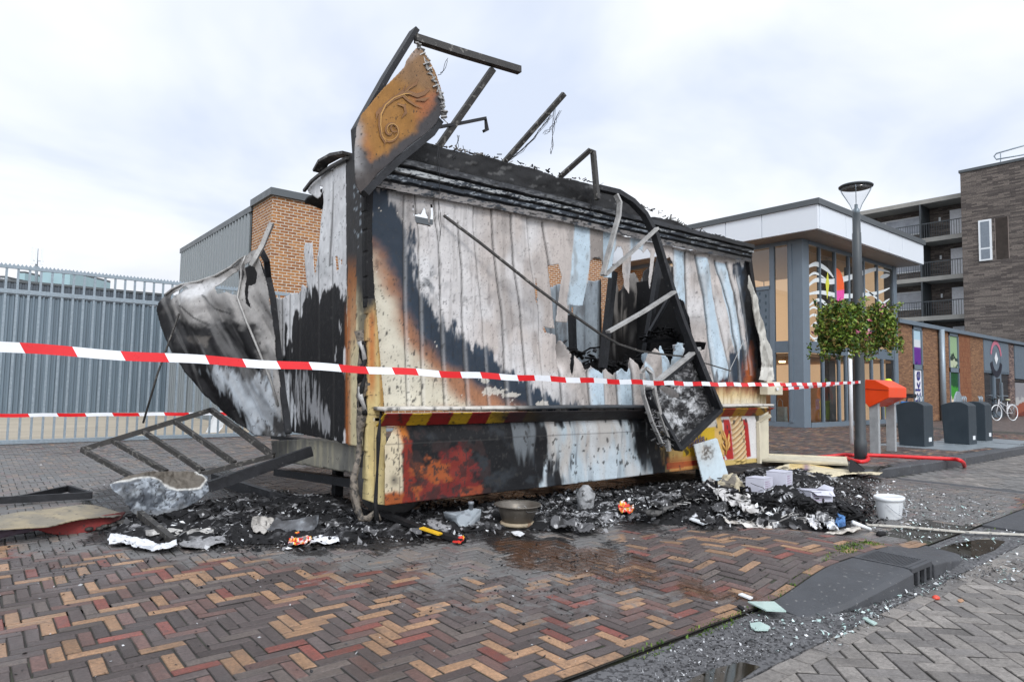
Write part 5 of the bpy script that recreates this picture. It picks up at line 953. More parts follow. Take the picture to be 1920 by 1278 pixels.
# white swirls and colour blobs on the upper glass
M['decalw'] = mat('white_window_film', (.62, .66, .67), .6, var=.05); M['decal_o'] = mat('orange_window_film', AL(246, 100, 40), .5); M['decal_p'] = mat('pink_window_film', AL(240, 80, 170), .5); M['decal_y'] = mat('yellow_window_film', AL(220, 220, 70), .5)
def film(mb, pts, w):
    n = 26; P = np.array(pts, float); k = len(P); tt = np.linspace(0, k-1, n); q = []
    for t in tt:   # catmull rom
        i = min(int(t), k-2); f = t-i; p0, p1, p2, p3 = P[max(i-1, 0)], P[i], P[i+1], P[min(i+2, k-1)]
        q.append(.5*((2*p1)+(-p0+p2)*f+(2*p0-5*p1+4*p2-p3)*f*f+(-p0+3*p1-3*p2+p3)*f**3))
    R = [onY(a, b, YC-.015) for a, b in q]; V = []
    for i in range(n):
        d = R[min(i+1, n-1)]-R[max(i-1, 0)]; d /= np.linalg.norm(d)+1e-9; s = np.cross(d, (0, 1, 0))*w*.55*(.25+.75*math.sin(math.pi*i/(n-1))); V += [R[i]-s/2, R[i]+s/2]
    mb.add(V, [(2*i, 2*i+1, 2*i+3, 2*i+2) for i in range(n-1)])
mb = MB()
for pts, w in (([(1512, 502), (1530, 495), (1550, 505), (1563, 520)], .3), ([(1512, 540), (1530, 525), (1560, 528), (1600, 518), (1640, 505), (1668, 510)], .35), ([(1512, 552), (1540, 548), (1580, 555), (1640, 550), (1668, 540)], .3), ([(1514, 575), (1535, 562), (1552, 575), (1560, 600)], .22), ([(1512, 600), (1525, 590), (1540, 600), (1542, 625), (1528, 635), (1516, 625)], .2),
               ([(1520, 612), (1530, 605), (1536, 615), (1528, 622)], .15), ([(1512, 650), (1530, 640), (1548, 620), (1562, 590)], .2), ([(1650, 520), (1668, 515)], .3), ([(1668, 560), (1655, 570), (1648, 585), (1652, 600), (1668, 610)], .25), ([(1514, 520), (1528, 512), (1548, 522)], .15), ([(1512, 586), (1526, 576), (1545, 588)], .12), ([(1620, 540), (1645, 560), (1668, 580)], .15)): film(mb, pts, w)
mb.build('white_swirl_film', M['decalw'], WB)
ell = lambda x0, y0, rx, ry, a0, a1, n=14: [onY(x0+rx*math.cos(a0+(a1-a0)*i/n), y0-ry*math.sin(a0+(a1-a0)*i/n), YC-.02) for i in range(n+1)]
MB().face(ell(1568, 545, 15, 42, 0.05, math.pi/2)+[onY(1568, 545, YC-.02)]).build('orange_film', M['decal_o'], WB); MB().face(ell(1568, 545, 15, 42, -math.pi/2, 0.05)+[onY(1568, 545, YC-.02)]).build('pink_film', M['decal_p'], WB)
MB().face([onY(x, y, YC-.02) for x, y in ((1552, 508), (1555, 532), (1551, 562), (1548, 532))]).build('yellow_film', M['decal_y'], WB)
bag = onZ(1460, 797, .2); bx = XC+.5; by = onX(1460, 780, bx)[1]
o = MB().prism([(bx, by-.22, .15), (bx, by+.22, .15), (bx, by+.2, .75), (bx, by-.2, .75)], (.2, 0, 0)).tube([(bx+.1, by-.1, .74), (bx+.1, by-.08, .95), (bx+.1, by, 1.02), (bx+.1, by+.08, .95), (bx+.1, by+.1, .74)], .012, 6).build('carrier_bag', mat('pale_patterned_bag', AL(190, 210, 212), .6, var=.3, vs=16), None); tagit(o, 'pale patterned carrier bag with handles inside the shop window', 'bag')
# ================================================================== LOW BRICK WING
zl1 = onY(1680, 597, YC)[2]; zlb = zl1-.16
M['brownbrick'] = brickmat('brown_long_brick', AL(164, 124, 92, .75), AL(116, 84, 66, .75), AL(130, 106, 86, .7), .24, .055, .006, var=.3); M['brownbrick2'] = brickmat('brown_upright_brick', AL(158, 110, 80, .75), AL(136, 84, 60, .75), AL(110, 80, 60, .7), .055, .24, .005, var=.25)
LB = thing('low_brick_shop_wing', 'long low brown brick shop wing with narrow poster windows and grey panels', 'building', (XR+5, YC, GZ))
xq = lambda px: onY(px, 700, YC)[0]
xp = {k: xq(k) for k in (1712, 1730, 1757, 1764, 1780, 1798, 1820, 1845, 1862, 1876, 1892, 1902, 1920)}
MB().box(XR, xp[1712], YC, YC+.3, GZ, zlb).box(xp[1730], xp[1780], YC, YC+.3, GZ, zlb).build('brick_wall', M['brownbrick'], LB); MB().box(xp[1820], xp[1845], YC, YC+.3, GZ, zlb).build('brick_wall', M['brownbrick'], LB); MB().box(xp[1798], xp[1820], YC-.01, YC+.3, GZ, zlb).build('upright_brick_wall', M['brownbrick2'], LB)
MB().box(XR, 110, YC-.14, YC+12, zlb, zl1).build('roof_edge', M['frame'], LB); MB().box(XR, 110, YC+.6, YC+11, GZ, zlb-.1).build('core', M['darkrec'], LB)
def posterwin(x0_, x1_, upper, lower, par):
    zm_ = onY(1720, 688, YC)[2]; f = MB().box(x0_, x0_+.09, YC-.03, YC+.1, GZ, zlb).box(x1_-.09, x1_, YC-.03, YC+.1, GZ, zlb).box(x0_, x1_, YC-.03, YC+.1, zlb-.15, zlb).box(x0_, x1_, YC-.03, YC+.1, zm_-.1, zm_+.1).box(x0_, x1_, YC-.03, YC+.1, GZ, GZ+.3).build('window', M['frame'], par)
    MB().box(x0_+.1, x1_-.1, YC+.02, YC+.04, zm_+.12, zlb-.16).build('upper_poster', upper, f); MB().box(x0_+.1, x1_-.1, YC+.02, YC+.04, GZ+.35, zm_-.12).build('lower_poster', lower, f); return f, zm_
def colpaint(name, stops, noise=0, vs=3, axis=2):
    m = mat(name, (1, 1, 1), .4); nt = m.node_tree; b = nt.nodes['Principled BSDF']; g = N(nt, 'ShaderNodeTexCoord'); s = N(nt, 'ShaderNodeSeparateXYZ'); L(nt, g.outputs['Generated'], s.inputs[0]); r = N(nt, 'ShaderNodeValToRGB'); r.color_ramp.interpolation = 'CONSTANT'
    e = r.color_ramp.elements; e[0].position = 0; e[0].color = (*stops[0][1], 1); e[1].position = stops[1][0]; e[1].color = (*stops[1][1], 1)
    for p, c in stops[2:]: q = e.new(p); q.color = (*c, 1)
    if noise:
        n = N(nt, 'ShaderNodeTexNoise'); n.inputs['Scale'].default_value = vs; n.inputs['Detail'].default_value = 4; L(nt, g.outputs['Object'], n.inputs['Vector']); a = N(nt, 'ShaderNodeMath', operation='MULTIPLY_ADD'); L(nt, n.outputs[0], a.inputs[0]); a.inputs[1].default_value = noise; L(nt, s.outputs[axis], a.inputs[2]); L(nt, a.outputs[0], r.inputs[0])
    else: L(nt, s.outputs[axis], r.inputs[0])
    L(nt, r.outputs[0], b.inputs['Base Color']); return m
W1, zm1 = posterwin(xp[1712], xp[1730], colpaint('purple_white_poster', [(0, AL(100, 40, 140)), (.45, AL(120, 60, 160)), (.5, AL(215, 220, 225)), (.72, AL(180, 210, 225))], 0), mat('white_poster', AL(232, 232, 236), .5), LB)
W2, _ = posterwin(xp[1780], xp[1798], colpaint('herb_photo_poster', [(0, AL(60, 90, 50)), (.4, AL(190, 200, 170)), (.62, AL(40, 60, 50)), (.8, AL(150, 180, 140))], .8, 3), colpaint('leaf_photo_poster', [(0, AL(150, 190, 120)), (.3, AL(235, 215, 190)), (.62, AL(60, 150, 50)), (.85, AL(20, 80, 40))], .5, 3), LB)
place_text('kker', .75, mat('blue_poster_letters', AL(50, 50, 130), .5), (xp[1730]-.28, YC-.0, GZ+.75), (0, 0, 1), (-1, 0, 0), W1, 'vertical_lettering', .004, 1.25)
MB().tube([((xp[1757]+xp[1764])/2, YC-.14, z) for z in (GZ, 2, onY(1760, 618, YC)[2])], .12, 12).build('downpipe', M['galv'], LB)
zd = onY(1868, 700, YC)[2]
for a, b in ((1845, 1862), (1862, 1876), (1876, 1892)): MB().box(xp[a]+.04, xp[b]-.04, YC-.02, YC+.1, zd+.1, zlb-.05).build('grey_wall_panel', M['frame'], LB)
MB().box(xp[1845], xp[1892], YC, YC+.04, zd, zlb).build('panel_backing', M['frame_dk'], LB)
sgm = MB(); ce = onY(1868, 672, YC-.04)
for r0, r1, a0, a1 in ((.62, .8, .2, 2.9), (.55, .85, 3.4, 6.0)):
    vs = []
    for i in range(17): t = a0+(a1-a0)*i/16; vs += [ce+np.array([1.2*r0*math.cos(t), 0, 1.15*r0*math.sin(t)]), ce+np.array([1.2*r1*math.cos(t), 0, 1.15*r1*math.sin(t)])]
    (MB().add(vs, [(2*i, 2*i+1, 2*i+3, 2*i+2) for i in range(16)])).build('round_emblem', mat('emblem_pink' if a0 < 1 else 'emblem_dark', AL(200, 120, 140) if a0 < 1 else AL(40, 44, 56), .5), LB)
MB().face([ce+np.array([-.3, 0, 0]), ce+np.array([0, 0, -.3]), ce+np.array([.3, 0, 0]), ce+np.array([0, 0, .35])]).build('emblem_centre', M['white_pl'], LB)
MB().box(xp[1845]+.05, xp[1862]-.05, YC+.05, YC+.08, GZ, zd).box(xp[1876]+.05, xp[1892]-.05, YC+.05, YC+.08, GZ, zd).build('shop_window', M['dkglass'], LB)
dr = MB().box(xp[1862], xp[1876], YC-.03, YC+.05, GZ, zd).build('door', M['frame'], LB); MB().box(xp[1862]+.3, xp[1876]-.3, YC-.05, YC-.035, GZ+.3, zd-.25).build('door_glass', M['dkglass'], dr); MB().box(xp[1876]-.2, xp[1876]-.12, YC-.12, YC-.06, 1, 1.9).build('handle', M['galv'], dr)
M['mottle'] = brickmat('mottled_purple_brick', AL(150, 130, 120), AL(70, 60, 66), AL(110, 100, 96), .24, .06, .005, var=.4)
MB().box(xp[1892], xp[1902], YC, YC+.3, GZ, zlb).box(xp[1920]+1, 110, YC, YC+.3, GZ, zlb).build('mottled_brick_pier', M['mottle'], LB)
MB().box(xp[1902]+.1, xp[1920]+.9, YC-.02, YC+.1, zd-.2, zlb-.05).build('grey_wall_panel', M['frame'], LB); MB().box(xp[1902]+.1, xp[1920]+.9, YC+.02, YC+.1, 2.0, zd-.25).build('shop_window', M['dkglass'], LB)
MB().box(xp[1902]+.1, xp[1920]+.9, YC, YC+.1, GZ, 1.95).build('shop_poster', colpaint('fruit_poster', [(0, AL(120, 60, 50)), (.35, AL(160, 90, 70)), (.6, AL(190, 190, 190)), (.8, AL(150, 150, 155))], .5, 2), LB)
# ================================================================== APARTMENTS BEHIND
PA = atD(1800, 320, 46); XT = PA[0]; YT = PA[1]; ZT = PA[2]; XG = XT+1.9
M['darkbrick'] = brickmat('dark_grey_brown_brick', AL(128, 119, 112, .8), AL(80, 74, 72, .78), AL(106, 100, 95, .75), .62, .10, .006, var=.35)
AP = thing('apartment_building', 'dark brick apartment tower with open concrete galleries and railings', 'apartment block', (XT, YT, 0))
MB().box(XT, XT+14, YT-22, YT, 0, ZT-.18).build('tower_wall', M['darkbrick'], AP); MB().box(XT-.08, XT+14, YT-22, YT+.08, ZT-.18, ZT).build('tower_roof_edge', M['roofedge'], AP)
def xrect(px0, py0, px1, py1, X): a = onX(px0, py0, X); b = onX(px1, py1, X); return min(a[1], b[1]), max(a[1], b[1]), min(a[2], b[2]), max(a[2], b[2])
y0_, y1_, z0_, z1_ = xrect(1834, 414, 1861, 487, XT-.05)
wf = MB().box(XT-.08, XT, y0_, y1_, z0_, z1_).build('window', M['white_pl'], AP); zmid = z0_+(z1_-z0_)*.3
MB().box(XT-.1, XT-.082, y0_+.12, y1_-.12, z0_+.12, zmid-.06).box(XT-.1, XT-.082, y0_+.12, y1_-.12, zmid+.06, z1_-.12).build('pane', mat('grey_pane', AL(120, 130, 140), .1, spec=.8), wf)
y2_ = onX(1893, 480, XT)[1]
mb = MB(); 
for i in range(22): y = y0_-.2-(y0_-.2-y2_)*i/22.; mb.box(XT-.02, XT+.01, y-.03, y+.03, z0_, z1_)
mb.build('brick_relief', mat('relief_brick', AL(150, 138, 130), .85, var=.25, vs=3), AP)
MB().tube([onX(1920, 273, XT+.5), onX(1868, 288, XT+.5), onX(1864, 293, XT+.5), onX(1868, 299, XT+.5), onX(1920, 290, XT+.5)], .05, 6).build('roof_railing', M['galv'], AP); MB().beam(onX(1876, 288, XT+.5), onX(1876, 304, XT+.5), .05, .05).build('railing_post', M['galv'], AP)
gy = [onX(1795, y, XG)[2] for y in (365, 443, 519, 590)]; fl = gy[0]-gy[1]
gy = [gy[0]-i*(gy[0]-gy[3])/3 for i in range(6)]; YE = YT+19
M['slab'] = mat('gallery_concrete', AL(160, 158, 152), .85, var=.2, vs=1.5); M['aptdoor'] = mat('pale_grey_door', (.72, .74, .78), .5); 
MB().box(XG+1.5, XG+9, YT, YE, 0, gy[0]).build('gallery_wall', M['darkbrick'], AP)
for i, z in enumerate(gy):
    if z < 0: continue
    MB().box(XG-.35, XG+1.5, YT-.0, YE, z-.32, z).build('gallery_slab' if i else 'gallery_roof', M['slab'], AP)
    if i and z > 3:
        yy = YT+.3
        mb = MB().box(XG-.3, XG-.26, YT, YE, z+1.05, z+1.12)
        while yy < YE: mb.box(XG-.29, XG-.27, yy-.015, yy+.015, z, z+1.05); yy += .16
        mb.build('railing', M['pole'], AP)
        for k in range(2):
            yo = YT+k*8.2; ya, yb = yo+.5, yo+1.7
            MB().box(XG+1.42, XG+1.5, ya, yb, z, z+2.2).build('door', M['aptdoor'], AP)
            w_ = MB().box(XG+1.4, XG+1.5, yo+3.6, yo+7.3, z+.75, z+2.15).build('window', M['white_pl'], AP)
            MB().box(XG+1.37, XG+1.395, yo+3.7, yo+6.1, z+.85, z+2.05).box(XG+1.37, XG+1.395, yo+6.25, yo+7.2, z+.85, z+2.05).build('pane', mat('curtained_pane', AL(170, 176, 186), .12, var=.3, vs=2, spec=.7), w_)
            MB().box(XG+1.38, XG+1.46, yo+2.3, yo+2.42, z+1.5, z+1.8).build('wall_lamp', M['white_pl'], AP)
            MB().box(XG-.34, XG+1.45, yo+3.05, yo+3.15, z, z+fl-.33).build('gallery_post', M['pole'], AP)
            MB().box(XG-.1, XG+.1, yo+7.8, yo+8.0, z, z+fl-.33).build('white_post', M['frame'], AP)
# ================================================================== STREET FURNITURE
def lampglass():
    m = bpy.data.materials.new('lamp_glass'); m.use_nodes = True; nt = m.node_tree; nt.nodes.clear(); o = N(nt, 'ShaderNodeOutputMaterial'); t = N(nt, 'ShaderNodeBsdfTransparent'); lw = N(nt, 'ShaderNodeLayerWeight'); lw.inputs[0].default_value = .25
    r = N(nt, 'ShaderNodeValToRGB'); r.color_ramp.elements[0].color = (.97, .975, .98, 1); r.color_ramp.elements[1].color = (.8, .82, .84, 1); L(nt, lw.outputs['Facing'], r.inputs[0]); L(nt, r.outputs[0], t.inputs[0])
    g = N(nt, 'ShaderNodeBsdfGlossy'); g.inputs['Roughness'].default_value = .03; mx = N(nt, 'ShaderNodeMixShader'); mx.inputs[0].default_value = .05; L(nt, t.outputs[0], mx.inputs[1]); L(nt, g.outputs[0], mx.inputs[2]); L(nt, mx.outputs[0], o.inputs[0]); return m
lb = onZ(1614, 862, .10); XL, YLm = lb[0], lb[1]; lz = lambda y: onY(1606, y, YLm)[2]
LP = thing('street_lamp', 'dark grey street lamp post with clear glass cone head and flat dark cap', 'street lamp', (XL, YLm, .1))
MB().lathe((XL, YLm, 0), [(.105, .08), (.105, lz(828)), (.092, lz(824)), (.088, lz(700)), (.08, lz(500)), (.075, lz(437)), (.068, lz(436)), (.066, lz(400)), (.0, lz(400))], 20).build('post', M['pole'], LP)
zt_, zb_ = lz(352), lz(402)
cone = [(.05, zb_), (.055, zb_+.05), (.10, zb_+.17), (.17, zb_+.29), (.24, zb_+.41), (.275, zt_)]
MB().lathe((XL, YLm, 0), cone, 24).build('glass_cone', lampglass(), LP)
MB().lathe((XL, YLm, 0), [(0, zt_-.01), (.25, zt_-.012), (.285, zt_), (.29, zt_+.02), (.27, zt_+.035), (.0, zt_+.04)], 28).build('cap', M['pole'], LP)
for a in range(4):
    t = a*math.pi/2+.4; MB().tube([(XL+r*.93*math.cos(t), YLm+r*.93*math.sin(t), z) for r, z in cone], .007, 5).build('head_strut', M['galv'], LP)
MB().lathe((XL, YLm, 0), [(.0, zb_), (.05, zb_), (.05, zb_+.1), (.03, zb_+.11), (.03, zb_+.18), (0, zb_+.18)], 14).build('lamp_socket', M['galv'], LP)
def leafmat():
    m = mat('leaves', attr=True, rough=.5, var=.1, vs=6, spec=.3); return m
M['leaf'] = leafmat()
def leaves(name, pts, s0, s1, cols, parent, seed, droop=.3):
    rng = np.random.default_rng(seed); n = len(pts); s = rng.uniform(s0, s1, (n, 1)); a = rng.normal(0, 1, (n, 3)); a /= np.linalg.norm(a, axis=1)[:, None]; b = rng.normal(0, 1, (n, 3)); b -= a*(a*b).sum(1)[:, None]; b /= np.linalg.norm(b, axis=1)[:, None]; c = np.cross(a, b)*.15
    V = np.stack([pts-a*s, pts-b*s*.55+c*s, pts+a*s, pts+b*s*.55+c*s], 1).reshape(-1, 3); F = np.arange(4*n).reshape(n, 4); col = np.repeat(np.array(cols)[rng.integers(0, len(cols), n)]*rng.uniform(.6, 1.4, (n, 1)), 4, 0)
    return link_mesh(name, mk_mesh(name, V, F, False, col, M['leaf']), parent)
GR = [AL(112, 140, 50, .75), AL(84, 116, 42, .75), AL(150, 168, 70, .8), AL(56, 82, 36, .75), AL(130, 112, 60, .75)]
def basket(lab, cpx, cpy, rx, rz, yy, seed, n):
    c = onY(cpx, cpy, yy); rng = np.random.default_rng(seed); B_ = thing('flower_basket', lab, 'flower basket', (c[0], c[1], c[2]-rz*.3), 'flower baskets on the lamp post')
    MB().lathe((c[0], c[1], c[2]-.12), [(0, -.16), (.1, -.15), (.18, -.08), (.2, .02), (.0, .02)], 18).build('bowl', M['anth'], B_)
    MB().tube([(c[0], c[1], c[2]-.1), (XL, YLm, c[2]-.1)], .02, 6).build('bracket', M['pole'], B_)
    # clusters of leaves, denser shell with holes and trailing shoots
    K = 70; cc = rng.normal(0, 1, (K, 3)); cc /= np.linalg.norm(cc, axis=1)[:, None]; rad = rng.uniform(.35, 1.0, (K, 1)); cc = cc*rad*np.array([rx, rx, rz])*.85; cc[:, 2] -= .0
    k = rng.integers(0, K, n); P = c+cc[k]+rng.normal(0, .07, (n, 3))*np.array([1, 1, 1.0])
    dd = (P-c)/np.array([rx, rx, rz]); rr_ = np.linalg.norm(dd, axis=1); P = P[rr_ < .86+.2*rng.random(len(P))+.12*np.sin(dd[:, 0]*9+seed)*np.cos(dd[:, 2]*8)]
    tr = []
    for i in range(34):
        t = rng.uniform(0, 2*math.pi); r = rx*rng.uniform(.5, 1.05); L_ = rng.uniform(.08, .34); m_ = int(L_*90); zt = np.linspace(0, 1, m_); base = c+np.array([r*math.cos(t), r*math.sin(t), -rz*.45]); tr.append(base+np.stack([zt*.03*math.cos(t), zt*.03*math.sin(t), -zt*L_-.0*zt], 1)+rng.normal(0, .018, (m_, 3)))
    for i in range(16):
        t = rng.uniform(0, 2*math.pi); r = rx*rng.uniform(.2, .9); m_ = 14; zt = np.linspace(0, 1, m_); base = c+np.array([r*math.cos(t), r*math.sin(t), rz*.6]); tr.append(base+np.stack([zt*.1*math.cos(t), zt*.1*math.sin(t), zt*.18], 1)+rng.normal(0, .012, (m_, 3)))
    P = np.concatenate([P]+tr); leaves('foliage', P, .018, .046, GR, B_, seed+1)
    F_ = []
    for i in range(9): d = rng.normal(0, 1, 3); d /= np.linalg.norm(d); F_.append(c+d*np.array([rx, rx, rz])*.98+rng.normal(0, .02, (7, 3)))
    leaves('blossoms', np.concatenate(F_), .02, .035, [AL(226, 140, 160), AL(236, 176, 190), AL(200, 90, 130)], B_, seed+2)
basket('green trailing flower basket with pink blossoms on the left side of the lamp post', 1577, 615, .46, .5, YLm-.1, 3, 13000)
basket('smaller green trailing flower basket with pink blossoms on the right side of the lamp post', 1646, 614, .38, .46, YLm+.12, 8, 9500)
wp = onZ(1597, 832, .12); o = MB().tube([(wp[0], wp[1], .1), (wp[0], wp[1], 2.55)], .04, 12).build('sign_pole', M['white_pl'], None); tagit(o, 'thin white pole with barrier tape tied to it, behind the lamp post', 'pole')
# orange machine on two concrete legs
p1 = onZ(1648, 850, .12); p1b = onZ(1629, 848, .12); p2 = onZ(1681, 850, .12); ly = abs(onX(1630, 800, p1[0])[1]-p1[1])
M['orange'] = mat('orange_plastic', AL(232, 74, 28, .9), .35, 0, var=.08, vs=4, spec=.4)
OM = thing('orange_hooded_machine', 'orange angular hood standing on two grey concrete legs beside the lamp post', 'street box', (p1[0]+.2, p1[1], .12))
zlt = onX(1640, 745, p1[0])[2]
x2l = onY(1681, 800, p1[1])[0]-.09
for xx in (p1[0], x2l): MB().box(xx, xx+.09, p1[1], p1[1]+ly, .1, zlt).build('leg', M['concrete'], OM, .006)
MB().box(p1[0], x2l+.09, p1[1]+.002, p1[1]+ly-.002, zlt-.09, zlt+.03).build('leg_bridge', M['concrete'], OM, .004)
xh_ = p1[0]-.06; prof = [onX(x, y, xh_) for x, y in ((1622, 711), (1640, 712), (1667, 726), (1667, 745), (1629, 763), (1621, 754), (1619, 740))]
x_r = onY(1700, 735, prof[2][1])[0]
hd = MB().prism(prof, (x_r-xh_, 0, 0)).build('hood', M['orange'], OM, .012, seg=3)
MB().prism([onX(x, y, xh_-.002) for x, y in ((1619.5, 728), (1667, 731), (1667, 732), (1619.5, 729.3))], (-.004, 0, 0)).build('hood_seam', mat('dark_orange_seam', AL(150, 40, 16), .5), hd)
# underground waste containers
a = onZ(1684, 835, .13); b = onZ(1734, 838, .13); c_ = onZ(1752, 836, .13); bw = abs(a[1]-b[1]); bl = abs(c_[0]-b[0]); zbt = onY(1734, 760, b[1])[2]; zba = onX(1705, 752, b[0])[2]
BN = thing('waste_container', 'dark blue grey waste container with arched top, nearest of the three beyond the orange hood', 'waste container', (b[0], b[1], .13), 'three arched waste containers')
def binparts(b, par):
    n = 10; h = zbt; prof = [(b[1]-.0, .13), (b[1]-.0, h)]+[(b[1]+bw*1.15*i/n, h+(zba-h)*math.sin(math.pi*(i/n)**.8)) for i in range(1, n)]+[(b[1]+bw*1.15, h-.02+.02), (b[1]+bw*1.04, .13)]
    MB().prism([(b[0], y, z) for y, z in prof], (bl, 0, 0)).build('body', M['anth'], par, .012)
    MB().box(b[0]+bl+.002, b[0]+bl+.05, b[1]+.02, b[1]+bw, .13, h-.02).build('rear_door', M['anth'], par, .006)
    MB().box(b[0]+bl*.45, b[0]+bl*.75, b[1]-.006, b[1]-.001, .24, .33).build('white_sticker', M['white_pl'], par)
    for k in range(3): MB().tube([(b[0]+.12+k*.12, b[1]+.15, h+.02), (b[0]+.12+k*.12, b[1]+.15, h+.17), (b[0]+.14+k*.12, b[1]+.18, h+.21), (b[0]+.16+k*.12, b[1]+.15, h+.17)], .014, 6).lathe((b[0]+.12+k*.12, b[1]+.15, h), [(.04, 0), (.04, .04), (0, .05)], 10).build('lifting_eye', M['galv'], par)
binparts(b, BN)
def dup(root, loc, label):
    r = root.copy(); COL.objects.link(r); r.location = tuple(loc); r['label'] = label
    for ch in list(root.children): q = ch.copy(); COL.objects.link(q); q.parent = r
    return r
b2 = onZ(1818, 834, .13); b3 = onZ(1849, 827, .13)
dup(BN, b2, 'dark blue grey waste container with arched top, middle one of the three'); dup(BN, b3, 'dark blue grey waste container with arched top, farthest of the three beside the bicycle')
M['plate'] = mat('galvanised_plate', AL(150, 160, 166), .4, .3, var=.2, vs=6)
for q, lab in ((b, 'grey steel ground plate under the nearest waste container'), (b2, 'grey steel ground plate under the middle waste container'), (b3, 'grey steel ground plate under the farthest waste container')):
    o = MB().box(q[0]-.35, q[0]+bl+.75, q[1]-.75, q[1]+bw+.4, .121, .135).build('ground_plate', M['plate'], None); tagit(o, lab, 'ground plate', 'ground plates under the waste containers')
def halfdisc(): pass
p = onY(1798, 757, b2[1]+.6); MB_ = MB().prism([(p[0]+.3*math.cos(t), p[1], p[2]-.1+.42*math.sin(t)) for t in np.linspace(0, math.pi, 12)], (0, .03, 0)).build('round_grey_lid', M['galv'], None); tagit(MB_, 'small round grey lid standing behind the middle waste container', 'lid')
# bicycles
def bicycle(name, lab, c, d, colr, seat, grp=None):
    """c ground point under the frame centre, d unit direction to the front"""
    d = np.array(d, float); d[2] = 0; d /= np.linalg.norm(d); s = np.array([-d[1], d[0], 0]); c = np.array(c, float); up = np.array([0, 0, 1.]); P = lambda a, z, k=0: c+d*a+up*z+s*k
    B_ = thing(name, lab, 'bicycle', c, grp); mf = mat('bike_paint', colr, .35)
    for wx in (-.53, .53):
        n = 28; vs = []; fs = []
        MB().tube([P(wx+.34*math.cos(t), .35+.34*math.sin(t)) for t in np.linspace(0, 2*math.pi, n+1)], .02, 6).build('tyre', M['white_pl'] if colr[0] > .3 else M['black_rub'], B_); sp = MB()
        for k in range(14): t = k*math.pi/7; sp.tube([P(wx, .35), P(wx+.33*math.cos(t), .35+.33*math.sin(t))], .0022, 3)
        sp.build('spokes', M['galv'], B_)
    fr = MB()
    for q in ([P(-.53, .35), P(-.12, .32), P(-.22, .85)], [P(-.53, .35), P(-.2, .74)], [P(-.12, .32), P(.36, .78)], [P(-.18, .62), P(.36, .86)], [P(.33, .95), P(.40, .72), P(.53, .35)]): fr.tube(q, .018, 6)
    fr.build('bike_frame', mf, B_); MB().tube([P(.33, .9), P(.31, 1.08), P(.28, 1.12, .12), P(.12, 1.1, .27)], .012, 6).tube([P(.31, 1.08), P(.28, 1.12, -.12), P(.12, 1.1, -.27)], .012, 6).build('handlebar', M['galv'], B_)
    MB().lathe(P(-.25, .9), [(0, 0), (.08, 0), (.12, .03), (.11, .06), (0, .07)], 12, 1.2, .8).build('saddle', seat, B_); MB().tube([P(-.75, .72), P(-.22, .74)], .012, 6).tube([P(-.7, .72), P(-.53, .35)], .01, 5).build('carrier', M['galv'], B_)
    MB().tube([P(-.53+.39*math.cos(t), .35+.39*math.sin(t)) for t in np.linspace(.4, 2.9, 10)], .012, 5).build('mudguard', mf, B_); return B_
bc = onZ(1884, 788, .12); bicycle('bicycle', 'white bicycle with pale saddle parked by the shop door behind the containers', bc, (-1, .35, 0), (.6, .6, .62), mat('pale_saddle', AL(205, 205, 170), .6), 'bicycles parked by the shops')
bc = onZ(1868, 784, .12); bicycle('bicycle', 'dark bicycle with black saddle standing half hidden behind the farthest container', bc+np.array([1.2, .5, 0]), (-.8, .6, 0), (.05, .05, .06), M['black_rub'], 'bicycles parked by the shops')
q = onZ(1838, 770, .12); k_ = onY(1838, 755, q[1]); o = MB().prism([(k_[0]-.3, k_[1], .7), (k_[0]+.3, k_[1], .7), (k_[0]+.36, k_[1], 1.02), (k_[0]-.36, k_[1], 1.02)], (0, .35, 0)).box(k_[0]-.04, k_[0]+.04, k_[1]+.1, k_[1]+.2, .12, .71).build('pink_crate', mat('pink_plastic', AL(232, 60, 140), .4), None, .01); tagit(o, 'pink crate on a stand between the middle and farthest containers', 'crate')
q = onZ(1708, 800, .12); SCO = thing('parked_scooter', 'dark and blue scooter mostly hidden behind the nearest waste container', 'scooter', q)
P_ = lambda px, py: onY(px, py, q[1])
MB().tube([(q[0]-.55+.2*math.cos(t), q[1], .36+.22*math.sin(t)) for t in np.linspace(0, 6.28, 14)], .06, 6).tube([(q[0]+.6+.2*math.cos(t), q[1], .36+.22*math.sin(t)) for t in np.linspace(0, 6.28, 14)], .06, 6).build('wheels', M['black_rub'], SCO)
MB().box(q[0]-.5, q[0]-.1, q[1]-.15, q[1]+.15, .4, 1.0).build('blue_side_panel', mat('blue_paint', AL(40, 120, 200), .4), SCO, .04); MB().box(q[0]-.15, q[0]+.6, q[1]-.16, q[1]+.16, .55, .86).build('seat', M['black_rub'], SCO, .05)
MB().tube([(q[0]-.4, q[1], .9), (q[0]-.25, q[1], 1.15), (q[0]-.2, q[1]-.3, 1.22)], .025, 6).tube([(q[0]-.25, q[1], 1.15), (q[0]-.2, q[1]+.3, 1.22)], .025, 6).box(q[0]-.1, q[0]+.2, q[1]-.12, q[1]+.12, 1.12, 1.26).build('handlebar', M['burnt_dark'], SCO)
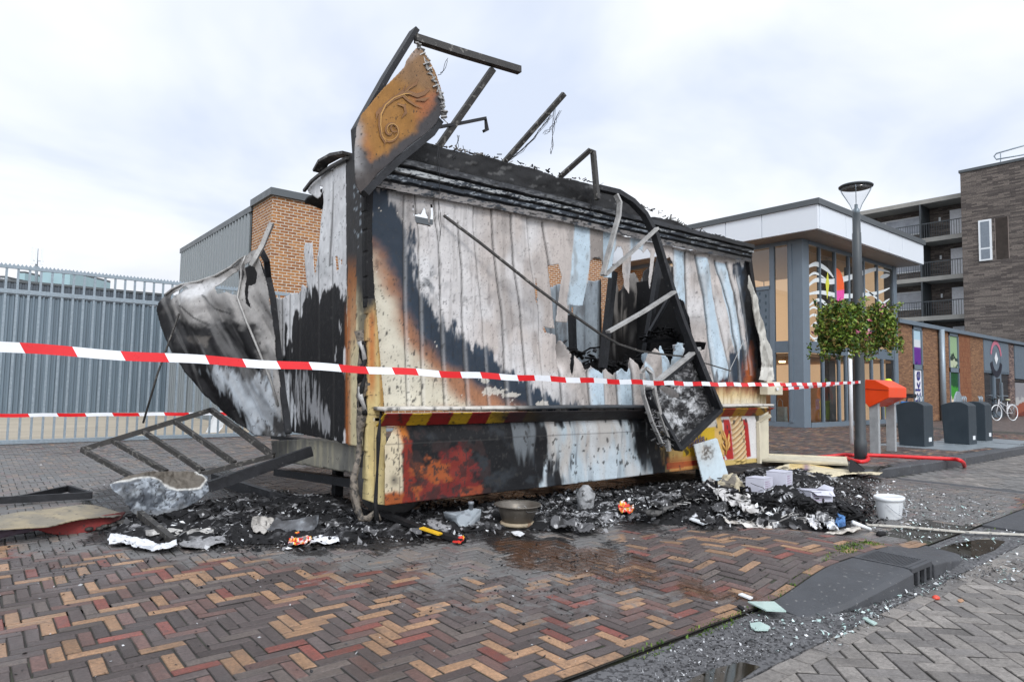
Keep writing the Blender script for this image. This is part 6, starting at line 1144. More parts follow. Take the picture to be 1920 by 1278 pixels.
# fire hose
M['hose'] = mat('red_hose', AL(216, 30, 36, .9), .4, var=.15, vs=10)
hz = lambda x, y, z=.15: onZ(x, y, z)
def smooth(P, n=6):
    P = [np.array(p, float) for p in P]; o = []
    for i in range(len(P)-1):
        a, b, c, d = P[max(i-1, 0)], P[i], P[i+1], P[min(i+2, len(P)-1)]
        for k in range(n): f = k/n; o.append(.5*((2*b)+(-a+c)*f+(2*a-5*b+4*c-d)*f*f+(-a+3*b-3*c+d)*f**3))
    return o+[P[-1]]
o = MB().tube(smooth([hz(1452, 855, .05), hz(1500, 857, .06), hz(1545, 856, .1), hz(1582, 852), hz(1600, 853), hz(1640, 853), hz(1720, 857), hz(1783, 860), hz(1798, 862, .15), hz(1806, 867, .09), hz(1808, 873, .0)]), .034, 10).build('fire_hose', M['hose'], None); tagit(o, 'long red fire hose lying past the lamp post to the kerb edge', 'fire hose')
o = MB().tube(smooth([hz(1586, 857, .14), hz(1598, 862), hz(1614, 865), hz(1625, 863), hz(1628, 859), hz(1624, 855, .17)]), .032, 10).build('fire_hose_loop', M['hose'], None); tagit(o, 'short red hose loop round the foot of the lamp post', 'fire hose')
# barrier tapes
M['tape'] = mat('tape', attr=True, rough=.35, var=.04, vs=20)
def tape(lab, A, B, sag, w, stripe, seed, tw=.0, flip=0):
    rnd = random.Random(seed); A = np.array(A); B = np.array(B); Ln = np.linalg.norm(B-A); ns = int(Ln/stripe)+1; V = []; F = []; Cc = []; d = (B-A)/Ln; sl = .5*w; sub = 4; t0 = 0
    for i in range(ns*sub):
        k = (i//sub+flip) % 2; s0 = i*stripe/sub; s1 = min((i+1)*stripe/sub, Ln)
        if s0 >= Ln: break
        q = []
        for s, e in ((s0, -1), (s1, -1), (s1, 1), (s0, 1)):
            ss = min(max(s-e*sl*.5, 0), Ln); t = ss/Ln; ang = tw*math.sin(ss*.9+seed)+.06*math.sin(ss*7+seed); p = A+(B-A)*t+np.array([0, 0, -sag*4*t*(1-t)+.004*math.sin(ss*9)]); off = np.array([d[1]*math.sin(ang), -d[0]*math.sin(ang), math.cos(ang)])*e*w/2; q.append(p+off)
        b = len(V); V += q; F.append([b, b+1, b+2, b+3]); Cc += [AL(216, 26, 34, .95) if k else AL(232, 236, 242, .95)]*4
    me = mk_mesh('barrier_tape', V, np.array(F), False, np.array(Cc), M['tape']); o = link_mesh('barrier_tape', me); m = o.modifiers.new('thick', 'SOLIDIFY'); m.thickness = .0008; tagit(o, lab, 'barrier tape', 'red and white barrier tapes')
tl = lambda px, D: (lambda p: p)(atD(px[0], px[1], D))
A_ = atD(0, 641, 2.9); B_ = np.array([XL-.09, YLm-.06, onY(1604, 716, YLm)[2]]); dd = B_-A_; A2 = A_-dd*.06
tape('long red and white barrier tape stretched in front of the kiosk to the lamp post', A2, B_, .105, .047, .203, 3, .15, 1)
tape('short red and white barrier tape from the kiosk corner bracket to the white pole', onY(1456, 729, 5.25), (wp[0], wp[1]-.04, onY(1597, 716, wp[1])[2]), .02, .045, .34, 5, .1)
tape('red and white barrier tape in front of the bar fence, behind the kiosk nose', atD(-60, 779, 9.), atD(430, 775, 10.5), .0, .05, .34, 7, .1)
# worker in high visibility clothing
def person(lab, base, yaw, hs=1.0):
    """standing figure built as one skinned body, clothes as a skinned shell"""
    T = thing('person', lab, 'person', base); ca, sa = math.cos(yaw), math.sin(yaw)
    def W_(p): return np.array(base)+hs*np.array([p[0]*ca-p[1]*sa, p[0]*sa+p[1]*ca, p[2]])
    def skin(name, J, E, mt, par):
        me = bpy.data.meshes.new(name); me.from_pydata([tuple(W_(j[:3])-pbase(par)) for j in J], E, []); o = bpy.data.objects.new(name, me); COL.objects.link(o); o.parent = par; me.materials.append(mt)
        sk_ = o.modifiers.new('skin', 'SKIN'); ly_ = me.skin_vertices[0] if me.skin_vertices else None
        if ly_ is None: return o
        for i, j in enumerate(J): ly_.data[i].radius = (j[3]*hs, (j[4] if len(j) > 4 else j[3])*hs)
        ly_.data[0].use_root = True; o.modifiers.new('sub', 'SUBSURF').levels = 1; o.modifiers['sub'].render_levels = 2; return o
    def skinme(name, J, E, mt, par):
        o = None
        me = bpy.data.meshes.new(name); ob_ = bpy.data.objects.new(name, me); me.from_pydata([tuple(W_(j[:3])-pbase(par)) for j in J], E, []); COL.objects.link(ob_); ob_.parent = par; me.materials.append(mt)
        ob_.modifiers.new('skin', 'SKIN')
        if not me.skin_vertices:
            bpy.context.view_layer.objects.active = ob_
        for l_ in me.skin_vertices:
            for i, j in enumerate(J): l_.data[i].radius = (j[3]*hs, (j[4] if len(j) > 4 else j[3])*hs)
            l_.data[0].use_root = True
        s = ob_.modifiers.new('sub', 'SUBSURF'); s.levels = 1; s.render_levels = 2; return ob_
    sk_m = mat('skin', AL(205, 150, 122), .5, var=.05)
    J = [(0, 0, .95, .13, .1), (0, 0, 1.2, .14, .1), (0, 0, 1.42, .13, .09), (0, .01, 1.52, .055), (0, .03, 1.62, .085, .09), (0, .02, 1.72, .085, .095), (-.1, 0, .88, .085), (-.11, .02, .5, .06), (-.11, -.02, .1, .045), (-.11, .1, .04, .04, .035), (.1, 0, .88, .085), (.11, .02, .5, .06), (.11, -.02, .1, .045), (.11, .1, .04, .04, .035),
         (-.19, 0, 1.42, .055), (-.25, .03, 1.15, .045), (-.22, .2, .98, .035), (-.21, .27, .95, .03), (.19, 0, 1.42, .055), (.26, .0, 1.15, .045), (.25, .1, .92, .035), (.25, .13, .84, .03)]
    E = [(0, 1), (1, 2), (2, 3), (3, 4), (4, 5), (0, 6), (6, 7), (7, 8), (8, 9), (0, 10), (10, 11), (11, 12), (12, 13), (2, 14), (14, 15), (15, 16), (16, 17), (2, 18), (18, 19), (19, 20), (20, 21)]
    bd = skinme('body', J, E, sk_m, T)
    hv = mat('high_vis_orange_yellow', AL(236, 110, 70, .9), .6, var=.08); yl = mat('high_vis_yellow', AL(206, 240, 60, .95), .6, var=.05)
    skinme('jacket', [(0, 0, .86, .17, .13), (0, 0, 1.1, .175, .13), (0, 0, 1.3, .18, .13), (0, 0, 1.43, .15, .11), (-.2, 0, 1.42, .075), (-.26, .03, 1.15, .065), (-.225, .18, 1.0, .055), (.2, 0, 1.42, .075), (.27, .0, 1.15, .065), (.255, .09, .95, .055)], [(0, 1), (1, 2), (2, 3), (3, 4), (4, 5), (5, 6), (3, 7), (7, 8), (8, 9)], hv, T)
    skinme('trousers', [(0, 0, .92, .15, .12), (-.1, 0, .84, .1), (-.115, .02, .5, .08), (-.115, -.01, .13, .07), (.1, 0, .84, .1), (.115, .02, .5, .08), (.115, -.01, .13, .07)], [(0, 1), (1, 2), (2, 3), (0, 4), (4, 5), (5, 6)], yl, T)
    skinme('boots', [(-.115, -.03, .07, .055), (-.115, .12, .05, .045, .04)], [(0, 1)], M['black_rub'], T); skinme('boots', [(.115, -.03, .07, .055), (.115, .12, .05, .045, .04)], [(0, 1)], M['black_rub'], T)
    mbh = MB()
    for p, r in (((-.035, .115, 1.66), .011), ((.035, .115, 1.66), .011)): mbh.lathe(W_(p), [(0, -r), (r, 0), (0, r)], 8)
    mbh.build('eyes', M['black_rub'], bd); MB().tube([W_((0, .11, 1.66)), W_((0, .145, 1.62)), W_((0, .115, 1.61))], [.01, .016, .01], 6).build('nose', sk_m, bd)
    MB().tube([W_((-.025, .118, 1.575)), W_((.025, .118, 1.575))], .005, 5).build('mouth', mat('lips', AL(160, 90, 84), .5), bd)
    MB().lathe(W_((0, .015, 1.69)), [(.125, 0), (.118, .03), (.1, .08), (.06, .12), (0, .13)], 16, 1, 1.1).build('helmet', yl, T)
    for sx in (-1, 1):
        hb = W_((-.21, .27, .95)) if sx < 0 else W_((.25, .13, .84)); mbf = MB(); f0 = np.array([sx*.0, .05, -.03])
        for k in range(4): o_ = (k-1.5)*.018; e = hb+hs*np.array([o_, 0, -.07+abs(k-1.3)*.008]); mbf.tube([hb+hs*np.array([o_, 0, 0]), (hb+e)/2+np.array([0, .008, 0]), e], [.009, .009, .006], 6)
        mbf.tube([hb+hs*np.array([-sx*.03, 0, .01]), hb+hs*np.array([-sx*.05, .01, -.03])], [.01, .008], 6); mbf.build('fingers', sk_m, bd)
    return T
pp = onZ(1668, 800, .12); person('person in yellow helmet, orange jacket and yellow trousers standing behind the orange hood', pp, .8, .9)
# ================================================================== DEBRIS AND LOOSE THINGS
G = onZ
def hplane(z=0): return ((0, 0, z), (1, 0, 0), (0, 1, 0))
# collapsed ladder-like frame on the left
LF = thing('ladder_frame', 'burnt ladder shaped steel frame tilted on the ground left of the kiosk', 'steel frame', G(300, 890, 0))
tl_, tr_ = atD(153, 843, 7.4), atD(396, 768, 8.0); br_ = atD(512, 854, 7.1); bl_ = G(255, 900, .06)
MB().beam(tl_, tr_, .05, .06).build('top_rail', M['burnt_steel'], LF); MB().beam(tr_, br_, .05, .06).build('side_rail', M['burnt_steel'], LF); MB().beam(br_, atD(378, 888, 6.9), .05, .05).build('lower_rail', M['burnt_steel'], LF)
for a, b in (((154, 844), (256, 898)), ((207, 827), (312, 884)), ((263, 810), (380, 883)), ((323, 792), (440, 868))):
    t = (a[0]-153)/(396-153); pa = tl_*(1-t)+tr_*t; MB().beam(pa, atD(b[0], b[1], 6.95+.2*t), .045, .05).build('rung', M['burnt_steel'], LF)
MB().box(0, .001, 0, .001, 0, .001) if 0 else None
o = MB().beam(atD(392, 912, 6.1), atD(584, 845, 6.7), .06, .10).build('steel_beam', M['burnt_dark'], None); tagit(o, 'long dark steel beam running from the fallen sheet up to the chassis', 'steel beam')
o = MB().path([G(262, 962, .1), G(325, 1014, .03)], .05, .055).build('steel_beam', M['burnt_steel'], None); tagit(o, 'short grey steel bar sticking out below the curled metal sheet', 'steel beam')
TF = MB(); 
for a, b in (((-60, 941), (172, 928)), ((128, 915), (170, 928)), ((128, 915), (50, 932)), ((50, 932), (28, 936))): TF.beam(G(a[0], a[1], .06), G(b[0], b[1], .06), .035, .07)
o = TF.build('flat_frame', M['burnt_dark'], None); tagit(o, 'flat black steel frame lying on the paving at the far left', 'steel frame')
# curled metal sheet
def p_curl(X, Y, A, B):
    p = Paint(X, Y, AL(104, 110, 118, .75)); p.mix(.8*sst(fbm(X*.06, Y*.08, 3, 4), .02, .25), AL(168, 176, 184)); p.mix(.9*(np.abs(fbm(X*.04, Y*.07, 33, 4)) < .035), AL(60, 62, 66, .7)); p.mix(.7*sst(fbm(X*.04, Y*.05, 13, 4), .1, .5), AL(96, 98, 100)); p.mix((sdf(X, Y, [(205, 905), (240, 902), (280, 895), (300, 900), (330, 920), (372, 917), (385, 900), (350, 850), (200, 860)]) < 0)*1., AL(106, 100, 92)); p.mix(np.exp(-(sdf(X, Y, [(205, 905), (240, 902), (280, 895), (300, 900), (330, 920), (372, 917), (385, 900), (350, 850), (200, 860)])/1.8)**2), AL(216, 216, 212))
    p.mix(.7*sst(Y+8*fbm(X*.1, Y*.1, 4, 3), 948, 965), AL(120, 122, 124)); return p.c
c0 = G(300, 965, .03); nv = np.array([.25, -1, .55]); nv /= np.linalg.norm(nv); av = np.cross((0, 0, 1), nv)*-1; av = np.cross(nv, (0, 0, 1)); av /= np.linalg.norm(av); av = -av; bv_ = np.cross(nv, av)
o = sheet('curled_metal_sheet', [(205, 908), (240, 893), (280, 884), (330, 878), (372, 880), (388, 892), (393, 912), (390, 922), (372, 938), (345, 955), (322, 962), (300, 966), (285, 975), (270, 976), (248, 962), (228, 945), (212, 925)], (c0, av, bv_), .009, M['sheetcol'], None, p_curl, (), .004, 8,
      lambda A, B, X, Y: .09*np.abs(fbm(A*5, B*5, 4, 4))+.03*np.sin((X-200)*.05+Y*.04)-.05*sst(912-Y+.1*(X-300), 0, 34)**1.3, .004); tagit(o, 'curled silvery aluminium sheet with a melted white edge left of the kiosk', 'metal sheet')
# beige and red panel bottom left
def p_bp(X, Y, A, B):
    p = Paint(X, Y, AL(160, 148, 124)); p.mix(.6*sst(fbm(X*.02, Y*.08, 3, 4), -.1, .4), AL(120, 118, 112)); p.mix(.7*sst(X+20*fbm(X*.04, Y*.1, 5, 3), 130, 230), AL(92, 90, 88)); p.spots((.03, .03, .03), .5, .1, .2, 4, .7); return p.c
o = sheet('beige_panel', [(-80, 968), (0, 965), (60, 957), (150, 946), (200, 948), (236, 957), (215, 964), (150, 972), (90, 984), (0, 992), (-80, 1000)], hplane(.13), .015, M['sheetcol'], None, p_bp, (), .004, 6, lambda A, B, X, Y: .03*fbm(A*2, B*2, 3, 3)-.03*sst(X, 150, 240), .01); tagit(o, 'scorched beige board lying flat at the bottom left', 'board')
def p_rp(X, Y, A, B):
    p = Paint(X, Y, AL(128, 48, 46)); p.mix(sst(90-X+20*fbm(X*.05, Y*.05, 3, 3), 0, 40), AL(96, 84, 96)); p.mix(.8*sst(X, 190, 225), (.03, .02, .02)); p.mix(.4*sst(fbm(X*.1, Y*.1, 3, 3), .1, .4), (.06, .03, .03)); return p.c
RP = thing('red_fairground_panel', 'dark red curved panel with round bulbs peeping out under the beige board', 'panel', G(100, 1000, 0))
c1 = G(100, 1004, .0)
sheet('panel', [(-80, 998), (0, 991), (80, 984), (140, 975), (235, 962), (225, 976), (190, 990), (160, 1002), (130, 1005), (95, 1000), (70, 992), (40, 998), (0, 1006), (-80, 1014)], (c1, (1, .12, 0), (0, .25, 1)), .01, M['sheetcol'], RP, p_rp, (), .003, 6, lambda A, B, X, Y: .03*np.sin(A*5), .01)
for x, y in ((166, 990), (186, 989), (195, 985), (210, 983), (226, 978), (232, 976)):
    q = onP(x, y, c1, np.cross((1, .12, 0), (0, .25, 1))); MB().lathe(q+np.array([0, -.02, -.015]), [(0, -.0), (.03, .0), (.036, .012), (.03, .028), (0, .034)], 14).build('round_bulb', M['burnt_steel'], RP)
# melted white plastic strips and ash slabs
def slab(name, lab, cat, poly, z, base, alt, jag, hgt, seed, mt='attr_rough', thick=.006, grp=None, res=.009, wr=.02):
    def pf(X, Y, A, B):
        p = Paint(X, Y, base); p.mix(.8*sst(fbm(X*.05, Y*.1, seed, 4), .0, .35), alt); p.spots((.02, .02, .02), .42, .15, .3, seed+3, .9); return p.c
    o = sheet(name, poly, hplane(z), res, M[mt], None, pf, (), jag, 9, lambda A, B, X, Y: hgt*np.abs(fbm(A*4, B*4, seed, 3))+wr*fbm(A*14, B*14, seed+1, 3), thick); return tagit(o, lab, cat, grp)
slab('melted_plastic_strip', 'white melted plastic strip lying below the curled metal sheet', 'melted plastic', [(200, 1012), (208, 1004), (232, 1003), (262, 1010), (300, 1018), (330, 1016), (333, 1030), (300, 1032), (262, 1028), (232, 1020), (204, 1020)], .03, AL(226, 228, 232), AL(186, 190, 196), .008, .05, 3)
slab('ash_strip', 'grey ash strip lying to the right of the white melted plastic strip', 'ash strip', [(335, 1016), (370, 1013), (420, 1010), (425, 1018), (380, 1026), (340, 1030)], .02, AL(150, 150, 152), AL(90, 90, 92), .01, .04, 5)
slab('ash_strip', 'pale narrow ash strip behind the end of the short grey bar', 'ash strip', [(270, 998), (330, 994), (400, 993), (410, 1000), (330, 1003), (275, 1004)], .03, AL(200, 198, 194), AL(130, 128, 126), .008, .04, 6)
def crumple(lab, pts, z, cols, sd, name='crumpled_wrapper', cat='wrapper', hgt=.07):
    def pf(X, Y, A, B):
        p = Paint(X, Y, cols[0]); n = fbm(X*.16+A*3, Y*.2, sd, 3)
        for k, c in enumerate(cols[1:]): p.mix(((n > -.25+.27*k) & (n < -.05+.27*k))*1., c)
        return p.c
    o = sheet(name, pts, hplane(z), .007, M['attr'], None, pf, (), .004, 9, lambda A, B, X, Y: hgt*np.abs(fbm(A*9, B*9, sd, 4)), .002); return tagit(o, lab, cat)
crumple('crumpled red yellow and white snack wrapper at the front of the ash', [(540, 1018), (544, 1004), (560, 1002), (578, 1006), (584, 1016), (572, 1022), (552, 1022)], .02, [AL(216, 40, 34), AL(236, 190, 60), AL(232, 232, 232)], 4)
crumple('long white paper roll with a red end lying right of the red wrapper', [(578, 1008), (600, 1006), (634, 1008), (637, 1016), (610, 1020), (582, 1019)], .02, [AL(232, 234, 238)], 6, 'white_paper', 'paper', .04)
crumple('crumpled red and yellow bag in the ash between the bowl and the debris heap', [(1158, 955), (1166, 942), (1180, 948), (1190, 955), (1184, 962), (1166, 962)], .06, [AL(222, 60, 40), AL(232, 176, 50), AL(230, 220, 210)], 8, hgt=.1)
crumple('small red and yellow wrapper at the tip of the fallen plank', [(848, 1016), (852, 1008), (866, 1006), (871, 1014), (862, 1020)], .02, [AL(210, 50, 40), AL(236, 190, 50)], 9)
# black gutter profile
o = MB().prism([G(505, 942, 0)+np.array([0, 0, z])+np.array([dx, dy, 0]) for dx, dy, z in ((0, 0, .0), (0, 0, .12), (.02, .01, .13), (.22, -.1, .05), (.3, -.14, .045), (.3, -.14, .0))], G(395, 905, .0)-G(505, 942, 0)).build('metal_profile', M['burnt_dark'], None); tagit(o, 'black hollow metal profile lying in front of the chassis', 'metal profile')
# curved burnt plate and lump
def p_bl(X, Y, A, B):
    p = Paint(X, Y, AL(98, 100, 104)); p.mix(.8*sst(fbm(X*.05, Y*.05, 3, 4), -.1, .3), AL(150, 156, 162)); p.mix(.8*sst(fbm(X*.04, Y*.07, 9, 4), .0, .3), (.04, .04, .042)); return p.c
c2 = G(550, 1004, .0)
o = sheet('bent_plate', [(500, 1000), (512, 978), (522, 962), (532, 972), (552, 976), (580, 972), (600, 965), (596, 985), (582, 1000), (545, 1003)], (c2, (1, .1, 0), (0, .5, 1)), .01, M['sheetcol'], None, p_bl, (), .006, 8, lambda A, B, X, Y: .07*np.sin(A*12)+.02*fbm(A*8, B*8, 3, 3), .005); tagit(o, 'bent blue grey burnt plate standing in the ash before the corner column', 'metal plate')
slab('ash_slab', 'pale crumpled ash slab left of the bent blue grey plate', 'ash slab', [(470, 985), (485, 972), (512, 975), (515, 990), (495, 1002), (475, 998)], .05, AL(180, 176, 170), AL(90, 88, 86), .01, .1, 11, wr=.03)
# plank with yellow and red end
o = MB().path([G(718, 962, .1), G(790, 990, .07), G(870, 1014, .02)], .07, .035).build('charred_plank', M['char'], None); tagit(o, 'charred plank pointing right towards a red and yellow wrapper', 'plank'); PLK = o
MB().path([G(790, 989, .095), G(826, 1001, .065)], .06, .012).build('yellow_stripe', mat('yellow_stripe', AL(226, 180, 40), .5), PLK)
# plastic jerrycan
cb_ = G(866, 990, 0); JC = thing('melted_jerrycan', 'melted translucent grey jerrycan lying on its side left of the bowl', 'jerrycan', cb_)
def p_j(X, Y, A, B): p = Paint(X, Y, AL(140, 148, 154)); p.mix(.8*sst(fbm(X*.05+Y*.05, Y*.02, 3, 4), -.05, .2), AL(190, 198, 204)); p.mix(.6*sst(fbm(X*.06, Y*.05, 13, 4), .1, .3), AL(80, 84, 90)); return p.c
sheet('can_body', [(850, 966), (866, 957), (880, 953), (893, 957), (896, 976), (892, 985), (878, 990), (862, 993), (855, 984)], (cb_, (1, .1, 0), (0, .25, 1)), .008, mat('cloudy_plastic', attr=True, rough=.25, var=.1), JC, p_j, (), .003, 8, lambda A, B, X, Y: .05+.03*np.sin(X*.12+Y*.1)+.02*fbm(A*6, B*6, 3, 3), .14)
q = onP(883, 950, cb_, (0, -1, .1)); MB().lathe(q, [(.022, -.02), (.022, .025), (.028, .025), (.028, .05), (0, .052)], 12).build('neck', mat('grey_cap', AL(130, 136, 142), .4), JC)
# steel bowl on a plate
bc_ = G(970, 985, 0); sc_ = np.linalg.norm(onY(1016, 940, bc_[1])-onY(925, 940, bc_[1]))/2*0+.226; sc_ = .22; BO = thing('steel_bowl', 'large grey steel bowl with ashes inside standing on a rusty white rim', 'bowl', bc_)
MB().lathe((bc_[0], bc_[1], 0), [(sc_*.6, .04), (sc_*.64, .043), (sc_*.84, .16), (sc_*.88, .19), (sc_*1.0, .205), (sc_*1.02, .198), (sc_*1.0, .19), (sc_*.86, .185), (sc_*.82, .16), (sc_*.62, .06), (0, .055)][::1], 40).build('bowl_shell', mat('dull_steel', AL(112, 106, 98), .42, .45, var=.25, vs=10, speck=.7, speckcol=(.3, .3, .3), spscale=60, spth=.66), BO)
MB().lathe((bc_[0], bc_[1], 0), [(sc_*.2, .012), (sc_*.74, .012), (sc_*.76, .03), (sc_*.7, .045), (sc_*.3, .04)], 36).build('rusty_rim', mat('rusty_white', AL(170, 156, 132), .7, var=.3, vs=12, speck=.7, speckcol=(.12, .05, .02), spscale=20, spth=.56), BO)
rubble('ash_filling', [np.array([bc_[0]-.1, bc_[1], .12]), np.array([bc_[0]+.1, bc_[1], .12])], BO, M['ash_alu'], 26, .02, 4)
MB().tube([(bc_[0]-.3*sc_, bc_[1]-sc_*.92, .17), (bc_[0]-.28*sc_, bc_[1]-sc_*1.0, .16), (bc_[0]+.28*sc_, bc_[1]-sc_*1.0, .16), (bc_[0]+.3*sc_, bc_[1]-sc_*.92, .17)], .008, 6).build('handle', M['burnt_steel'], BO)
slab('white_shard', 'small white shard in front of the rusty rim under the bowl', 'shard', [(958, 996), (974, 994), (984, 1000), (976, 1006), (964, 1003)], .02, AL(226, 228, 230), AL(200, 200, 200), .003, .01, 5, wr=.004)
# half melted cup
o = MB().lathe(G(1098, 962, 0), [(.0, .0), (.09, .0), (.085, .1), (.1, .2), (.06, .26), (.03, .29), (0, .29)], 14).build('melted_cup', mat('melted_grey_plastic', AL(150, 152, 154), .6, var=.5, vs=12, bump=.03, bs=12, speck=.8, speckcol=(.02, .02, .02), spscale=14, spth=.58), None); tagit(o, 'grey half melted container standing in the ash right of the bowl', 'container')
# leaning white panel
wpn = G(1345, 905, .05)
def p_wp(X, Y, A, B):
    p = Paint(X, Y, AL(206, 222, 230)); m = np.exp(-((X-1325)/15)**2-((Y-848)/20)**2); p.mix(.7*m, AL(168, 158, 146)); p.mix(m*sst(fbm(X*.25, Y*.25, 3, 3)+.5*m, .35, .5), AL(84, 76, 68)); p.mix(.3*sst(Y, 870, 840)*(X < 1320), AL(214, 204, 190)); return p.c
o = sheet('white_board', [(1301, 833), (1342, 821), (1345, 822), (1366, 890), (1372, 912), (1322, 915)], (wpn, (1, 0, 0), (0, .12, 1)), .012, M['attr'], None, p_wp, (), 0, 1, None, .02); tagit(o, 'pale blue white board with a scorch spot leaning on the painted skirt', 'board')
# foam lump
def lump(name, lab, cat, c, r, sc, mt, seed, amp=.35, f=3):
    import bmesh
    bm = bmesh.new(); bmesh.ops.create_icosphere(bm, subdivisions=4, radius=1)
    for v in bm.verts:
        n_ = mnoise.fractal(v.co*f*.5+Vector((seed, 0, 0)), 1, 2, 4); v.co *= (1+amp*n_); v.co = Vector((v.co.x*sc[0], v.co.y*sc[1], v.co.z*sc[2]))*r+Vector(tuple(c))
    me = bpy.data.meshes.new(name); bm.to_mesh(me); bm.free(); me.polygons.foreach_set('use_smooth', [True]*len(me.polygons)); me.materials.append(mt); o = link_mesh(name, me); 
    return tagit(o, lab, cat)
lump('scorched_foam_block', 'cream scorched foam lump between the white board and the lilac boxes', 'foam lump', G(1370, 918, .15), .17, (1.1, .9, 1.0), mat('scorched_foam', AL(196, 186, 160), .9, var=.4, vs=9, bump=.02, bs=18, speck=.9, speckcol=(.12, .11, .10), spscale=6, spth=.52), 3)
# cardboard boxes (white lilac)
M['boxpaper'] = mat('lilac_white_card', AL(204, 205, 218), .7, var=.16, vs=5, speck=.75, speckcol=(.1, .09, .085), spscale=8, spth=.64); M['print'] = mat('faint_box_print', AL(168, 140, 170), .7)
def cbox(lab, c, w, d, h, yaw, opn, seed, tilt=0):
    T = thing('cardboard_box', lab, 'cardboard box', c, 'lilac cardboard boxes on the debris'); ca, sa = math.cos(yaw), math.sin(yaw); c = np.array(c)
    def W_(x, y, z): x2 = x; z2 = z+tilt*x; return c+np.array([x2*ca-y*sa, x2*sa+y*ca, z2])
    rnd = random.Random(seed); mb = MB(); t = .006
    def bx(x0, x1, y0, y1, z0, z1): 
        P = [W_(*p) for p in ((x0, y0, z0), (x1, y0, z0), (x1, y1, z0), (x0, y1, z0), (x0, y0, z1), (x1, y0, z1), (x1, y1, z1), (x0, y1, z1))]; mb.add(P, [(0, 3, 2, 1), (4, 5, 6, 7), (0, 1, 5, 4), (1, 2, 6, 5), (2, 3, 7, 6), (3, 0, 4, 7)])
    bx(-w/2, w/2, -d/2, -d/2+t, 0, h); bx(-w/2, w/2, d/2-t, d/2, 0, h); bx(-w/2, -w/2+t, -d/2+t, d/2-t, 0, h); bx(w/2-t, w/2, -d/2+t, d/2-t, 0, h); bx(-w/2+t, w/2-t, -d/2+t, d/2-t, 0, t)
    mb.build('box_walls', M['boxpaper'], T)
    fl_ = MB()
    if opn: fl_.prism([W_(-w/2, -d/2, h), W_(w/2, -d/2, h), W_(w/2-.02, -d/2-.05, h-.05), W_(-w/2+.03, -d/2-.06, h-.04)], (0, 0, .004)).prism([W_(w/2, -d/2, h), W_(w/2, d/2, h), W_(w/2+.07, d/2-.03, h+.05), W_(w/2+.06, -d/2+.03, h+.03)], (0, 0, .004))
    else: fl_.prism([W_(-w/2, -d/2, h+.002), W_(w/2, -d/2, h+.002), W_(w/2, d/2, h+.004), W_(-w/2, d/2, h+.004)], (0, 0, .004))
    fl_.build('lid_flap', M['boxpaper'], T); pr = MB()
    for k in range(4): zz = h*(.3+.15*k); x0 = -w*.36; pr.prism([W_(x0, -d/2-.001, zz), W_(x0+w*rnd.uniform(.3, .7), -d/2-.001, zz), W_(x0+w*.5, -d/2-.001, zz+h*.04), W_(x0, -d/2-.001, zz+h*.05)], (0, -.0015, 0))
    pr.build('faded_print', M['print'], T); return T
cbox('lilac white box with faded print resting behind the black debris, nearest the foam lump', G(1424, 920, .16), .36, .2, .15, .25, 0, 1, -.05); cbox('plain white lilac box at the back, its top edge scorched', G(1462, 912, .17), .36, .22, .18, .3, 0, 2, -.03); cbox('open lilac white box with spread flaps on the right flank of the heap', G(1527, 943, .06), .34, .2, .15, -.25, 1, 3, -.06)
# heaps of char (uncountable)
HEAPS = []
def heapz(x, y):
    z = np.zeros_like(x); PP = proj(np.stack([x, y, np.zeros_like(x)], -1))
    for P, hf in HEAPS: z = np.maximum(z, hf(PP[:, 0], PP[:, 1], x, y)*sst(np.clip(-sdf(x, y, P), 0, 1), 0, .22))
    return z
def heap(name, lab, poly, hf, cols, seed, res=.014, jag=.04):
    def pf(X, Y, A, B):
        p = Paint(X, Y, (.014, .014, .015)); n = fbm(A*6, B*6, seed, 5); p.mix(.85*sst(n, cols[0], cols[0]+.12), AL(160, 160, 162)); p.mix(.8*sst(fbm(A*9, B*9, seed+5, 4), .3, .4), AL(90, 90, 92)); p.mix(.9*sst(fbm(A*11, B*11, seed+9, 4), cols[1], cols[1]+.08), AL(220, 222, 226)); return p.c
    P = np.array([G(x, y, 0)[:2] for x, y in poly])
    def ds(A, B, X, Y):
        e = np.clip(-sdf(A, B, P), 0, 1); h = hf(X, Y, A, B)*sst(e, 0, .22); return h*(1+.7*fbm(A*5, B*5, seed+2, 5))+.05*np.abs(fbm(A*14, B*14, seed+3, 4))*sst(e, 0, .08)+.004
    HEAPS.append((P, hf)); o = sheet(name, poly, hplane(.0), res, M['attr_rough'], None, pf, (), jag, 3, ds, 0); return tagit(o, lab, None, None, 'stuff')
heap('ash_heap', 'heap of black char and ash right of the kiosk hole', [(1195, 975), (1250, 955), (1290, 935), (1340, 915), (1420, 905), (1500, 915), (1560, 930), (1610, 955), (1625, 975), (1600, 995), (1530, 1003), (1440, 998), (1360, 996), (1290, 988), (1240, 985)], lambda X, Y, A, B: .05+.2*np.exp(-((X-1465)/58)**2-((Y-966)/28)**2)+.12*np.exp(-((X-1350)/50)**2-((Y-945)/22)**2), (.38, .46), 3, .011)
heap('ash_bed', 'bed of ash under the kiosk front', [(700, 965), (900, 945), (1100, 925), (1300, 900), (1500, 880), (1560, 890), (1400, 925), (1250, 960), (1120, 985), (1060, 1000), (960, 990), (840, 1000), (760, 1010), (700, 1005)], lambda X, Y, A, B: .03+0*X, (.2, .4), 23, .022)
heap('ash_bed', 'bed of black ash left of the kiosk corner', [(190, 985), (250, 960), (380, 945), (480, 925), (640, 930), (700, 960), (720, 1000), (640, 1020), (480, 1020), (330, 1020), (210, 1010)], lambda X, Y, A, B: .03+0*X, (.3, .5), 33, .022)
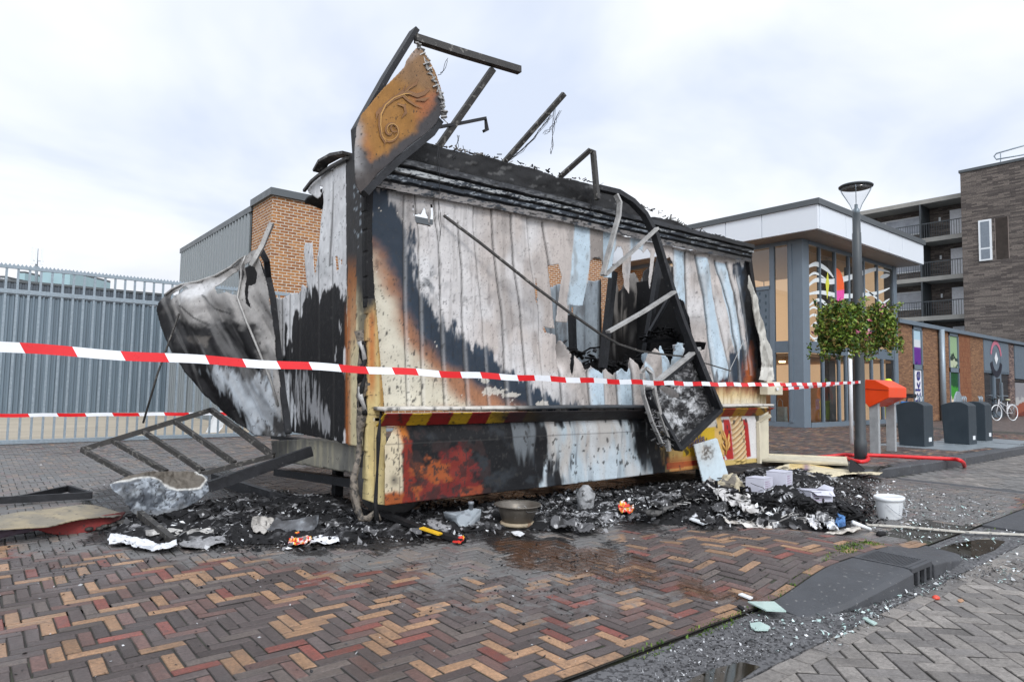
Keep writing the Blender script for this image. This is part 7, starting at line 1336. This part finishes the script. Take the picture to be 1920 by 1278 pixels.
# flakes
def flakes(name, lab, regs, seed, cols, s0, s1, flat=.35, zoff=.004, mt='attr', hmax=.03):
    rng = np.random.default_rng(seed); PT = []
    for poly, n in regs:
        P = np.array([G(x, y, 0)[:2] for x, y in poly]); lo, hi = P.min(0), P.max(0); c = 0
        while c < n:
            q = rng.uniform(lo, hi, (n*3, 2)); q = q[(sdf(q[:, 0], q[:, 1], P)+.12*fbm(q[:, 0]*3, q[:, 1]*3, seed, 3) < 0) & (fbm(q[:, 0]*2.2, q[:, 1]*2.2, seed+1, 3) > rng.uniform(-.6, .25, len(q)))]; PT.append(q[:n-c]); c += len(q[:n-c])
    q = np.concatenate(PT); n = len(q); s = s0+(s1-s0)*rng.random((n, 1))**3
    c = np.stack([q[:, 0], q[:, 1], .8*heapz(q[:, 0], q[:, 1])+zp(q[:, 0], q[:, 1])*(q[:, 1] > 2.2)-.026*(q[:, 1] < 2.2)+zoff+rng.random(n)**3*hmax], -1)
    t = rng.uniform(0, 6.28, n); a = np.stack([np.cos(t), np.sin(t), rng.normal(0, flat, n)], -1); b = np.stack([-np.sin(t), np.cos(t), rng.normal(0, flat, n)], -1)*rng.uniform(.35, 1, (n, 1))
    k = [c-a*s*rng.uniform(.6, 1.3, (n, 1)), c-b*s*rng.uniform(.5, 1.2, (n, 1)), c+a*s*rng.uniform(.6, 1.3, (n, 1)), c+b*s*rng.uniform(.5, 1.2, (n, 1))]
    k[1][:, 2] += s[:, 0]*.35*rng.random(n); V = np.stack(k, 1).reshape(-1, 3); F = np.arange(4*n).reshape(n, 4); F = np.concatenate([F[:, [0, 1, 2]], F[:, [0, 2, 3]]])
    col = np.repeat(np.array(cols)[rng.integers(0, len(cols), n)]*rng.uniform(.6, 1.3, (n, 1)), 4, 0); o = link_mesh(name, mk_mesh(name, V, F, False, col, M[mt]), None, (0, 0, 0)); return tagit(o, lab, None, None, 'stuff')
WH, LG, MG, DG, BKc = AL(226, 228, 230), AL(186, 188, 190), AL(130, 130, 132), AL(70, 70, 72), AL(30, 30, 32, .6)
R1 = [(180, 1000), (320, 950), (520, 925), (700, 940), (900, 940), (1120, 915), (1300, 900), (1320, 960), (1120, 990), (900, 1010), (650, 1030), (420, 1035), (220, 1025)]
R2 = [(1200, 965), (1340, 900), (1500, 890), (1640, 920), (1660, 985), (1500, 1005), (1300, 1000)]
flakes('ash_flakes', 'flakes of ash strewn round the kiosk front', [(R1, 2600), ([(1020, 935), (1110, 925), (1250, 925), (1210, 965), (1130, 1000), (1040, 995), (1000, 980)], 2200)], 3, [WH, LG, MG, MG, DG, DG, BKc], .006, .034, .5, .01, 'attr', .04)
flakes('char_flakes', 'black char bits strewn round the kiosk', [(R1, 8200), (R2, 6000)], 5, [BKc, BKc, DG], .006, .036, .5, .0, 'attr_rough', .04)
flakes('char_specks', 'small black char bits on the paving in front', [([(0, 1000), (560, 1020), (1150, 1040), (1250, 1100), (700, 1130), (0, 1080)], 1100), ([(700, 1040), (1400, 1000), (1480, 1120), (900, 1200), (650, 1120)], 800)], 6, [BKc, BKc, DG], .004, .016, .4, .002, 'attr_rough', .004)
flakes('heap_scraps', 'white and grey scraps in the debris heap', [(R2, 800), ([(1220, 960), (1330, 925), (1400, 940), (1560, 985), (1600, 985), (1400, 995)], 600)], 7, [WH, WH, LG, MG, DG], .01, .042, .6, .01, 'attr', .06)
flakes('scattered_specks', 'small ash and char specks on the paving', [([(0, 870), (700, 860), (1100, 1000), (1500, 1010), (1500, 1090), (1200, 1270), (0, 1270)], 3200), ([(1430, 885), (1900, 925), (1860, 1000), (1640, 1010), (1560, 920)], 2600)], 9, [BKc, BKc, BKc, DG, LG], .003, .013, .4, .002, 'attr', .004)
GLc = [AL(196, 214, 212), AL(170, 196, 192), AL(206, 222, 222), AL(224, 228, 230)]
flakes('glass_fragments', 'broken pale green glass and ash by the gutter', [([(1640, 925), (1800, 950), (1900, 965), (1960, 990), (1960, 1070), (1860, 1060), (1760, 1040), (1700, 1010), (1620, 990)], 1900), ([(1500, 1150), (1590, 1130), (1700, 1090), (1790, 1070), (1740, 1110), (1640, 1150), (1540, 1200), (1480, 1190)], 900), ([(1850, 1060), (1960, 1060), (1960, 1100), (1880, 1090)], 300), ([(1380, 1130), (1540, 1170), (1600, 1200), (1500, 1230), (1380, 1170)], 160)], 11, GLc+[MG, MG, DG, DG], .003, .02, .5, .004, 'attr', .02)
flakes('far_ash_flakes', 'ash flakes on the paving right of the heap', [([(1440, 895), (1660, 895), (1800, 930), (1900, 950), (1700, 1000), (1600, 940)], 1300)], 12, [WH, LG, MG, MG], .006, .025, .4, .003, 'attr', .006)
flakes('gutter_grit', 'dark and pale grit lying in the gutter', [([(960, 1350), (1180, 1240), (1400, 1150), (1560, 1165), (1500, 1200), (1300, 1290), (1150, 1370)], 9000), ([(1560, 1150), (1700, 1100), (1830, 1050), (1880, 1060), (1740, 1120), (1600, 1180)], 2200)], 13, [BKc, BKc, DG, DG, MG, LG], .0025, .011, .6, .0, 'attr', .008)
# individual bits
def shard(lab, pts, z, mt, name='glass_shard', cat='glass shard', th=.008): 
    P = [G(x, y, z) for x, y in pts]; o = MB().prism(P, (0, 0, th)).build(name, mt, None); return tagit(o, lab, cat)
GM = mat('green_tinted_glass', AL(190, 214, 208), .12, var=.06, spec=.7)
shard('large pale green glass shard lying on the kerb edge', [(1402, 1129), (1452, 1129), (1474, 1147), (1436, 1145)], .02, GM); shard('rounded green glass shard in the gutter grit', [(1406, 1170), (1425, 1167), (1444, 1176), (1440, 1182), (1416, 1182), (1408, 1177)], -.01, GM); shard('slim pale green shard on the road edge near the kerb block', [(1617, 1160), (1622, 1158), (1645, 1169), (1638, 1172)], -.015, GM)
shard('white pointed splinter lying on the brick border', [(1384, 1115), (1392, 1113), (1412, 1121), (1406, 1124)], .012, M['white_pl'], 'white_splinter', 'splinter'); shard('black splinter beside the large glass shard', [(1382, 1138), (1386, 1135), (1396, 1141), (1393, 1145)], .01, M['char'], 'black_splinter', 'splinter')
o = MB().lathe(G(1755, 1122, -.028), [(0, 0), (.02, 0), (.022, .012), (.01, .022), (0, .024)], 10, 1.4, 1).build('red_plastic_bit', mat('red_plastic', AL(226, 80, 60), .4), None); tagit(o, 'small red plastic bit on the road by the drain', 'plastic bit')
shard('small dry leaf on the grey road', [(1795, 1124), (1803, 1122), (1808, 1126), (1801, 1129), (1797, 1127)], -.024, mat('dry_leaf', AL(180, 140, 110), .7), 'dry_leaf', 'leaf', .003)
# bucket
bk = G(1668, 971, 0); BU = thing('plastic_bucket', 'white plastic bucket with lid and wire handle standing right of the debris heap', 'bucket', bk); rb = np.linalg.norm(onY(1697, 940, bk[1])-onY(1641, 940, bk[1]))/2*0+.152
MB().lathe(bk, [(0, 0), (rb*.74, 0), (rb*.78, .01), (rb*.93, .19), (rb*.95, .2)], 30, 1.12, .9).build('pail', M['white_pl'], BU); MB().lathe(bk, [(rb*.93, .19), (rb*1.02, .19), (rb*1.03, .222), (rb*.97, .23), (rb*.9, .222), (0, .226)], 30, 1.12, .9).build('lid', M['white_pl'], BU)
MB().tube([bk+np.array([rb*1.1*math.cos(t), -rb*.93*abs(math.sin(t))-.01, .19-.15*math.sin(t)]) for t in np.linspace(math.pi*.06, math.pi*.94, 14)], .004, 5).build('handle', mat('handle_grey', AL(170, 174, 180), .4), BU)
mb = MB(); 
for k in range(5): t0 = -2.15+k*.0; mb.add([bk+np.array([1.12*rb*(.79+.14*z/.19)*1.01*math.cos(a), .9*rb*(.79+.14*z/.19)*1.01*math.sin(a), z]) for a, z in ((-1.9, .05+.022*k), (-1.35+.1*(k % 2), .05+.022*k), (-1.35+.1*(k % 2), .057+.022*k), (-1.9, .057+.022*k))], [(0, 1, 2, 3)])
mb.build('label_print', mat('grey_print', AL(150, 156, 166), .6), BU)
# cloths, tubes, strips around the heap
shard('white folded card lying at the left foot of the debris heap', [(1292, 974), (1318, 957), (1337, 978), (1318, 984)], .05, M['white_pl'], 'white_card', 'card', .01)
slab('crumpled_white_sheet', 'long crumpled white sheet along the front foot of the debris heap', 'sheet', [(1356, 974), (1375, 968), (1410, 976), (1450, 980), (1456, 987), (1440, 998), (1400, 990), (1360, 980)], .05, AL(222, 218, 212), AL(170, 162, 152), .01, .09, 15, 'attr', wr=.015)
slab('crumpled_white_sheet', 'flat pale sheet piece at the lower right foot of the debris heap', 'sheet', [(1545, 998), (1570, 994), (1606, 986), (1614, 992), (1580, 1002), (1560, 1004)], .03, AL(222, 216, 206), AL(150, 140, 130), .006, .03, 16, 'attr', wr=.012)
crumple('white crumpled cloth on the heap left of the blue rag', [(1508, 980), (1514, 972), (1530, 976), (1540, 990), (1528, 992)], .06, [AL(228, 228, 230), AL(60, 60, 60)], 22, 'white_rag', 'rag', .12); crumple('white crumpled plastic right beside the blue rag', [(1544, 985), (1552, 974), (1570, 986), (1573, 996), (1556, 994)], .05, [AL(226, 230, 236)], 23, 'white_plastic_scrap', 'plastic scrap', .14); crumple('bright blue rag at the right foot of the debris heap', [(1566, 984), (1572, 970), (1583, 974), (1586, 986), (1576, 991)], .07, [AL(70, 120, 176), AL(40, 80, 130)], 24, 'blue_rag', 'rag', .12)
slab('ashen_sheet', 'large curling pale sheet on the left flank of the debris heap', 'sheet', [(1318, 905), (1332, 900), (1352, 915), (1378, 935), (1392, 945), (1380, 952), (1352, 938), (1325, 918)], .15, AL(206, 204, 202), AL(120, 118, 116), .015, .12, 31, 'attr', wr=.03)
slab('ashen_sheet', 'pale torn sheet in the middle of the debris heap', 'sheet', [(1376, 930), (1400, 935), (1420, 955), (1425, 965), (1400, 962), (1384, 948)], .17, AL(220, 218, 216), AL(150, 146, 142), .015, .1, 32, 'attr', wr=.03)
slab('charred_board', 'long charred board on the left slope of the debris heap', 'board', [(1200, 958), (1330, 912), (1335, 920), (1225, 966)], .12, (.03, .03, .03), AL(110, 108, 106), .006, .02, 33, 'attr_rough', .02, wr=.01)
o = MB().tube([G(1598, 978, .09), G(1632, 992, .02)], .018, 10).build('white_tube', M['white_pl'], None); tagit(o, 'short white tube at the right foot of the debris heap', 'tube')
o = MB().path([G(1625, 983, .02), G(1700, 987, .02), G(1800, 996, .015), G(1930, 1002, -.0)], .035, .014).build('white_strip', mat('dirty_white_strip', AL(206, 202, 192), .5, var=.2, vs=10, speck=.7, speckcol=(.1, .1, .1), spscale=20, spth=.6), None); tagit(o, 'long thin white strip running right across the paving to the gutter', 'strip')
o = MB().lathe(G(1652, 1003, 0), [(0, 0), (.05, 0), (.045, .03), (0, .035)], 9, 1.5, .7).build('char_chunk', M['char'], None); tagit(o, 'black char chunk on the paving below the long white strip', 'char chunk')
lump('charred_roll', 'black charred roll right of the heap in front of the open box', 'charred roll', G(1585, 962, .06), .09, (1.8, .9, .8), M['char'], 8, .4, 5)
# cream panels lying right of the kiosk
CP = thing('fallen_shutter', 'long cream coloured panel lying on the ground between the kiosk and the hose', 'shutter', G(1510, 875, 0))
a, b_, c_, d_ = G(1428, 865, .10), G(1590, 873, .10), G(1588, 862, .12), G(1428, 855, .12)
MB().prism([a, b_, c_, d_], (0, 0, .035)).build('face_board', M['cream'], CP, .004); MB().beam(a+np.array([0, 0, .04]), b_+np.array([0, 0, .04]), .03, .03).build('rib', M['cream'], CP); MB().beam(d_+np.array([0, 0, .04]), c_+np.array([0, 0, .04]), .03, .03).build('rib', M['cream'], CP)
def p_c2(X, Y, A, B):
    p = Paint(X, Y, AL(222, 210, 180)); p.mix(.7*sst(Y+3*fbm(X*.05, Y*.05, 3, 3), 884, 880)*(X > 1480)*(X < 1580), AL(224, 190, 110)); p.mix(sst(fbm(X*.04, Y*.3, 3, 3), .25, .4)*.8, AL(60, 54, 50)); p.mix(.7*np.exp(-((X-1512)/6)**2-((Y-881)/4)**2), AL(120, 90, 140)); return p.c
o = sheet('cream_board', [(1445, 880), (1480, 876), (1540, 878), (1590, 884), (1615, 890), (1655, 891), (1650, 896), (1600, 893), (1530, 893), (1480, 890)], hplane(.03), .02, M['sheetcol'], None, p_c2, (), .01, 5, lambda A, B, X, Y: .05*np.abs(np.sin(A*2.2))+.03*fbm(A*3, B*3, 3, 3), .008); tagit(o, 'warped cream board with a yellow patch lying in front of the cream panel', 'board')
q0 = G(1612, 886, .02); o = MB().prism([G(1594, 884, .1), onP(1597, 862, q0, (-.6, -1, 0)), onP(1606, 866, q0, (-.6, -1, 0)), onP(1630, 886, q0, (-.6, -1, 0)), G(1600, 890, .02)], (.02, .03, .01)).build('charred_corner_piece', M['char'], None); tagit(o, 'black charred triangular piece at the foot of the lamp post', 'charred piece')
heap('ash_bed', 'black ash strewn round the cream panels', [(1400, 880), (1480, 872), (1560, 885), (1600, 895), (1520, 905), (1440, 905), (1400, 895)], lambda X, Y, A, B: .03+0*X, (.3, .5), 43, .025)
# white sheet piece behind the nose, behind the fence foot
o = MB().prism([G(385, 812, .0), onP(405, 768, G(395, 812, 0), (0, -1, 0)), onP(425, 772, G(395, 812, 0), (0, -1, 0)), onP(418, 800, G(395, 812, 0), (0, -1, 0)), G(408, 812, .0)], (0, .02, 0)).build('white_plate', M['white_pl'], None); tagit(o, 'white plate standing behind the torn kiosk nose by the fence', 'plate')
# moss along the brick border
flakes('border_moss', 'green moss growing in the joints of the brick border', [([(1180, 1225), (1330, 1165), (1420, 1135), (1430, 1140), (1340, 1172), (1200, 1232)], 900), ([(1440, 1130), (1520, 1085), (1580, 1050), (1640, 1035), (1660, 1040), (1600, 1052), (1590, 1062), (1530, 1092), (1450, 1138)], 1400), ([(1565, 1056), (1590, 1040), (1610, 1055), (1590, 1068)], 500), ([(1840, 995), (1920, 945), (1925, 950), (1850, 1000)], 400)], 15, [AL(80, 110, 30, .8), AL(60, 90, 26, .8), AL(110, 130, 40, .8)], .002, .009, 1.2, .0, 'leaf', .01)

def scraps(name, lab, pts, n, s, sd, mt, spread=2.2):
    o = rubble(name, pts, None, mt, n, s, sd); o['kind'] = 'stuff'; 
    return o
hp = lambda x, y, z=.06: G(x, y, z)
scraps('charred_scraps', '', [hp(1210, 965), hp(1290, 945, .1), hp(1370, 930, .14), hp(1440, 945, .2), hp(1500, 950, .18), hp(1570, 965, .08), hp(1610, 975, .04)], 170, .045, 41, M['char'])
scraps('charred_scraps', '', [hp(240, 985, .03), hp(420, 960, .03), hp(560, 965, .03), hp(700, 975, .03), hp(820, 975, .03)], 130, .035, 43, M['char'])
scraps('charred_scraps', '', [hp(900, 960, .03), hp(1060, 950, .03), hp(1200, 930, .04), hp(1330, 905, .05), hp(1440, 890, .05)], 130, .04, 44, M['char'])
scraps('ashen_scraps', '', [hp(1230, 960, .05), hp(1340, 935, .15), hp(1400, 950, .18), hp(1480, 975, .12), hp(1560, 985, .06)], 36, .03, 45, M['ash_alu'])
def wires(lab, cpts, n, sd, r=.003):
    rr = random.Random(sd); mb = MB()
    for k in range(n):
        c = np.array(cpts[rr.randrange(len(cpts))])+np.array([rr.gauss(0, .12), rr.gauss(0, .08), .02]); t = rr.uniform(0, 6.28); P = [c]
        for i in range(7): t += rr.gauss(0, .7); P.append(P[-1]+np.array([math.cos(t)*.06, math.sin(t)*.06, rr.gauss(0, .022)])); P[-1][2] = max(P[-1][2], .012)
        mb.tube(smooth(P, 3), r, 4)
    o = mb.build('tangled_wires', M['burnt_dark'], None); return tagit(o, lab, None, None, 'stuff')
wires('thin burnt wires tangled in the debris', [hp(1260, 955, .08), hp(1340, 930, .14), hp(1450, 930, .26), hp(1540, 965, .12), hp(660, 990, .04), hp(480, 975, .04), hp(1150, 950, .04)], 42, 3)
def p_fl(X, Y, A, B): p = Paint(X, Y, AL(96, 96, 98)); p.mix(.9*sst(fbm(A*9, B*9, 3, 4), -.1, .25), (.02, .02, .02)); p.spots(AL(206, 206, 206), .3, .2, .3, 7, .8); return p.c
for k, (x, y, w) in enumerate(((1240, 952, 24), (1190, 968, 16), (1440, 990, 26), (1490, 992, 20), (1330, 978, 18), (620, 985, 20), (690, 1000, 18), (380, 968, 22), (300, 990, 18), (1060, 985, 26), (1100, 990, 22), (1350, 955, 20), (1545, 972, 18), (930, 990, 14), (780, 1000, 16))):
    rr = random.Random(k); P = [(x+w*math.cos(t)*rr.uniform(.6, 1.2), y+w*.36*math.sin(t)*rr.uniform(.6, 1.2)) for t in np.linspace(0, 6.28, 8)[:-1]]
    o = sheet('burnt_sheet_scrap', P, hplane(.05+.06*(x > 1200)*(y < 985)), .01, M['attr_rough'], None, p_fl, (), .02, 6, lambda A, B, X, Y, k=k: .12*np.abs(fbm(A*4+k, B*4, k, 3))+.02*fbm(A*15, B*15, k, 2), .004); tagit(o, 'curled burnt sheet scrap lying in the ash among the debris', 'sheet scrap', 'curled burnt scraps in the ash')
